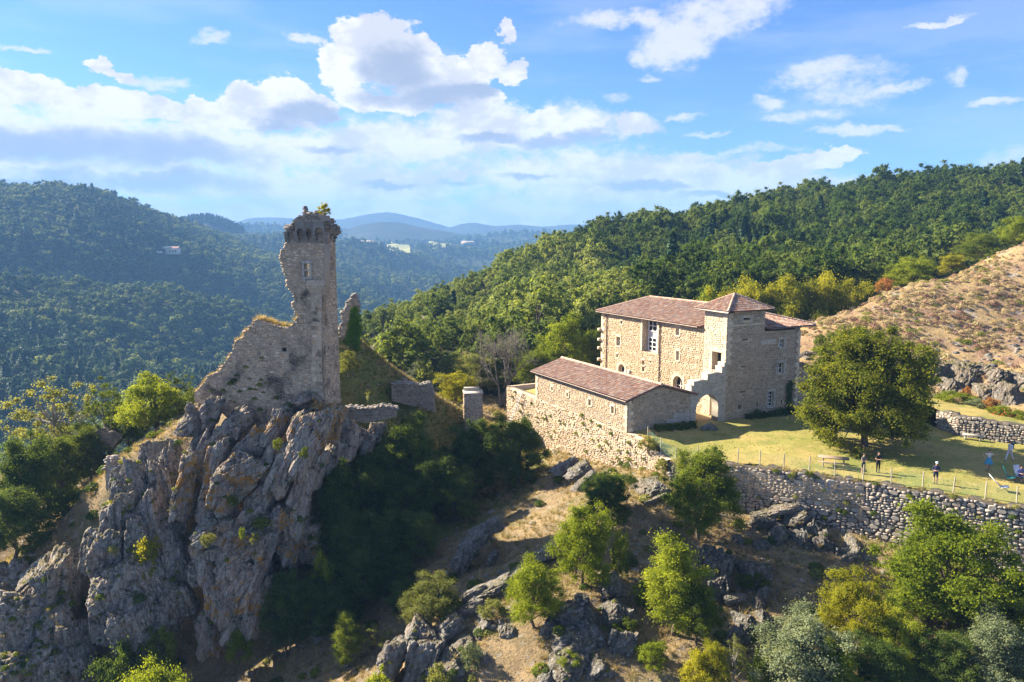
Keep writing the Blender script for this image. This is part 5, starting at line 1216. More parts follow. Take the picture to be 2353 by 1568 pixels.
# low ruined walls on the mound
def ruin_px(label, pts, y, mat, seed, thick=.8, tilt=0, indiv=120, name='ruined_wall', **kw):
    Oo = at(*pts[0], y)[:2]; e_ = np.array([math.cos(R(tilt)), math.sin(R(tilt))]); n_ = np.array([-e_[1], e_[0]])
    f = lambda a, z, d: np.array([Oo[0]+e_[0]*a+n_[0]*d, Oo[1]+e_[1]*a+n_[1]*d, z])
    po = [ip(*p_, Oo, e_) for p_ in pts]; th = thing(name, label, 'wall', tuple(f(po[0][0], min(q[1] for q in po), .3)))
    wall(th, f, po, [], thick, mat, 'ruin_mortar', 'wall', seed=seed, indiv=indiv, **kw)
    rb = MB(); pp = []; zm = np.mean([q[1] for q in po])
    for a_, b_ in zip(po, po[1:]+po[:1]):
        if (a_[1]+b_[1])/2 > zm:
            for t_ in np.linspace(0, 1, max(2, int(math.hypot(a_[0]-b_[0], a_[1]-b_[1])/.16))): pp += [f(a_[0]+(b_[0]-a_[0])*t_, a_[1]+(b_[1]-a_[1])*t_-.03+rng.normal(0, .05), d_+rng.normal(0, .1)) for d_ in (.05, .3, .55, .75)]
    rubble(rb, pp, (.12, .25), rng); part('broken_edge', rb, M[mat], th, kind='stuff'); return th, f, po
kw_ = dict(ch=(.17, .34), ar=(.8, 2.), proud=(.02, .11), gap=.035)
ruin_px('low ruined wall in shade at the end of the grassy mound', [Z1(1360, 1340), Z1(1640, 1410), Z1(1625, 1300), Z1(1600, 1225), Z1(1540, 1240), Z1(1480, 1232), Z1(1420, 1228), Z1(1360, 1232)], 81, 'ruin_top_stone', 51, tilt=12, **kw_)  # dark stone colour stands in for the shade on this wall
ruin_px('crumbling wall foot below the keep running to the bank', [Z1(1000, 1440), Z1(1200, 1480), Z1(1390, 1440), Z1(1395, 1385), Z1(1300, 1372), Z1(1200, 1390), Z1(1090, 1380), Z1(1010, 1395)], 71, 'ruin_top_stone', 52, tilt=8, **kw_)
Z4f = lambda X, Y: (.4871*X, 804+.4871*Y)
ruin_px('small grey wall with upright end post on the rock ridge', [Z4f(500, 660), Z4f(640, 620), Z4f(640, 570), Z4f(600, 558), Z4f(534, 556), Z4f(530, 512), Z4f(505, 512), Z4f(497, 560)], 68, 'terrace_stone', 53, tilt=-6, **kw_)
ruin_px('broken wall among the trees on the left ridge', [Z4f(445, 480), Z4f(520, 480), Z4f(560, 420), Z4f(520, 390), Z4f(480, 378), Z4f(445, 385)], 82, 'ruin_top_stone', 54, tilt=5, indiv=40, **kw_)
# square stone pillar
PO = at(1067, 970, 86)[:2]; pe = np.array([math.cos(R(6)), math.sin(R(6))]); pn = np.array([-pe[1], pe[0]])
pf = lambda a, z, d: np.array([PO[0]+pe[0]*a+pn[0]*d, PO[1]+pe[1]*a+pn[1]*d, z]); psd = lambda a, z, d: pf(d, z, -a)
pil = thing('stone_pillar', 'isolated square stone pillar in front of the autumn bushes', 'pillar', tuple(pf(1, -23.5, .8)))
zt_ = float(at(1080, 906, 86)[2])
wall(pil, pf, [(0, -25), (2.25, -25), (2.2, zt_), (0, zt_)], [], 1.9, 'grey_ashlar', 'ruin_mortar', 'front', ch=(.24, .36), ar=(1., 2.2), seed=55, indiv=120, proud=(.02, .06))
wall(pil, lambda a, z, d: pf(d, z, 1.9-a), [(0, -25), (1.9, -25), (1.9, zt_-.01), (0, zt_-.01)], [], .1, 'ruin_stone', 'ruin_mortar', 'side', ch=(.24, .36), ar=(1., 2.), seed=56, indiv=60, proud=(.02, .1))
mb = MB(); slab(mb, rect(-.1, 2.3, zt_+.003, zt_+.1), [], pf, -.08, 2.0); slab(mb, rect(0.05, 1.9, zt_+.1, zt_+.48), [], pf, 1.45, 1.85); part('cap', mb, M['grey_ashlar'], pil)
nth = ['first', 'second', 'third', 'fourth', 'fifth', 'sixth', 'seventh', 'eighth', 'ninth', 'tenth', 'eleventh', 'twelfth', 'thirteenth', 'fourteenth']
# ------------------------------------------------------------------ trees near the ruin and the manor (u, top, width in picture units, distance)
RVL = ['topmost below the low ruined wall', 'second row by the cliff', 'touching the cliff in the second row', 'second row towards the slope', 'in the middle of the grove', 'just above the grove centre', 'right side next to the shaded slope', 'left of the grove centre', 'lower left of the grove centre', 'lower right of the grove centre', 'near the bottom by the half lit tree', 'near the bottom beside the olive tree', 'wedged against the cliff halfway down', 'right of the grove centre', 'highest beside the pillar trees', 'high up left of the topmost']
RV = 'dense dark oak in the shaded ravine below the keep'
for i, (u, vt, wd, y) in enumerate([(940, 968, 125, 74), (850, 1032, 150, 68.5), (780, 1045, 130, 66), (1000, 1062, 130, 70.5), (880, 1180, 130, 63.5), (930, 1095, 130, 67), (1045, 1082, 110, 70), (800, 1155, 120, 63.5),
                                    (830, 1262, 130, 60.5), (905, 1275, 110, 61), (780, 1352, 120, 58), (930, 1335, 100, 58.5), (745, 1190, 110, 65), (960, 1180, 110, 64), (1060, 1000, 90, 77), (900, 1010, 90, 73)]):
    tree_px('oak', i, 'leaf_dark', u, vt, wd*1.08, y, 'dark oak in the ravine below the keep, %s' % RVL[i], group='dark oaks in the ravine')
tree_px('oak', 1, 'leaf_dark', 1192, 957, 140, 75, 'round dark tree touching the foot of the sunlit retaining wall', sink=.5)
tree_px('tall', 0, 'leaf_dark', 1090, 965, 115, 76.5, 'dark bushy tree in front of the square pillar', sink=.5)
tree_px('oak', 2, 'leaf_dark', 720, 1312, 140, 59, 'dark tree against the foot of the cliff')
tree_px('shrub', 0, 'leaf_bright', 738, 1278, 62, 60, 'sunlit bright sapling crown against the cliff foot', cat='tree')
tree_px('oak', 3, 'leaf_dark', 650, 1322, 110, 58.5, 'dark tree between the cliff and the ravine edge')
tree_px('tall', 1, 'leaf_green', 800, 1422, 85, 54, 'slender half lit tree above the bottom spur')
tree_px('sparse', 0, 'leaf_olive', 862, 1432, 85, 54, 'thin tree with yellowing tips beside the bottom spur')
NEAR = [('oak', 0, 'leaf_bright', 2190, 1188, 310, 47, 'big bright green oak in front of the terrace wall at lower right'),
        ('oak', 4, 'leaf_yellow', 1965, 1318, 170, 45.5, 'yellow leaved tree left of the big bright oak'),
        ('tall', 0, 'leaf_bright', 2060, 1385, 130, 44, 'fresh green tree between the yellow tree and the big oak'),
        ('oak', 2, 'leaf_grey', 1850, 1405, 250, 42.5, 'grey green leaved tree at the bottom edge'),
        ('oak', 1, 'leaf_green', 2345, 1300, 120, 46, 'green tree cut by the right edge below the wall'),
        ('oak', 3, 'leaf_grey', 2300, 1425, 210, 42, 'pale grey green tree in the lower right corner'),
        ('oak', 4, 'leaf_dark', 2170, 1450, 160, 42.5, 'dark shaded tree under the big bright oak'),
        ('tall', 1, 'leaf_bright', 1555, 1250, 165, 47.5, 'tall yellow green tree in the middle of the lower slope'),
        ('oak', 3, 'leaf_green', 1605, 1350, 125, 46.5, 'green tree leaning on the tall yellow green tree'),
        ('oak', 0, 'leaf_green', 1618, 1038, 185, 56.5, 'rounded oak in front of the ruined wall corner'),
        ('oak', 2, 'leaf_dark', 1395, 1078, 135, 59.5, 'small round dark green tree on the slope below the retaining wall'),
        ('oak', 1, 'leaf_bright', 1340, 1170, 160, 52.5, 'light green tree standing alone in the middle of the dry slope'),
        ('shrub', 1, 'leaf_bright', 1425, 1225, 52, 53, 'small green shrub right of the lone light green tree'),
        ('oak', 3, 'leaf_bright', 1225, 1298, 150, 49, 'vivid green leaning tree on the pale rocks'),
        ('oak', 4, 'leaf_olive', 992, 1325, 145, 53, 'pale olive tree with forked pale trunk on the spur'),
        ('oak', 0, 'leaf_yellow', 1640, 1480, 100, 42.5, 'yellow green treetop at the bottom edge'),
        ('sparse', 1, 'leaf_olive', 1690, 1470, 80, 43, 'thin olive tree with reddish tips at the bottom edge'),
        ('oak', 2, 'leaf_bright', 345, 1508, 190, 47, 'bright yellow green treetop at the lower left bottom edge'),
        ('shrub', 2, 'leaf_bright', 868, 1542, 80, 45.5, 'small bright bush at the bottom edge below the spur'),
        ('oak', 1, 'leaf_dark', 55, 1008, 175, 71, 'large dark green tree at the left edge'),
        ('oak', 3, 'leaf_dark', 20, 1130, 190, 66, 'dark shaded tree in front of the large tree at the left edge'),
        ('oak', 0, 'leaf_bright', 345, 872, 165, 79, 'lush bright green tree beside the cliff top'),
        ('sparse', 0, 'leaf_olive', 110, 868, 190, 86, 'tall sparse grey green tree on the left ridge'),
        ('sparse', 1, 'leaf_green', 240, 888, 130, 84, 'thin airy tree between the sparse tree and the lush tree'),
        ('sparse', 0, 'leaf_green', 400, 855, 85, 84, 'slim airy treetop behind the lush tree'),
        ('oak', 4, 'leaf_green', 195, 975, 120, 82, 'low green tree under the airy trees on the left ridge'),
        ('shrub', 0, 'leaf_green', 440, 900, 55, 80, 'green shrub against the left end of the ruined wall'),
        ('oak', 2, 'leaf_yellow', 1050, 850, 100, 96, 'yellow and green autumn tree behind the square pillar'),
        ('oak', 1, 'leaf_olive', 1100, 815, 120, 104, 'olive bush tree behind the bare tree'),
        ('oak', 0, 'leaf_bright', 1300, 735, 130, 104, 'light green tree behind the outbuilding roof'),
        ('oak', 3, 'leaf_green', 1365, 762, 90, 106, 'green tree at the far corner of the manor'),
        ('oak', 2, 'leaf_green', 1230, 800, 110, 102, 'dark olive tree behind the ladder wall'),
        ('shrub', 0, 'leaf_bright', 1480, 1335, 75, 50.5, 'bright bush beside the dark boulders in the middle slope'),
        ('shrub', 2, 'leaf_olive', 1135, 1395, 75, 51, 'olive bush on the pale ridge right of the olive tree'),
        ('shrub', 1, 'leaf_green', 1430, 1425, 85, 47.5, 'green bush among the blackish rocks'),
        ('shrub', 0, 'leaf_bright', 1310, 1500, 80, 45.3, 'low bright bush in the dry grass at the bottom'),
        ('shrub', 2, 'leaf_green', 1735, 1330, 85, 51.5, 'green bush between the tall tree and the yellow tree'),
        ('shrub', 1, 'leaf_bright', 1500, 1480, 95, 45, 'bright bush under the tall yellow green tree at the bottom'),
        ('oak', 2, 'leaf_green', 2250, 1330, 150, 45.5, 'green tree behind the grey green tree at the lower right'),
        ('oak', 0, 'leaf_green', 2110, 1330, 140, 48.5, 'shaded green tree under the left side of the big bright oak'),
        ('shrub', 2, 'leaf_green', 1760, 1500, 90, 43, 'green bush left of the grey green tree at the bottom'),
        ('oak', 1, 'leaf_dark', 2030, 1470, 170, 42, 'dark tree at the bottom edge under the fresh green tree'),
        ('oak', 3, 'leaf_bright', 1930, 1480, 120, 41.5, 'bright low tree at the bottom edge under the yellow tree'),
        ('shrub', 0, 'leaf_yellow', 1600, 1500, 90, 42.5, 'yellowish bush at the bottom edge left of the yellow treetop'),
        ('oak', 4, 'leaf_bright', 2380, 1380, 150, 43, 'bright green tree leaning in from the right edge'),
        ('oak', 2, 'leaf_green', 440, 930, 80, 83, 'low green tree behind the left end of the ruined wall'),
        ('oak', 0, 'leaf_green', 290, 930, 110, 86, 'shaded green tree behind the lush tree'),
        ('oak', 3, 'leaf_green', 130, 1010, 130, 78, 'green tree behind the large tree at the left edge')]
p_ = at(800, 812, 76.5); plant_tree('shrub', 1, 'leaf_olive', p_[0], p_[1], p_[2]-2.1, 2.2, 2.8, 'olive shrub on the mound behind the keep', 'shrub')
for (k, i, lm, u, vt, wd, y, lb) in NEAR: tree_px(k, i, lm, u, vt, wd, y, lb, cat='shrub' if k == 'shrub' else 'tree', bark='pale_bark' if lm == 'leaf_olive' else 'bark')
SHR = [('leaf_yellow', 283, 1137, 62, 61, 'yellow leaved sapling high on the grey rib'), ('leaf_yellow', 335, 1240, 80, 58.5, 'yellow green sapling in the gully of the rib'),
       ('leaf_bright', 545, 1450, 70, 57, 'fresh green bush at the foot of the cliff'), ('leaf_dark', 280, 1488, 130, 54, 'dark bush at the foot of the grey rib'),
       ('leaf_green', 365, 1450, 90, 55.5, 'green bush between rib and cliff foot'), ('leaf_green', 160, 1115, 60, 73, 'yellowish bush on the sunlit bank at left'),
       ('leaf_grey', 1080, 1480, 60, 47, 'dry grey bush on the pale spur'), ('leaf_olive', 1010, 1535, 90, 45.5, 'straw coloured bush on the spur at the bottom edge')]
for i, (lm, u, vt, wd, y, lb) in enumerate(SHR):
    p_ = at(u, vt, y); w__ = wd*y/F_PX; plant_tree('shrub', i, lm, p_[0], p_[1], p_[2]-1.3*w__, 1.3*w__, w__, lb, 'shrub')
for i, (u, vt, wd, y, lm) in enumerate([(640, 1010, 26, 62, 'leaf_green'), (700, 1030, 24, 62, 'leaf_green'), (585, 1225, 30, 59, 'leaf_olive'), (480, 1230, 40, 59, 'leaf_olive'), (556, 1215, 18, 58.5, 'leaf_bright'), (600, 1190, 50, 61, 'leaf_green'), (535, 1140, 30, 60.5, 'leaf_green')]):
    p_ = at(u, vt+12, y-1.); plant_tree('shrub', i, lm, p_[0], p_[1], p_[2]-.5, 1.0, wd*y/F_PX, 'small tuft of scrub on the cliff, '+('upper middle', 'beside the tall pale slab', 'right of the lower bulge', 'left of the lower bulge', 'tiny bright one in the centre', 'wide one below the centre', 'under the orange slab')[i], 'shrub', 'scrub tufts on the cliff')

# the walnut on the lawn
wc, wt = build_tree(seed=77, nleaf=190000, leaf=.095, rad=(5.3, 5.3, 5.1), cz=4.8, nclump=420, clump=(.5, 1.0), trunk=.34, limbs=18, lump=.26)
wp = at(1998, 1040, 64.5); wz = float(P(wp[0], wp[1])[0]); top = at(1990, 764, 65)[2]
wn_ = thing('walnut_tree', 'huge dense walnut tree with yellowing leaves on the lawn', 'tree', (wp[0], wp[1]+1, wz)); wn_.scale = (1.04, 1.04, (top-wz)/10.2)
obj('crown', wc.mesh('crown', M['leaf_walnut']), wn_); obj('trunk', wt.mesh('trunk', M['bark'], True), wn_)

# bare tree
def bare_tree(seed, depth=6):
    rng = np.random.default_rng(seed); b = MB()
    def grow(p_, d_, L, r, k):
        q_ = p_+d_*L*.5+rng.normal(0, .05*L, 3); e_ = p_+d_*L; b.tube([p_, q_, e_], [r, r*.8, r*.62], 5 if k < 3 else 3, cap=False)
        if k >= depth: return
        for _ in range(3 if k < 4 else 2+int(rng.uniform() < .5)):
            nd = d_+rng.normal(0, .55, 3); nd[2] += .12; nd /= np.linalg.norm(nd); grow(e_, nd, L*rng.uniform(.62, .85), r*.6, k+1)
    for j in range(3): grow(np.array([rng.normal(0, .2), rng.normal(0, .2), -.4]), np.array([rng.normal(0, .3), rng.normal(0, .3), 1.]), 2.3, .2, 0)
    return b
p_ = at(1150, 745, 100); zb = float(H(p_[0], 100)[0]); bb = bare_tree(5)
V_ = np.concatenate(bb.v); sc_ = (p_[2]-zb)/V_[:, 2].max(); wid = 170*100/F_PX/np.ptp(V_[:, 0])
o = obj('bare_tree', bb.mesh('bare_tree', M['dead_wood']), None, (p_[0], 100, zb)); o.scale = (wid, wid, sc_); tag(o, 'leafless grey tree with fine tangled branches behind the pillar', 'tree')

# yellowing trees behind the manor and along the heather crest
G_ = lambda x, y: np.maximum(RH(x, y), E(x, y))
YL = [('leaf_bright', 1622, 683, 70, 107), ('leaf_yellow', 1670, 668, 85, 108), ('leaf_yellow', 1730, 655, 90, 109), ('leaf_yellow', 1790, 640, 95, 110), ('leaf_walnut', 1850, 645, 95, 110), ('leaf_yellow', 1905, 642, 95, 111), ('leaf_yellow', 1960, 648, 90, 112), ('leaf_bright', 1700, 690, 80, 105), ('leaf_walnut', 1820, 690, 90, 106), ('leaf_walnut', 1900, 695, 80, 106)]
_n = ['first', 'second', 'third', 'fourth', 'fifth', 'sixth', 'seventh', 'eighth', 'ninth', 'tenth', 'eleventh', 'twelfth', 'thirteenth', 'fourteenth']
for i, (lm, u, vt, wd, y) in enumerate(sorted(YL, key=lambda q: q[1])): tree_px('oak', i, lm, u, vt, wd*1.5, y, 'yellow green tree in the row behind the manor roof, %s from the left' % nth[i], ground=RH, group='yellowing trees behind the manor')
for i, (k, lm, u, vt, wd, y, lb) in enumerate([('shrub', 'leaf_orange', 2032, 640, 45, 112, 'small orange red bush at the crest of the heather slope'), ('oak', 'leaf_bright', 2100, 592, 110, 122, 'green bush tree above the orange bush on the crest'), ('oak', 'leaf_yellow', 2190, 580, 60, 124, 'yellow orange tree on the heather crest'),
        ('oak', 'leaf_green', 2260, 540, 110, 132, 'green tree behind the heather crest near the right edge'), ('oak', 'leaf_bright', 2345, 500, 90, 132, 'light green tree behind the heather crest at the right edge'), ('oak', 'leaf_green', 2050, 615, 70, 125, 'dark green tree behind the orange bush')]):
    tree_px(k, i, lm, u, vt, wd, y, lb, ground=E, cat='tree')
GS = [('leaf_green', 1885, 770, 34, 92, 'round green shrub beside the manor roof tip'), ('leaf_green', 1920, 762, 52, 91, 'bushy dark green shrub behind the walnut'), ('leaf_dark', 1958, 780, 50, 90, 'low dark shrub left of the white post'), ('leaf_bright', 1888, 797, 60, 89.5, 'low light green shrub on the garden wall'),
      ('leaf_bright', 2112, 795, 34, 88, 'small bright bush right of the white post'), ('leaf_bright', 2190, 900, 95, 77.5, 'bright green plants at the rock foot above the terrace'), ('leaf_grey', 2245, 925, 60, 75, 'grey leaved shrub on the terrace edge'), ('leaf_bright', 2300, 945, 60, 72, 'leafy plant with red flowers on the terrace'),
      ('leaf_bright', 2340, 955, 60, 70.5, 'green plants at the right end of the terrace bed'), ('leaf_orange', 2275, 915, 40, 74, 'orange tinged shrub above the terrace flowers'), ('leaf_orange', 2222, 890, 30, 78, 'reddish bush on the shaded rock face'), ('leaf_green', 2150, 865, 40, 82, 'low green cushion on the rocky slope')]
for i, (lm, u, vt, wd, y, lb) in enumerate(GS):
    p_ = at(u, vt, y); z_ = max(float(E(p_[0], y)[0]), float(T_z(p_[0], y)) if y < 78.5 else -99)
    plant_tree('shrub', i, lm, p_[0], y, z_-.1, max(p_[2]-z_+.1, .9), wd*y/F_PX, lb, 'shrub')
outcrop('rock_outcrop', 'dark craggy rock band along the foot of the heather slope', [
    (2040, 880, 40, 22, 70, 83.5), (2085, 862, 40, 24, 40, 83.5), (2130, 850, 42, 26, 55, 83), (2170, 870, 40, 28, 30, 81), (2215, 862, 44, 26, 60, 81.5), (2250, 885, 42, 30, 20, 79), (2290, 870, 40, 28, 50, 80), (2330, 890, 46, 32, 30, 77.5), (2300, 915, 36, 26, 10, 75.8), (2350, 930, 40, 26, 20, 73.8), (2200, 900, 36, 24, 30, 79), (2130, 885, 36, 20, 60, 81), (2390, 900, 50, 36, 20, 76), (2440, 930, 50, 36, 30, 73), (2000, 868, 30, 16, 70, 85)], (0, 0, 1), 'heath_rock', 80, 1.2)
outcrop('rock_outcrop', 'thin dark ledge of rock high on the heather slope', [(2062, 692, 38, 6, 68, 106), (2035, 700, 26, 5, 70, 105.5), (1985, 722, 30, 4, 76, 103)], (0, 0, 1), 'heath_rock', 106, .5)
outcrop('rock_outcrop', 'dark rock slabs showing through the wood left of the manor', [(880, 792, 40, 10, 52, 150), (925, 765, 45, 10, 55, 163), (850, 810, 30, 8, 50, 143), (960, 742, 30, 7, 60, 172)], (0, 0, 1), 'dark_rock', 150, .4)
# flowers
def flowers(c, n, spread, rng):
    p_ = np.asarray(c)+rng.normal(0, 1, (n, 3))*np.array([spread, spread*.5, .25]); v, f = leaf_quads(p_, rand_dir(n, rng), .07, rng); b = MB(); b.add(v, f); return b
p_ = at(2310, 955, 71); single('flower_bed', flowers(p_, 130, .9, RNG), M['flower'], 'scattered red flowers in the terrace bed', 'flowers', tuple(p_))
p_ = W(-3.4, -.25, -18.9); plant_tree('shrub', 0, 'leaf_olive', p_[0], p_[1], p_[2]-.6, 1.3, 2.2, 'flowering shrub hanging over the broken wall corner', 'shrub')
p_ = W(-5.6, -.2, -19.9); plant_tree('shrub', 1, 'leaf_olive', p_[0], p_[1], p_[2]-1., 1.2, 1.6, 'scrub growing from the end of the broken retaining wall', 'shrub')
single('flower_cluster', flowers(W(-3.3, -.3, -18.4), 40, .5, RNG), M['flower'], 'few red blossoms on the wall corner shrub', 'flowers', tuple(W(-3.3, -.3, -18.4)))
# planting at the foot of the manor and gable
for i in range(9):
    p_ = W(-.55, 15.6+i*.9, 0); z_ = float(P(p_[0], p_[1])[0])
    plant_tree('shrub', i, 'leaf_dark', p_[0], p_[1], z_-.15, RNG.uniform(.7, 1.3), RNG.uniform(1., 1.4), 'low dark plant in the bed along the shaded manor wall, %s from the arch' % nth[i], 'shrub', 'plants along the manor wall')
for i in range(5):
    p_ = W(-.9, 3.3+i*1.0, 0); z_ = float(P(p_[0], p_[1])[0])
    plant_tree('shrub', i, 'leaf_green', p_[0], p_[1], z_-.2, .8, 1.5, 'low clipped shrub at the foot of the gable, %s from the wall corner' % nth[i], 'shrub', 'shrubs along the gable')
iv2 = [(21.3, -18.6), (21.9, -18.6), (22.1, -17.3), (21.9, -16.4), (22.2, -15.8), (21.6, -15.5), (21.2, -16.1), (21.5, -17.0)]
single('climbing_plant', leaf_patch(iv2, spl(0.0), 500, .12, .25, RNG), M['leaf_dark'], 'dark climber on the manor wall near its right corner', 'climber', tuple(W(-.1, 21.7, -18.7)))

# boulder on the lawn
mbz = float(P(*W(-2.2, 8.2))[0]); th = thing('boulder', 'flat pale boulder lying on the lawn by the gable shrubs', 'rock', tuple(W(-2.2, 8.2, mbz)))
rock(th, 3, 'spur', W(-2.2, 8.2, mbz+.15), .95, .35, 80, .6)
p_ = at(2170*.4385+1321+6, 976+.4385*383, 51.3); 

# ------------------------------------------------------------------ fence along the lawn edge
fpts = [(12.7, 67.1), (13.5, 65.0), (14.4, 63.0), (16.3, 62.7), (17.7, 61.9), (19.3, 61.2), (20.94, 60.45), (22.67, 59.6), (24.44, 58.75), (26.15, 57.85), (28.0, 56.9), (29.8, 55.95), (31.65, 54.9), (33.4, 53.85), (35.2, 52.85), (36.9, 51.9), (38.8, 50.9)]
fpz = [float(P(x, y)[0]) for x, y in fpts]
fence = thing('wire_fence', 'wire mesh fence on slim wooden posts along the lawn edge', 'fence', (fpts[8][0], fpts[8][1], fpz[8]))
for (x, y), z in zip(fpts, fpz):
    mb = MB(); mb.tube([(x, y, z-.2), (x+RNG.normal(0, .03), y+RNG.normal(0, .03), z+1.28)], .045, 6); part('post', mb, M['post'], fence)
mb = MB()
for i in range(len(fpts)-1):
    a_ = np.array([*fpts[i], fpz[i]]); b_ = np.array([*fpts[i+1], fpz[i+1]]); L = np.linalg.norm(b_-a_)
    for h_ in np.arange(.05, 1.06, .11): mb.tube([a_+[0, 0, h_], (a_+b_)/2+[0, 0, h_-.03], b_+[0, 0, h_]], .0045, 3, cap=False)
    for t_ in np.arange(0, 1, .11/L): q_ = a_+(b_-a_)*t_; mb.tube([q_+[0, 0, .04], q_+[0, 0, 1.05]], .0045, 3, cap=False)
part('wire_mesh', mb, M['wire'], fence)
# netting on the courtyard end wall
# ladder against the wall
lad = thing('ladder', 'aluminium ladder leaning on the low wall left of the outbuilding', 'ladder', tuple(W(21.8, -1.4, -24)))
b0 = W(22.6, -1.6, float(H(*W(22.6, -1.6))[0])); t0 = W(20.6, -.18, -18.3); sd = np.r_[AX*.2, 0]
for s_ in (-1, 1):
    mb = MB(); mb.tube([b0+sd*s_, t0+sd*s_], .045, 4); part('rail', mb, M['steel'], lad)
for i in range(16):
    q_ = b0+(t0-b0)*(i+.6)/16.5; mb = MB(); mb.tube([q_-sd, q_+sd], .025, 5); part('rung', mb, M['steel'], lad)
# white marker post and mast
p_ = at(2062, 792, 88); z_ = float(E(p_[0], 88)[0]); mb = MB(); mb.cbox((p_[0], 88, z_+.9), .16, .16, 2.0, .2); mb.cbox((p_[0], 88, z_+1.93), .2, .2, .06, .2); single('marker_post', mb, M['white_frame'], 'tall white post on the rocky slope behind the walnut', 'post', (p_[0], 88, z_))
p_ = at(1723, 500, 296); z_ = float(RH(p_[0], 296)[0]); mb = MB(); mb.tube([(p_[0], 296, z_), (p_[0], 296, at(1723, 452, 296)[2])], [.22, .14], 6); mb.cbox((p_[0], 296, at(1723, 460, 296)[2]), 3.0, .2, .2); single('utility_pole', mb, M['wood'], 'slim utility pole rising above the trees on the skyline', 'pole', (p_[0], 296, z_))

# ------------------------------------------------------------------ bench, table, chairs
def on_lawn(x, y): return np.array([x, y, float(P(x, y)[0])])
c_ = on_lawn(43.4, 67.7); e_ = np.array([.86, -.5, 0]); n_ = np.array([.5, .86, 0]); bn = thing('stone_bench', 'stone bench against the low terrace wall', 'bench', tuple(c_))
mb = MB(); mb.box(c_-e_*.85-n_*.22+[0, 0, .42], e_*1.7, n_*.44, (0, 0, .12)); part('seat', mb, M['grey_ashlar'], bn)
for s_ in (-.6, .6): mb = MB(); mb.box(c_+e_*(s_-.1)-n_*.18, e_*.2, n_*.36, (0, 0, .42)); part('leg', mb, M['grey_ashlar'], bn)
c_ = on_lawn(26.9, 59.9); e_ = np.array([.93, -.36, 0]); n_ = np.array([.36, .93, 0]); tb = thing('picnic_table', 'weathered wooden picnic table under the left side of the walnut', 'table', tuple(c_))
for k in range(5): mb = MB(); mb.box(c_-e_*1.2+n_*(-.4+k*.165)+[0, 0, .72], e_*2.4, n_*.15, (0, 0, .05)); part('plank', mb, M['wood'], tb)
for s_ in (-.72, .56): mb = MB(); mb.box(c_-e_*1.2+n_*s_+[0, 0, .43], e_*2.4, n_*.24, (0, 0, .05)); part('bench_plank', mb, M['wood'], tb)
for s_ in (-.8, .8):
    for q in (-1, 1): mb = MB(); mb.tube([c_+e_*s_+n_*(q*.6), c_+e_*s_+n_*(q*.18)+[0, 0, .71]], .05, 4); part('leg', mb, M['wood'], tb)
M['teal'] = plain('teal canvas', (.02, .30, .26), .8, .06); M['white_cloth'] = plain('white canvas', (.75, .76, .78), .8, .05); M['dark_metal'] = plain('dark tube', (.05, .05, .05), .5)
def folding_chair(x, y, rz, cm, label, recl=.5, scale=1.):
    c_ = on_lawn(x, y); f = np.array([math.cos(rz), math.sin(rz), 0]); s_ = np.array([-f[1], f[0], 0]); th = thing('deck_chair', label, 'chair', tuple(c_))
    seat = [c_+f*.35*scale+[0, 0, .42], c_-f*.15*scale+[0, 0, .30]]; backp = [seat[1], c_-f*(.15+recl)*scale+[0, 0, 1.12*scale]]
    for nm, (a_, b_) in (('seat', seat), ('backrest', backp)):
        mb = MB(); mb.box(a_-s_*.27, b_-a_, s_*.54, (0, 0, .03)); part(nm, mb, M[cm], th)
    for q in (-1, 1):
        mb = MB(); mb.tube([c_+f*.4+s_*.28*q, c_-f*.35+s_*.28*q+[0, 0, .6]], .018, 5); part('leg', mb, M['dark_metal'], th)
        mb = MB(); mb.tube([c_-f*.4+s_*.28*q, c_+f*.38+s_*.28*q+[0, 0, .45]], .018, 5); part('leg', mb, M['dark_metal'], th)
folding_chair(37.3, 54.1, R(-25), 'white_cloth', 'white reclining deck chair on the lawn by the fence', .75, 1.05)
folding_chair(39.3, 56.3, R(-35), 'teal', 'teal deck chair at the right edge of the lawn', .35, 1.05)

# ------------------------------------------------------------------ people
def skin_mesh(verts, edges, radii):
    me = bpy.data.meshes.new('tmp'); me.from_pydata([tuple(v) for v in verts], edges, []); o = bpy.data.objects.new('tmp', me); COL.objects.link(o)
    sk = o.modifiers.new('s', 'SKIN'); sk.use_smooth_shade = True
    lay = me.skin_vertices[0].data
    for i, r in enumerate(radii): lay[i].radius = (r, r*.85) if np.isscalar(r) else r
    lay[0].use_root = True
    ss = o.modifiers.new('u', 'SUBSURF'); ss.levels = 1; ss.render_levels = 1
    dg = bpy.context.evaluated_depsgraph_get(); ev = bpy.data.meshes.new_from_object(o.evaluated_get(dg)); bpy.data.objects.remove(o); return ev
M['skin'] = plain('skin', (.42, .24, .16), .6, .05); M['hair'] = plain('dark hair', (.025, .018, .014), .6, .2)
CL = {}
def cloth(c):
    if c not in CL: CL[c] = plain('cloth %.2f %.2f %.2f' % c, c, .85, .08)
    return CL[c]
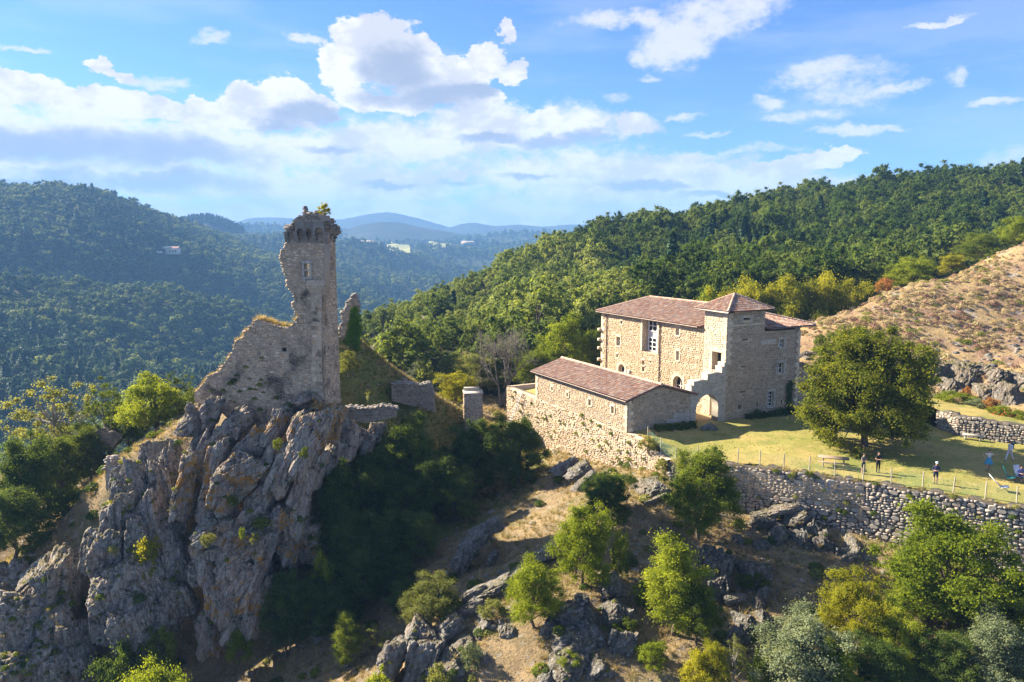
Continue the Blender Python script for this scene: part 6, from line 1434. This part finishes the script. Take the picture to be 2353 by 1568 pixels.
def person(loc, face, label, shirt, trousers, short=True, stride=0., arms='down', hairlen=.0, hat=None, sleeve=True, dress=False, shoe=(.03, .03, .03), seated=False, scale=1.):
    """one continuous body: pelvis, spine, head, arms with hands, legs with feet; faces +Y before turning"""
    hz = .93; V = []; Rr = []; Ed = []; Tg = []
    def v(p_, r, t): V.append(np.array(p_, float)); Rr.append(r); Tg.append(t); return len(V)-1
    def e(a, b): Ed.append((a, b)); return b
    pel = v((0, 0, hz), (.155, .115), 'leg'); w1 = e(pel, v((0, 0, 1.08), (.135, .10), 'top')); ch = e(w1, v((0, .01, 1.30), (.16, .115), 'top')); nk = e(ch, v((0, 0, 1.46), (.065, .065), 'top')); hd0 = e(nk, v((0, .015, 1.54), (.062, .066), 'skin')); hd1 = e(hd0, v((0, .02, 1.63), (.078, .094), 'skin')); e(hd1, v((0, .01, 1.71), (.062, .075), 'skin'))
    e(hd1, v((0, .115, 1.615), .016, 'skin'))
    for s_ in (-1, 1):
        hip = e(pel, v((s_*.10, 0, hz-.06), (.095, .10), 'leg'))
        if seated: kn = e(hip, v((s_*.12, .42, hz-.03), (.07, .07), 'leg')); ank = e(kn, v((s_*.12, .46, .52), (.042, .045), 'leg2')); toe = e(ank, v((s_*.12, .62, .47), (.04, .03), 'shoe'))
        else:
            st = stride*s_; kn = e(hip, v((s_*.105, st*.45+.02, .49), (.066, .07), 'leg')); ank = e(kn, v((s_*.10, st*.85-(.06 if st < 0 else 0), .09), (.042, .045), 'leg2')); hl = e(ank, v((s_*.10, st*.85+.02-(.06 if st < 0 else 0), .045), (.04, .035), 'shoe')); toe = e(hl, v((s_*.115, st*.85+.16-(.06 if st < 0 else 0), .03), (.04, .026), 'shoe'))
        sh = e(ch, v((s_*.19, 0, 1.39), (.065, .065), 'top'))
        if arms == 'fold': el_ = (s_*.25, .06, 1.13); ha = (s_*.03, .22, 1.16)
        elif arms == 'phone': el_ = (s_*.24, .03, 1.12); ha = (s_*.06, .26, 1.12)
        elif arms == 'out': el_ = (s_*.42, .05, 1.33); ha = (s_*.60, .18, 1.42) if s_ < 0 else (s_*.38, .16, 1.05)
        else: el_ = (s_*.25, -.05+stride*-.3*s_, 1.12); ha = (s_*.26, .06-stride*.6*s_, .87)
        elb = e(sh, v(el_, (.046, .046), 'top2')); wr = e(elb, v(ha, (.032, .03), 'skin')); dv = np.array(ha)-np.array(el_); dv /= np.linalg.norm(dv); sv = np.cross(dv, (0, 0, 1.)) if abs(dv[2]) < .9 else np.array([0, 1., 0]); sv /= np.linalg.norm(sv)
        pm_ = e(wr, v(np.array(ha)+dv*.06, (.036, .022), 'skin'))
        for k, (off, ln) in enumerate(((-.03, .065), (-.01, .085), (.012, .08), (.032, .06))): e(pm_, v(np.array(ha)+dv*(.09+ln*.6)+sv*off, .010, 'skin'))
        e(wr, v(np.array(ha)+dv*.07+sv*.055, .011, 'skin'))
    me = skin_mesh(V, Ed, Rr); mats = [M['skin'], cloth(shirt), cloth(trousers), cloth(shoe)]
    for m_ in mats: me.materials.append(m_)
    Va = np.array(V); co = np.array([p_.center[:] for p_ in me.polygons]); nn_ = np.argmin(np.linalg.norm(co[:, None]-Va[None], axis=2), axis=1)
    mp = {'skin': 0, 'top': 1, 'top2': 1 if sleeve else 0, 'leg': 2, 'leg2': 0 if short else 2, 'shoe': 3}
    idx = [mp[Tg[i]] for i in nn_]
    for i, c in enumerate(co):
        if Tg[nn_[i]] == 'top2' and not sleeve: idx[i] = 0
        if Tg[nn_[i]] == 'leg' and short and c[2] < .56 and not seated: idx[i] = 0
    me.polygons.foreach_set('material_index', np.array(idx, np.int32))
    th = thing('person', label, 'person', tuple(loc)); th.rotation_euler = (0, 0, face); th.scale = (scale,)*3
    obj('body', me, th)
    hb = MB(); hv = IV[::1]*1.0; hv, hf = ico(3); hv = hv*np.array([.094, .105, .10])+np.array([0, -.005, 1.665])
    cut = (hv[:, 1] < .035+(hv[:, 2]-1.66)*.6) | (hv[:, 2] > 1.70); hb.add(hv, hf[cut[hf].all(1)])
    if hairlen: hb.tube([(0, -.06, 1.66), (0, -.10, 1.55), (0, -.11, 1.66-hairlen)], [.085, .09, .05], 8)
    if hat: hb.tube([(0, 0, 1.70), (0, 0, 1.78)], [.11, .09], 10); hb.add(np.r_[[(-.08, .08, 1.70), (.08, .08, 1.70), (.06, .19, 1.69), (-.06, .19, 1.69), (-.08, .08, 1.715), (.08, .08, 1.715), (.06, .19, 1.70), (-.06, .19, 1.70)]], [(0, 1, 2, 3), (7, 6, 5, 4), (1, 2, 6, 5), (2, 3, 7, 6), (3, 0, 4, 7)])
    h_ = obj('cap' if hat else 'hair', hb.mesh('hair', cloth(hat) if hat else M['hair'], True), th)
    if dress:
        db = MB(); n = 20; an = np.arange(n)*2*math.pi/n; rings = [(1.12, .15, .115), (.95, .185, .15), (.70, .27, .21), (.56, .32, .25)]; vv = np.concatenate([np.c_[np.cos(an)*rx*(1+.06*np.sin(an*5)), np.sin(an)*ry*(1+.06*np.sin(an*5)), np.full(n, z_)] for z_, rx, ry in rings])
        ff = [(i*n+j, i*n+(j+1) % n, (i+1)*n+(j+1) % n, (i+1)*n+j) for i in range(3) for j in range(n)]; db.add(vv, ff); obj('skirt', db.mesh('skirt', cloth(dress), True), th)
    return th
person(on_lawn(28.6, 58.2), R(200), 'person in dark shorts and grey top standing under the walnut by the table', (.12, .12, .11), (.02, .03, .03), arms='fold', sleeve=False, hairlen=0)
person(on_lawn(29.9, 58.4), R(185), 'person dressed in black with folded arms under the walnut', (.012, .012, .014), (.012, .012, .014), short=False, arms='fold', sleeve=False, hairlen=.2)
person(on_lawn(33.05, 55.65), R(150), 'person in navy top and shorts with light cap looking at hands behind the fence', (.02, .025, .07), (.015, .018, .05), arms='phone', hat=(.45, .55, .62))
person(on_lawn(39.3, 59.0), R(160), 'person in pale top and blue skirt stepping across the shaded lawn', (.55, .52, .48), (.08, .25, .42), stride=.3, arms='out', dress=(.06, .26, .42), sleeve=False)
wk = person(on_lawn(42.85, 61.7), R(110), 'person in white with dark backpack walking on the sunlit lawn', (.70, .66, .68), (.66, .60, .66), short=False, stride=.38, hairlen=.25)
mb = MB(); mb.cbox((0, -.19, 1.28), .28, .16, .42); bp = obj('backpack', mb.mesh('backpack', cloth((.02, .02, .03))), wk)
person(on_lawn(40.2, 56.4)-[0, 0, .45], R(170), 'seated person in navy shorts beside the teal chair at the right edge', (.10, .12, .3), (.02, .025, .09), arms='phone', seated=True)
folding_chair(40.25, 56.55, R(-80), 'white_cloth', 'pale folding chair under the seated person at the right edge', .3)

# ------------------------------------------------------------------ far house, van and fields on the left hill
p_ = at(398, 580, 960); z_ = float(V(p_[0], 960)[0])+1.0
fh = thing('far_house', 'small pale house with pink gable among the trees on the left hillside', 'house', (p_[0], 960, z_))
mb = MB(); mb.cbox((p_[0], 960, z_+3.5), 16, 9, 8, .15); part('wall', mb, M['plaster'], fh); mb = MB(); mb.cbox((p_[0]-6, 957, z_+8.5), 9, 8, 2.4, .15); part('upper_storey', mb, M['plaster'], fh)
mb = MB(); a_ = np.array([p_[0], 960, z_+7.5]); mb.add([a_+[-8.6, -5, 0], a_+[8.6, -5, 0], a_+[8.6, 5, 0], a_+[-8.6, 5, 0], a_+[-8.6, 0, 2.4], a_+[8.6, 0, 2.4]], [(0, 1, 5, 4), (2, 3, 4, 5)]); mb.add([a_+[-8.6, -5, 0], a_+[8.6, -5, 0], a_+[8.6, 5, 0], a_+[-8.6, 5, 0], a_+[-8.6, 0, 2.4], a_+[8.6, 0, 2.4]], [(0, 4, 3), (1, 2, 5)]); part('roof', mb, M['tile'], fh)
for i in range(4): mb = MB(); mb.cbox((p_[0]-5+i*3.4, 955.3, z_+4), 1.6, .4, 2.2, .0); part('window', mb, M['interior'], fh)
vb = MB(); q_ = at(366, 586, 950); zq = z_+1; vb.cbox((q_[0], 950, zq+1.5), 7, 3, 2.2); vb.cbox((q_[0]-2.5, 950, zq+2.8), 1.8, 2.6, .6); single('parked_van', vb, M['white_frame'], 'tiny white van parked left of the far house', 'van', (q_[0], 950, zq))
def field(u0, u1, v0, v1, y0, y1, mat, nm='field'):
    mb = MB(); cs_ = []
    for (u, y) in ((u0, y0), (u1, y0*1.01), (u1*.998, y1), (u0*1.002, y1*.99)):
        x = (u-1176.5)/F_PX*y; cs_.append((x, y))
    P0 = np.array(cs_); g = np.linspace(0, 1, 14); S_, T_ = np.meshgrid(g, g); xy = (P0[0]*((1-S_)*(1-T_))[..., None]+P0[1]*(S_*(1-T_))[..., None]+P0[2]*(S_*T_)[..., None]+P0[3]*((1-S_)*T_)[..., None])
    grid_sheet(mb, xy[..., 0], xy[..., 1], V(xy[..., 0], xy[..., 1])+9); structure(nm, mb, M[mat], True)
FIELDS = [(890, 945, 0, 0, 1980, 2330, 'field'), (830, 870, 0, 0, 2300, 2480, 'stubble'), (985, 1040, 0, 0, 2350, 2520, 'field'), (1060, 1090, 0, 0, 2500, 2640, 'stubble'), (870, 905, 0, 0, 2560, 2700, 'field')]
for q in FIELDS: field(*q)
# roofs on the skyline wood
# ------------------------------------------------------------------ woods
def gn_scatter(name, label, cat, pts, rot, scl, idx, sources, kind='stuff'):
    """many copies of a few source meshes standing on given points, as one object"""
    me = bpy.data.meshes.new(name); me.vertices.add(len(pts)); me.vertices.foreach_set('co', np.asarray(pts, np.float32).ravel())
    for nm, ty, dat in (('rot', 'FLOAT', rot), ('scl', 'FLOAT_VECTOR', scl), ('pick', 'INT', idx)):
        at_ = me.attributes.new(nm, ty, 'POINT'); at_.data.foreach_set('vector' if ty == 'FLOAT_VECTOR' else 'value', np.asarray(dat, np.int32 if ty == 'INT' else np.float32).ravel())
    col = bpy.data.collections.new(name+'_sources')
    for i, m_ in enumerate(sources): o_ = bpy.data.objects.new('%s_source_%02d' % (name, i), m_); col.objects.link(o_)
    ng = bpy.data.node_groups.new(name, 'GeometryNodeTree')
    ng.interface.new_socket('Geometry', in_out='INPUT', socket_type='NodeSocketGeometry'); ng.interface.new_socket('Geometry', in_out='OUTPUT', socket_type='NodeSocketGeometry')
    n = NT(ng); gi = n.node('NodeGroupInput'); go_ = n.node('NodeGroupOutput'); ip_ = n.node('GeometryNodeInstanceOnPoints'); ci = n.node('GeometryNodeCollectionInfo')
    ci.inputs['Collection'].default_value = col; ci.inputs['Separate Children'].default_value = True; ci.inputs['Reset Children'].default_value = True
    def attr(nm, ty):
        a = n.node('GeometryNodeInputNamedAttribute', data_type=ty); a.inputs[0].default_value = nm; return a.outputs[0]
    cx = n.node('ShaderNodeCombineXYZ'); n.l.new(attr('rot', 'FLOAT'), cx.inputs[2])
    n.l.new(gi.outputs[0], ip_.inputs['Points']); n.l.new(ci.outputs[0], ip_.inputs['Instance']); ip_.inputs['Pick Instance'].default_value = True
    n.l.new(attr('pick', 'INT'), ip_.inputs['Instance Index']); n.l.new(cx.outputs[0], ip_.inputs['Rotation']); n.l.new(attr('scl', 'FLOAT_VECTOR'), ip_.inputs['Scale']); n.l.new(ip_.outputs[0], go_.inputs[0])
    o = obj(name, me); md = o.modifiers.new('scatter', 'NODES'); md.node_group = ng
    return tag(o, label, cat, kind=kind)
def two_slot(crown, trunk, leafm, bark='bark', name='tree'):
    b = MB(); V_, = [np.concatenate(crown.v)]; b.add(V_, crown.f[0][0], 0)
    for vv, (ff, _) in zip(trunk.v, trunk.f): pass
    off = b.n; b.v.append(np.concatenate(trunk.v)); b.n += len(b.v[-1])
    for ff, _ in trunk.f: b.f.append((ff+off, 1))
    return b.mesh(name, [M[leafm], M[bark]])
FOR = [build_tree(seed=200+i, nleaf=7000, leaf=.19, rad=(2.9, 2.9, 3.3), cz=4.3, nclump=80, clump=(.35, .85), limbs=5, lump=.4, coh=1., rn=.3) for i in range(5)]
PIN = [build_conifer(300+i, 1500, .42, 9., 2.1) for i in range(2)]
FAR = [build_tree(seed=230+i, nleaf=900, leaf=.46, rad=(2.9, 2.9, 2.9), cz=4.2, nclump=18, clump=(.8, 1.4), limbs=1, lump=.4, coh=1.3, rn=.2) for i in range(3)]
FPN = [build_conifer(330+i, 800, .5, 8.4, 2.7) for i in range(2)]
def in_view(x, y, z, m=.06):
    u = 1176.5+F_PX*x/(y*CP-z*SP); return (u > -2353*m) & (u < 2353*(1+m))
def jitter_grid(x0, x1, y0, y1, s, rng):
    gx, gy = np.meshgrid(np.arange(x0, x1, s), np.arange(y0, y1, s)); return gx.ravel()+rng.uniform(-.45, .45, gx.size)*s, gy.ravel()+rng.uniform(-.45, .45, gx.size)*s
rng = np.random.default_rng(8)
x, y = jitter_grid(-70, 330, 106, 345, 4.5, rng); z = RH(x, y)
ok = in_view(x, y, z, .12)
ok &= ~((y < 150) & (E(x, y) > z+.2) & pip(x, y, hp)) & ~((y < 118) & (x > 3))
hz_ = H_T(x, y); ok &= ~((y < 130) & (hz_ > z+.5))
uu = 1176.5+F_PX*x/(y*CP-z*SP); vv = 784-F_PX*(y*SP+z*CP)/(y*CP-z*SP)
rocky = ((np.abs(uu-905) < 60) & (np.abs(vv-(800-(uu-850)*.45)) < 9)); ok &= ~rocky
x, y, z, uu = x[ok], y[ok], z[ok], uu[ok]; n_ = len(x)
pine = (fbm(np.c_[x, y]*.02, 3, 71)+.35*rng.normal(size=n_) > .62) & (y < 270)
size = rng.uniform(.65, 1.0, n_)*(1+.75*rng.uniform(0, 1, n_)**3)*np.where(uu < 1150, .72, 1.0)
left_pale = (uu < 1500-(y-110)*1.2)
order = np.argsort(y)
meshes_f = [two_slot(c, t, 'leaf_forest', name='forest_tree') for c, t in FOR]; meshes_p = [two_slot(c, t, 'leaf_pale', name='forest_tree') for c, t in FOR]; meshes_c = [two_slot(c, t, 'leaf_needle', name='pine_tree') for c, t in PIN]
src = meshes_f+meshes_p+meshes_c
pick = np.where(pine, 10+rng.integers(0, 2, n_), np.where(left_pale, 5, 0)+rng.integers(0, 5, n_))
rotv = rng.uniform(0, 6.28, n_); sw = size*rng.uniform(.85, 1.2, n_)
# the trees that show largest stand singly, the rest of the wood is one mass
chosen = order[:300]
LAB = {0: ('forest_tree', 'dark green broadleaf tree of the wood behind the manor', 'trees of the wood behind the manor'), 1: ('forest_tree', 'pale green broadleaf tree on the hillside left of the manor', 'pale trees on the hillside'), 2: ('pine_tree', 'dark pointed pine among the broadleaf trees of the hillside', 'pines on the hillside')}
for i in chosen:
    k = 2 if pick[i] >= 10 else (1 if pick[i] >= 5 else 0)
    o = obj(LAB[k][0], src[pick[i]], None, (x[i], y[i], z[i]-.3)); o.scale = (sw[i], sw[i], size[i]); o.rotation_euler = (0, 0, rotv[i]); tag(o, LAB[k][1], 'tree', LAB[k][2])
r_ = order[300:]
gn_scatter('hill_wood', 'dense wood covering the hill behind the manor', 'woodland', np.c_[x, y, z-.3][r_], rotv[r_], np.c_[sw, sw, size][r_], pick[r_], src)
# woods across the valley
PX, PY = [], []
for (y0, y1, s) in ((260, 620, 7.6), (620, 1000, 8.4), (1000, 1500, 10), (1500, 2300, 14), (2300, 3100, 20)):
    a, b = jitter_grid(-.85*y1, .62*y1, y0, y1, s, rng); k = (np.abs(a/b+.12) < .66); PX.append(a[k]); PY.append(b[k])
x = np.concatenate(PX); y = np.concatenate(PY); z = V(x, y); ok = in_view(x, y, z, .1)
uu = 1176.5+F_PX*x/(y*CP-z*SP); ok &= uu < 1420
for (u0, u1, _, _, y0, y1, _m) in FIELDS: ok &= ~((uu > u0-4) & (uu < u1+4) & (y > y0-150) & (y < y1))
op = fbm(np.c_[x, y]*.004, 3, 77); ok &= ~((y > 1700) & (op > .12) & (rng.uniform(size=len(x)) < .8))
ok &= ~((np.abs(x-fh.location[0]) < 16) & (y > 915) & (y < 966))
x, y, z = x[ok], y[ok], z[ok]; n_ = len(x)
pine = fbm(np.c_[x, y]*.006, 3, 73)+.22*rng.normal(size=n_) > .10
fsrc = [two_slot(c, t, 'leaf_far') for c, t in FAR]+[two_slot(c, t, 'leaf_needle') for c, t in FPN]+[two_slot(c, t, 'leaf_needle') for c, t in FAR]
pick = np.where(pine, np.where(rng.uniform(size=n_) < .3, 3+rng.integers(0, 2, n_), 5+rng.integers(0, 3, n_)), rng.integers(0, 3, n_)); sz = rng.uniform(.7, 1.0, n_)*(1+.9*rng.uniform(0, 1, n_)**3)*1.22*np.interp(y, [300, 1000, 1500, 2300, 3100], [1.0, 1.0, 1.1, 1.35, 1.6]); sx = sz*rng.uniform(.9, 1.25, n_)
gn_scatter('valley_wood', 'far woodland of pines and broadleaf trees covering the valley sides', 'woodland', np.c_[x, y, z-.5], rng.uniform(0, 6.28, n_), np.c_[sx, sx, sz], pick, fsrc)
# tree fringe on the distant ridges
for (nm, prof, y0, lab) in (('ridge_wood', [(330, 530), (400, 515), (440, 503), (480, 500), (520, 512), (560, 530)], 1893, 'pines fringing the low wooded knoll'),):
    us = np.linspace(prof[0][0], prof[-1][0], 420); vs = np.interp(us, [p_[0] for p_ in prof], [p_[1] for p_ in prof])
    pt = np.array([at(u, v_, y0+rng.uniform(-60, 10)) for u, v_ in zip(us, vs)]); pt[:, 2] -= 4+rng.uniform(0, 6, len(pt)); k = len(pt); s_ = rng.uniform(1.2, 2., k)
    gn_scatter(nm, lab, 'woodland', pt, rng.uniform(0, 6, k), np.c_[s_, s_, s_*1.1], rng.integers(3, 5, k), fsrc)

# ------------------------------------------------------------------ grass, heather and small stones
def tuft_mesh(seed, n, h, spread, leafm, wdt=.02, name='tuft'):
    rng = np.random.default_rng(seed); b = MB(); a = rng.uniform(0, 6.28, n); r = spread*rng.uniform(0, 1, n)**.5; base = np.c_[np.cos(a)*r, np.sin(a)*r, np.full(n, -.05)]
    d = np.c_[np.cos(a)*.5, np.sin(a)*.5, np.ones(n)]+rng.normal(0, .3, (n, 3)); tip = base+d/np.linalg.norm(d, axis=1)[:, None]*(h*rng.uniform(.5, 1.1, n))[:, None]
    sd_ = np.c_[-np.sin(a), np.cos(a), np.zeros(n)]*wdt; b.add(np.stack([base-sd_, base+sd_, tip], 1).reshape(-1, 3), np.arange(3*n).reshape(n, 3)); return b.mesh(name, M[leafm])
def cushion(seed, n, r, h, leaf, leafm):
    rng = np.random.default_rng(seed); d = rand_dir(n, rng); d[:, 2] = np.abs(d[:, 2]); p_ = d*np.array([r, r, h])*rng.uniform(.6, 1, n)[:, None]**.5; nr = d+rng.normal(0, .4, (n, 3)); nr /= np.linalg.norm(nr, axis=1)[:, None]; v, f = leaf_quads(p_, nr, leaf, rng); b = MB(); b.add(v, f); return b.mesh('cushion', M[leafm])
def scatter_on(name, label, cat, x, y, z, sc, sources, prob=None):
    n = len(x); s_ = rng.uniform(.6, 1.4, n)*sc; pk = rng.choice(len(sources), n, p=prob)
    gn_scatter(name, label, cat, np.c_[x, y, z], rng.uniform(0, 6.28, n), np.c_[s_, s_, s_*rng.uniform(.7, 1.2, n)], pk, sources)
def pebble(seed, mat):
    b = MB(); b.add(LUMPS[seed % 8]*np.array([1, .8, .55]), LF); return b.mesh('loose_stone', M[mat])
gd = [tuft_mesh(i, 46, .42, .22, 'grass_dry') for i in range(3)]; gg = [tuft_mesh(10+i, 46, .34, .22, 'grass_green') for i in range(2)]
# hillside grass
x, y = jitter_grid(-62, 46, 40, 100, .62, rng); z = H(x, y); ok = in_view(x, y, z, .05) & ~pip(x, y, plat); den = fbm(np.c_[x, y]*.3, 3, 91); ok &= (den > -.25)
sl = np.hypot(*[g for g in ((H_T(x+.5, y)-H_T(x-.5, y)), (H_T(x, y+.5)-H_T(x, y-.5)))]); ok &= sl < 1.5
scatter_on('dry_grass', 'dry straw coloured grass on the slopes', 'grass', x[ok], y[ok], z[ok], 1.0, gd+gg, [.26, .26, .26, .11, .11])
x, y = jitter_grid(-18, 2, 70, 92, .4, rng); z = H(x, y); scatter_on('mound_grass', 'green and tawny grass on the mound behind the keep', 'grass', x, y, z, .9, gd+gg, [.1, .1, .1, .35, .35])
x, y = jitter_grid(-60, 46, 40, 100, 1.1, rng); z = H(x, y); ok = in_view(x, y, z, .05) & ~pip(x, y, plat) & (fbm(np.c_[x, y]*.25, 2, 93)+.4*rng.normal(size=len(x)) > .1)
scatter_on('loose_stones', 'loose stones strewn over the slopes', 'stones', x[ok], y[ok], z[ok], .10+.35*rng.uniform(0, 1, ok.sum())**4, [pebble(i, m_) for i in range(3) for m_ in ('spur', 'rib')])
# scrub on the hillside
sc_ = [cushion(20+i, 260, .45, .4, .07, lm) for i, lm in enumerate(('leaf_dark', 'leaf_green', 'leaf_olive'))]
x, y = jitter_grid(-60, 46, 40, 100, 2.3, rng); z = H(x, y); ok = in_view(x, y, z, .05) & ~pip(x, y, plat) & (fbm(np.c_[x, y]*.16, 3, 95)+.25*rng.normal(size=len(x)) > .05)
scatter_on('low_scrub', 'low scrub on the slopes', 'scrub', x[ok], y[ok], z[ok], 1.2, sc_)
scatter_on('ledge_scrub', 'scrub rooted on the rock ledges', 'scrub', LEDGE[:, 0], LEDGE[:, 1], LEDGE[:, 2]-.08, .3+.6*rng.uniform(0, 1, len(LEDGE))**3, sc_+gd, [.16, .16, .12, .18, .19, .19])
scatter_on('ledge_grass', 'dry grass lodged between the pale rocks', 'grass', LEDGE2[:, 0], LEDGE2[:, 1], LEDGE2[:, 2]-.08, .4+.5*rng.uniform(0, 1, len(LEDGE2))**3, gd+sc_, [.26, .26, .26, .07, .07, .08])
x, y = jitter_grid(10, 50, 48, 82, .42, rng); z = P(x, y); ok = pip(x, y, plat) & in_view(x, y, z, .05) & (fbm(np.c_[x, y]*.5, 3, 99)+.3*rng.normal(size=len(x)) > .0)
scatter_on('lawn_grass', 'short uneven grass blades of the lawn', 'grass', x[ok], y[ok], z[ok], .22, gd+gg, [.14, .13, .13, .3, .3])
# heather slope
hs = [cushion(40+i, 160, .42, .30, .06, lm) for i, lm in enumerate(('heath', 'heath', 'grass_dry', 'grass_dry', 'leaf_olive', 'leaf_green'))]
x, y = jitter_grid(30, 110, 66, 145, .7, rng); z = E(x, y); ok = pip(x, y, hp) & in_view(x, y, z, .08) & (fbm(np.c_[x, y]*.22, 4, 97)+.16*rng.normal(size=len(x)) > .08); tzv = T_z(x, y); ok &= ~(pip(x, y, tp) & (tzv > z))
scatter_on('heather', 'heather cushions and tawny grass on the slope right of the manor', 'heather', x[ok], y[ok], z[ok], .6+.9*rng.uniform(0, 1, ok.sum())**2, hs, [.15, .13, .3, .28, .09, .05])
x, y = jitter_grid(30, 110, 66, 145, 1.5, rng); z = E(x, y); ok = pip(x, y, hp) & in_view(x, y, z, .08) & (rng.uniform(size=len(x)) < np.where(y < 95, .85, .4)); tzv = T_z(x, y); ok &= ~(pip(x, y, tp) & (tzv > z))
scatter_on('slope_stones', 'weathered stones breaking through the heather slope', 'stones', x[ok], y[ok], z[ok], np.where(y[ok] < 92, .42, .24), [pebble(i, m_) for i in range(4) for m_ in ('spur', 'dark_rock')])
# tufts on the ruin and on walls
pt = []
for (p_, q_) in zip(tl_[:-1], tl_[1:]):
    k_ = max(2, int(math.hypot(q_[0]-p_[0], q_[1]-p_[1])/.09))
    for t_ in np.linspace(0, 1, k_): pt.append(kf(p_[0]+(q_[0]-p_[0])*t_, p_[1]+(q_[1]-p_[1])*t_+.02, rng.uniform(.2, 1.7)))
pt = np.array(pt); scatter_on('wall_grass', 'dry grass growing on the broken top of the keep wall', 'grass', pt[:, 0], pt[:, 1], pt[:, 2], 1.0, gd+gg[:1], [.3, .3, .3, .1])
p_ = kf(ca[4]-.35, z0+mh*1.2, .8); plant_tree('shrub', 2, 'leaf_yellow', p_[0], p_[1], p_[2]-.3, 1.15, 1.25, 'yellow green bush growing on top of the keep', 'shrub')
pt = []
for i in range(len(FRONT)-3):
    a_, b_ = np.array(FRONT[i]), np.array(FRONT[i+1])
    for t_ in rng.uniform(0, 1, int(np.linalg.norm(b_-a_)*5)): q_ = a_+(b_-a_)*t_+rng.normal(0, .25, 2)+[.1, .3]; pt.append((q_[0], q_[1], float(P(q_[0], q_[1])[0])))
pt = np.array(pt); scatter_on('edge_grass', 'grass tufts along the lip of the terrace wall', 'grass', pt[:, 0], pt[:, 1], pt[:, 2], .55, gd+gg, [.2, .2, .2, .2, .2])
# plants rooted in the wall faces
pt = []
for i in range(60):
    a = rng.uniform(1, 30); t_ = np.interp(a, raa, rtop); b = rng.uniform(-22.6, t_); q_ = rto3(a, b, -.05); pt.append(q_)
for i in range(40):
    a = rng.uniform(4, 27); b = np.interp(a, faa, ftop)-rng.uniform(0, 1)**1.6*4; pt.append(fto3(a, b, -.08))
for i in range(26):
    q_ = low_face[int(rng.integers(2, 25))]; c_ = np.array([-5.5, -14.5]); q_ = c_+(np.array(q_)-c_)*rng.uniform(0, .85); pt.append(kf(q_[0], q_[1], -.05))
pt = np.array(pt); scatter_on('wall_plants', 'small plants rooted in the joints of the walls', 'plants', pt[:, 0], pt[:, 1], pt[:, 2], .55, sc_)
# ------------------------------------------------------------------ air
def haze():
    m, n = material('haze air')
    v = n.node('ShaderNodeVolumePrincipled'); v.inputs['Color'].default_value = (.20, .44, .86, 1); v.inputs['Density'].default_value = HAZE_DENSITY
    v.inputs['Anisotropy'].default_value = 0.0
    n.l.new(v.outputs[0], n.out.inputs['Volume'])
    b = MB(); b.box((-6500, -300, -150), (13000, 0, 0), (0, 6500, 0), (0, 0, 420))
    o = obj('haze', b.mesh('haze', m)); tag(o, 'pale blue haze filling the valley air', 'haze', kind='stuff')
HAZE_DENSITY = 2.3e-4
haze()
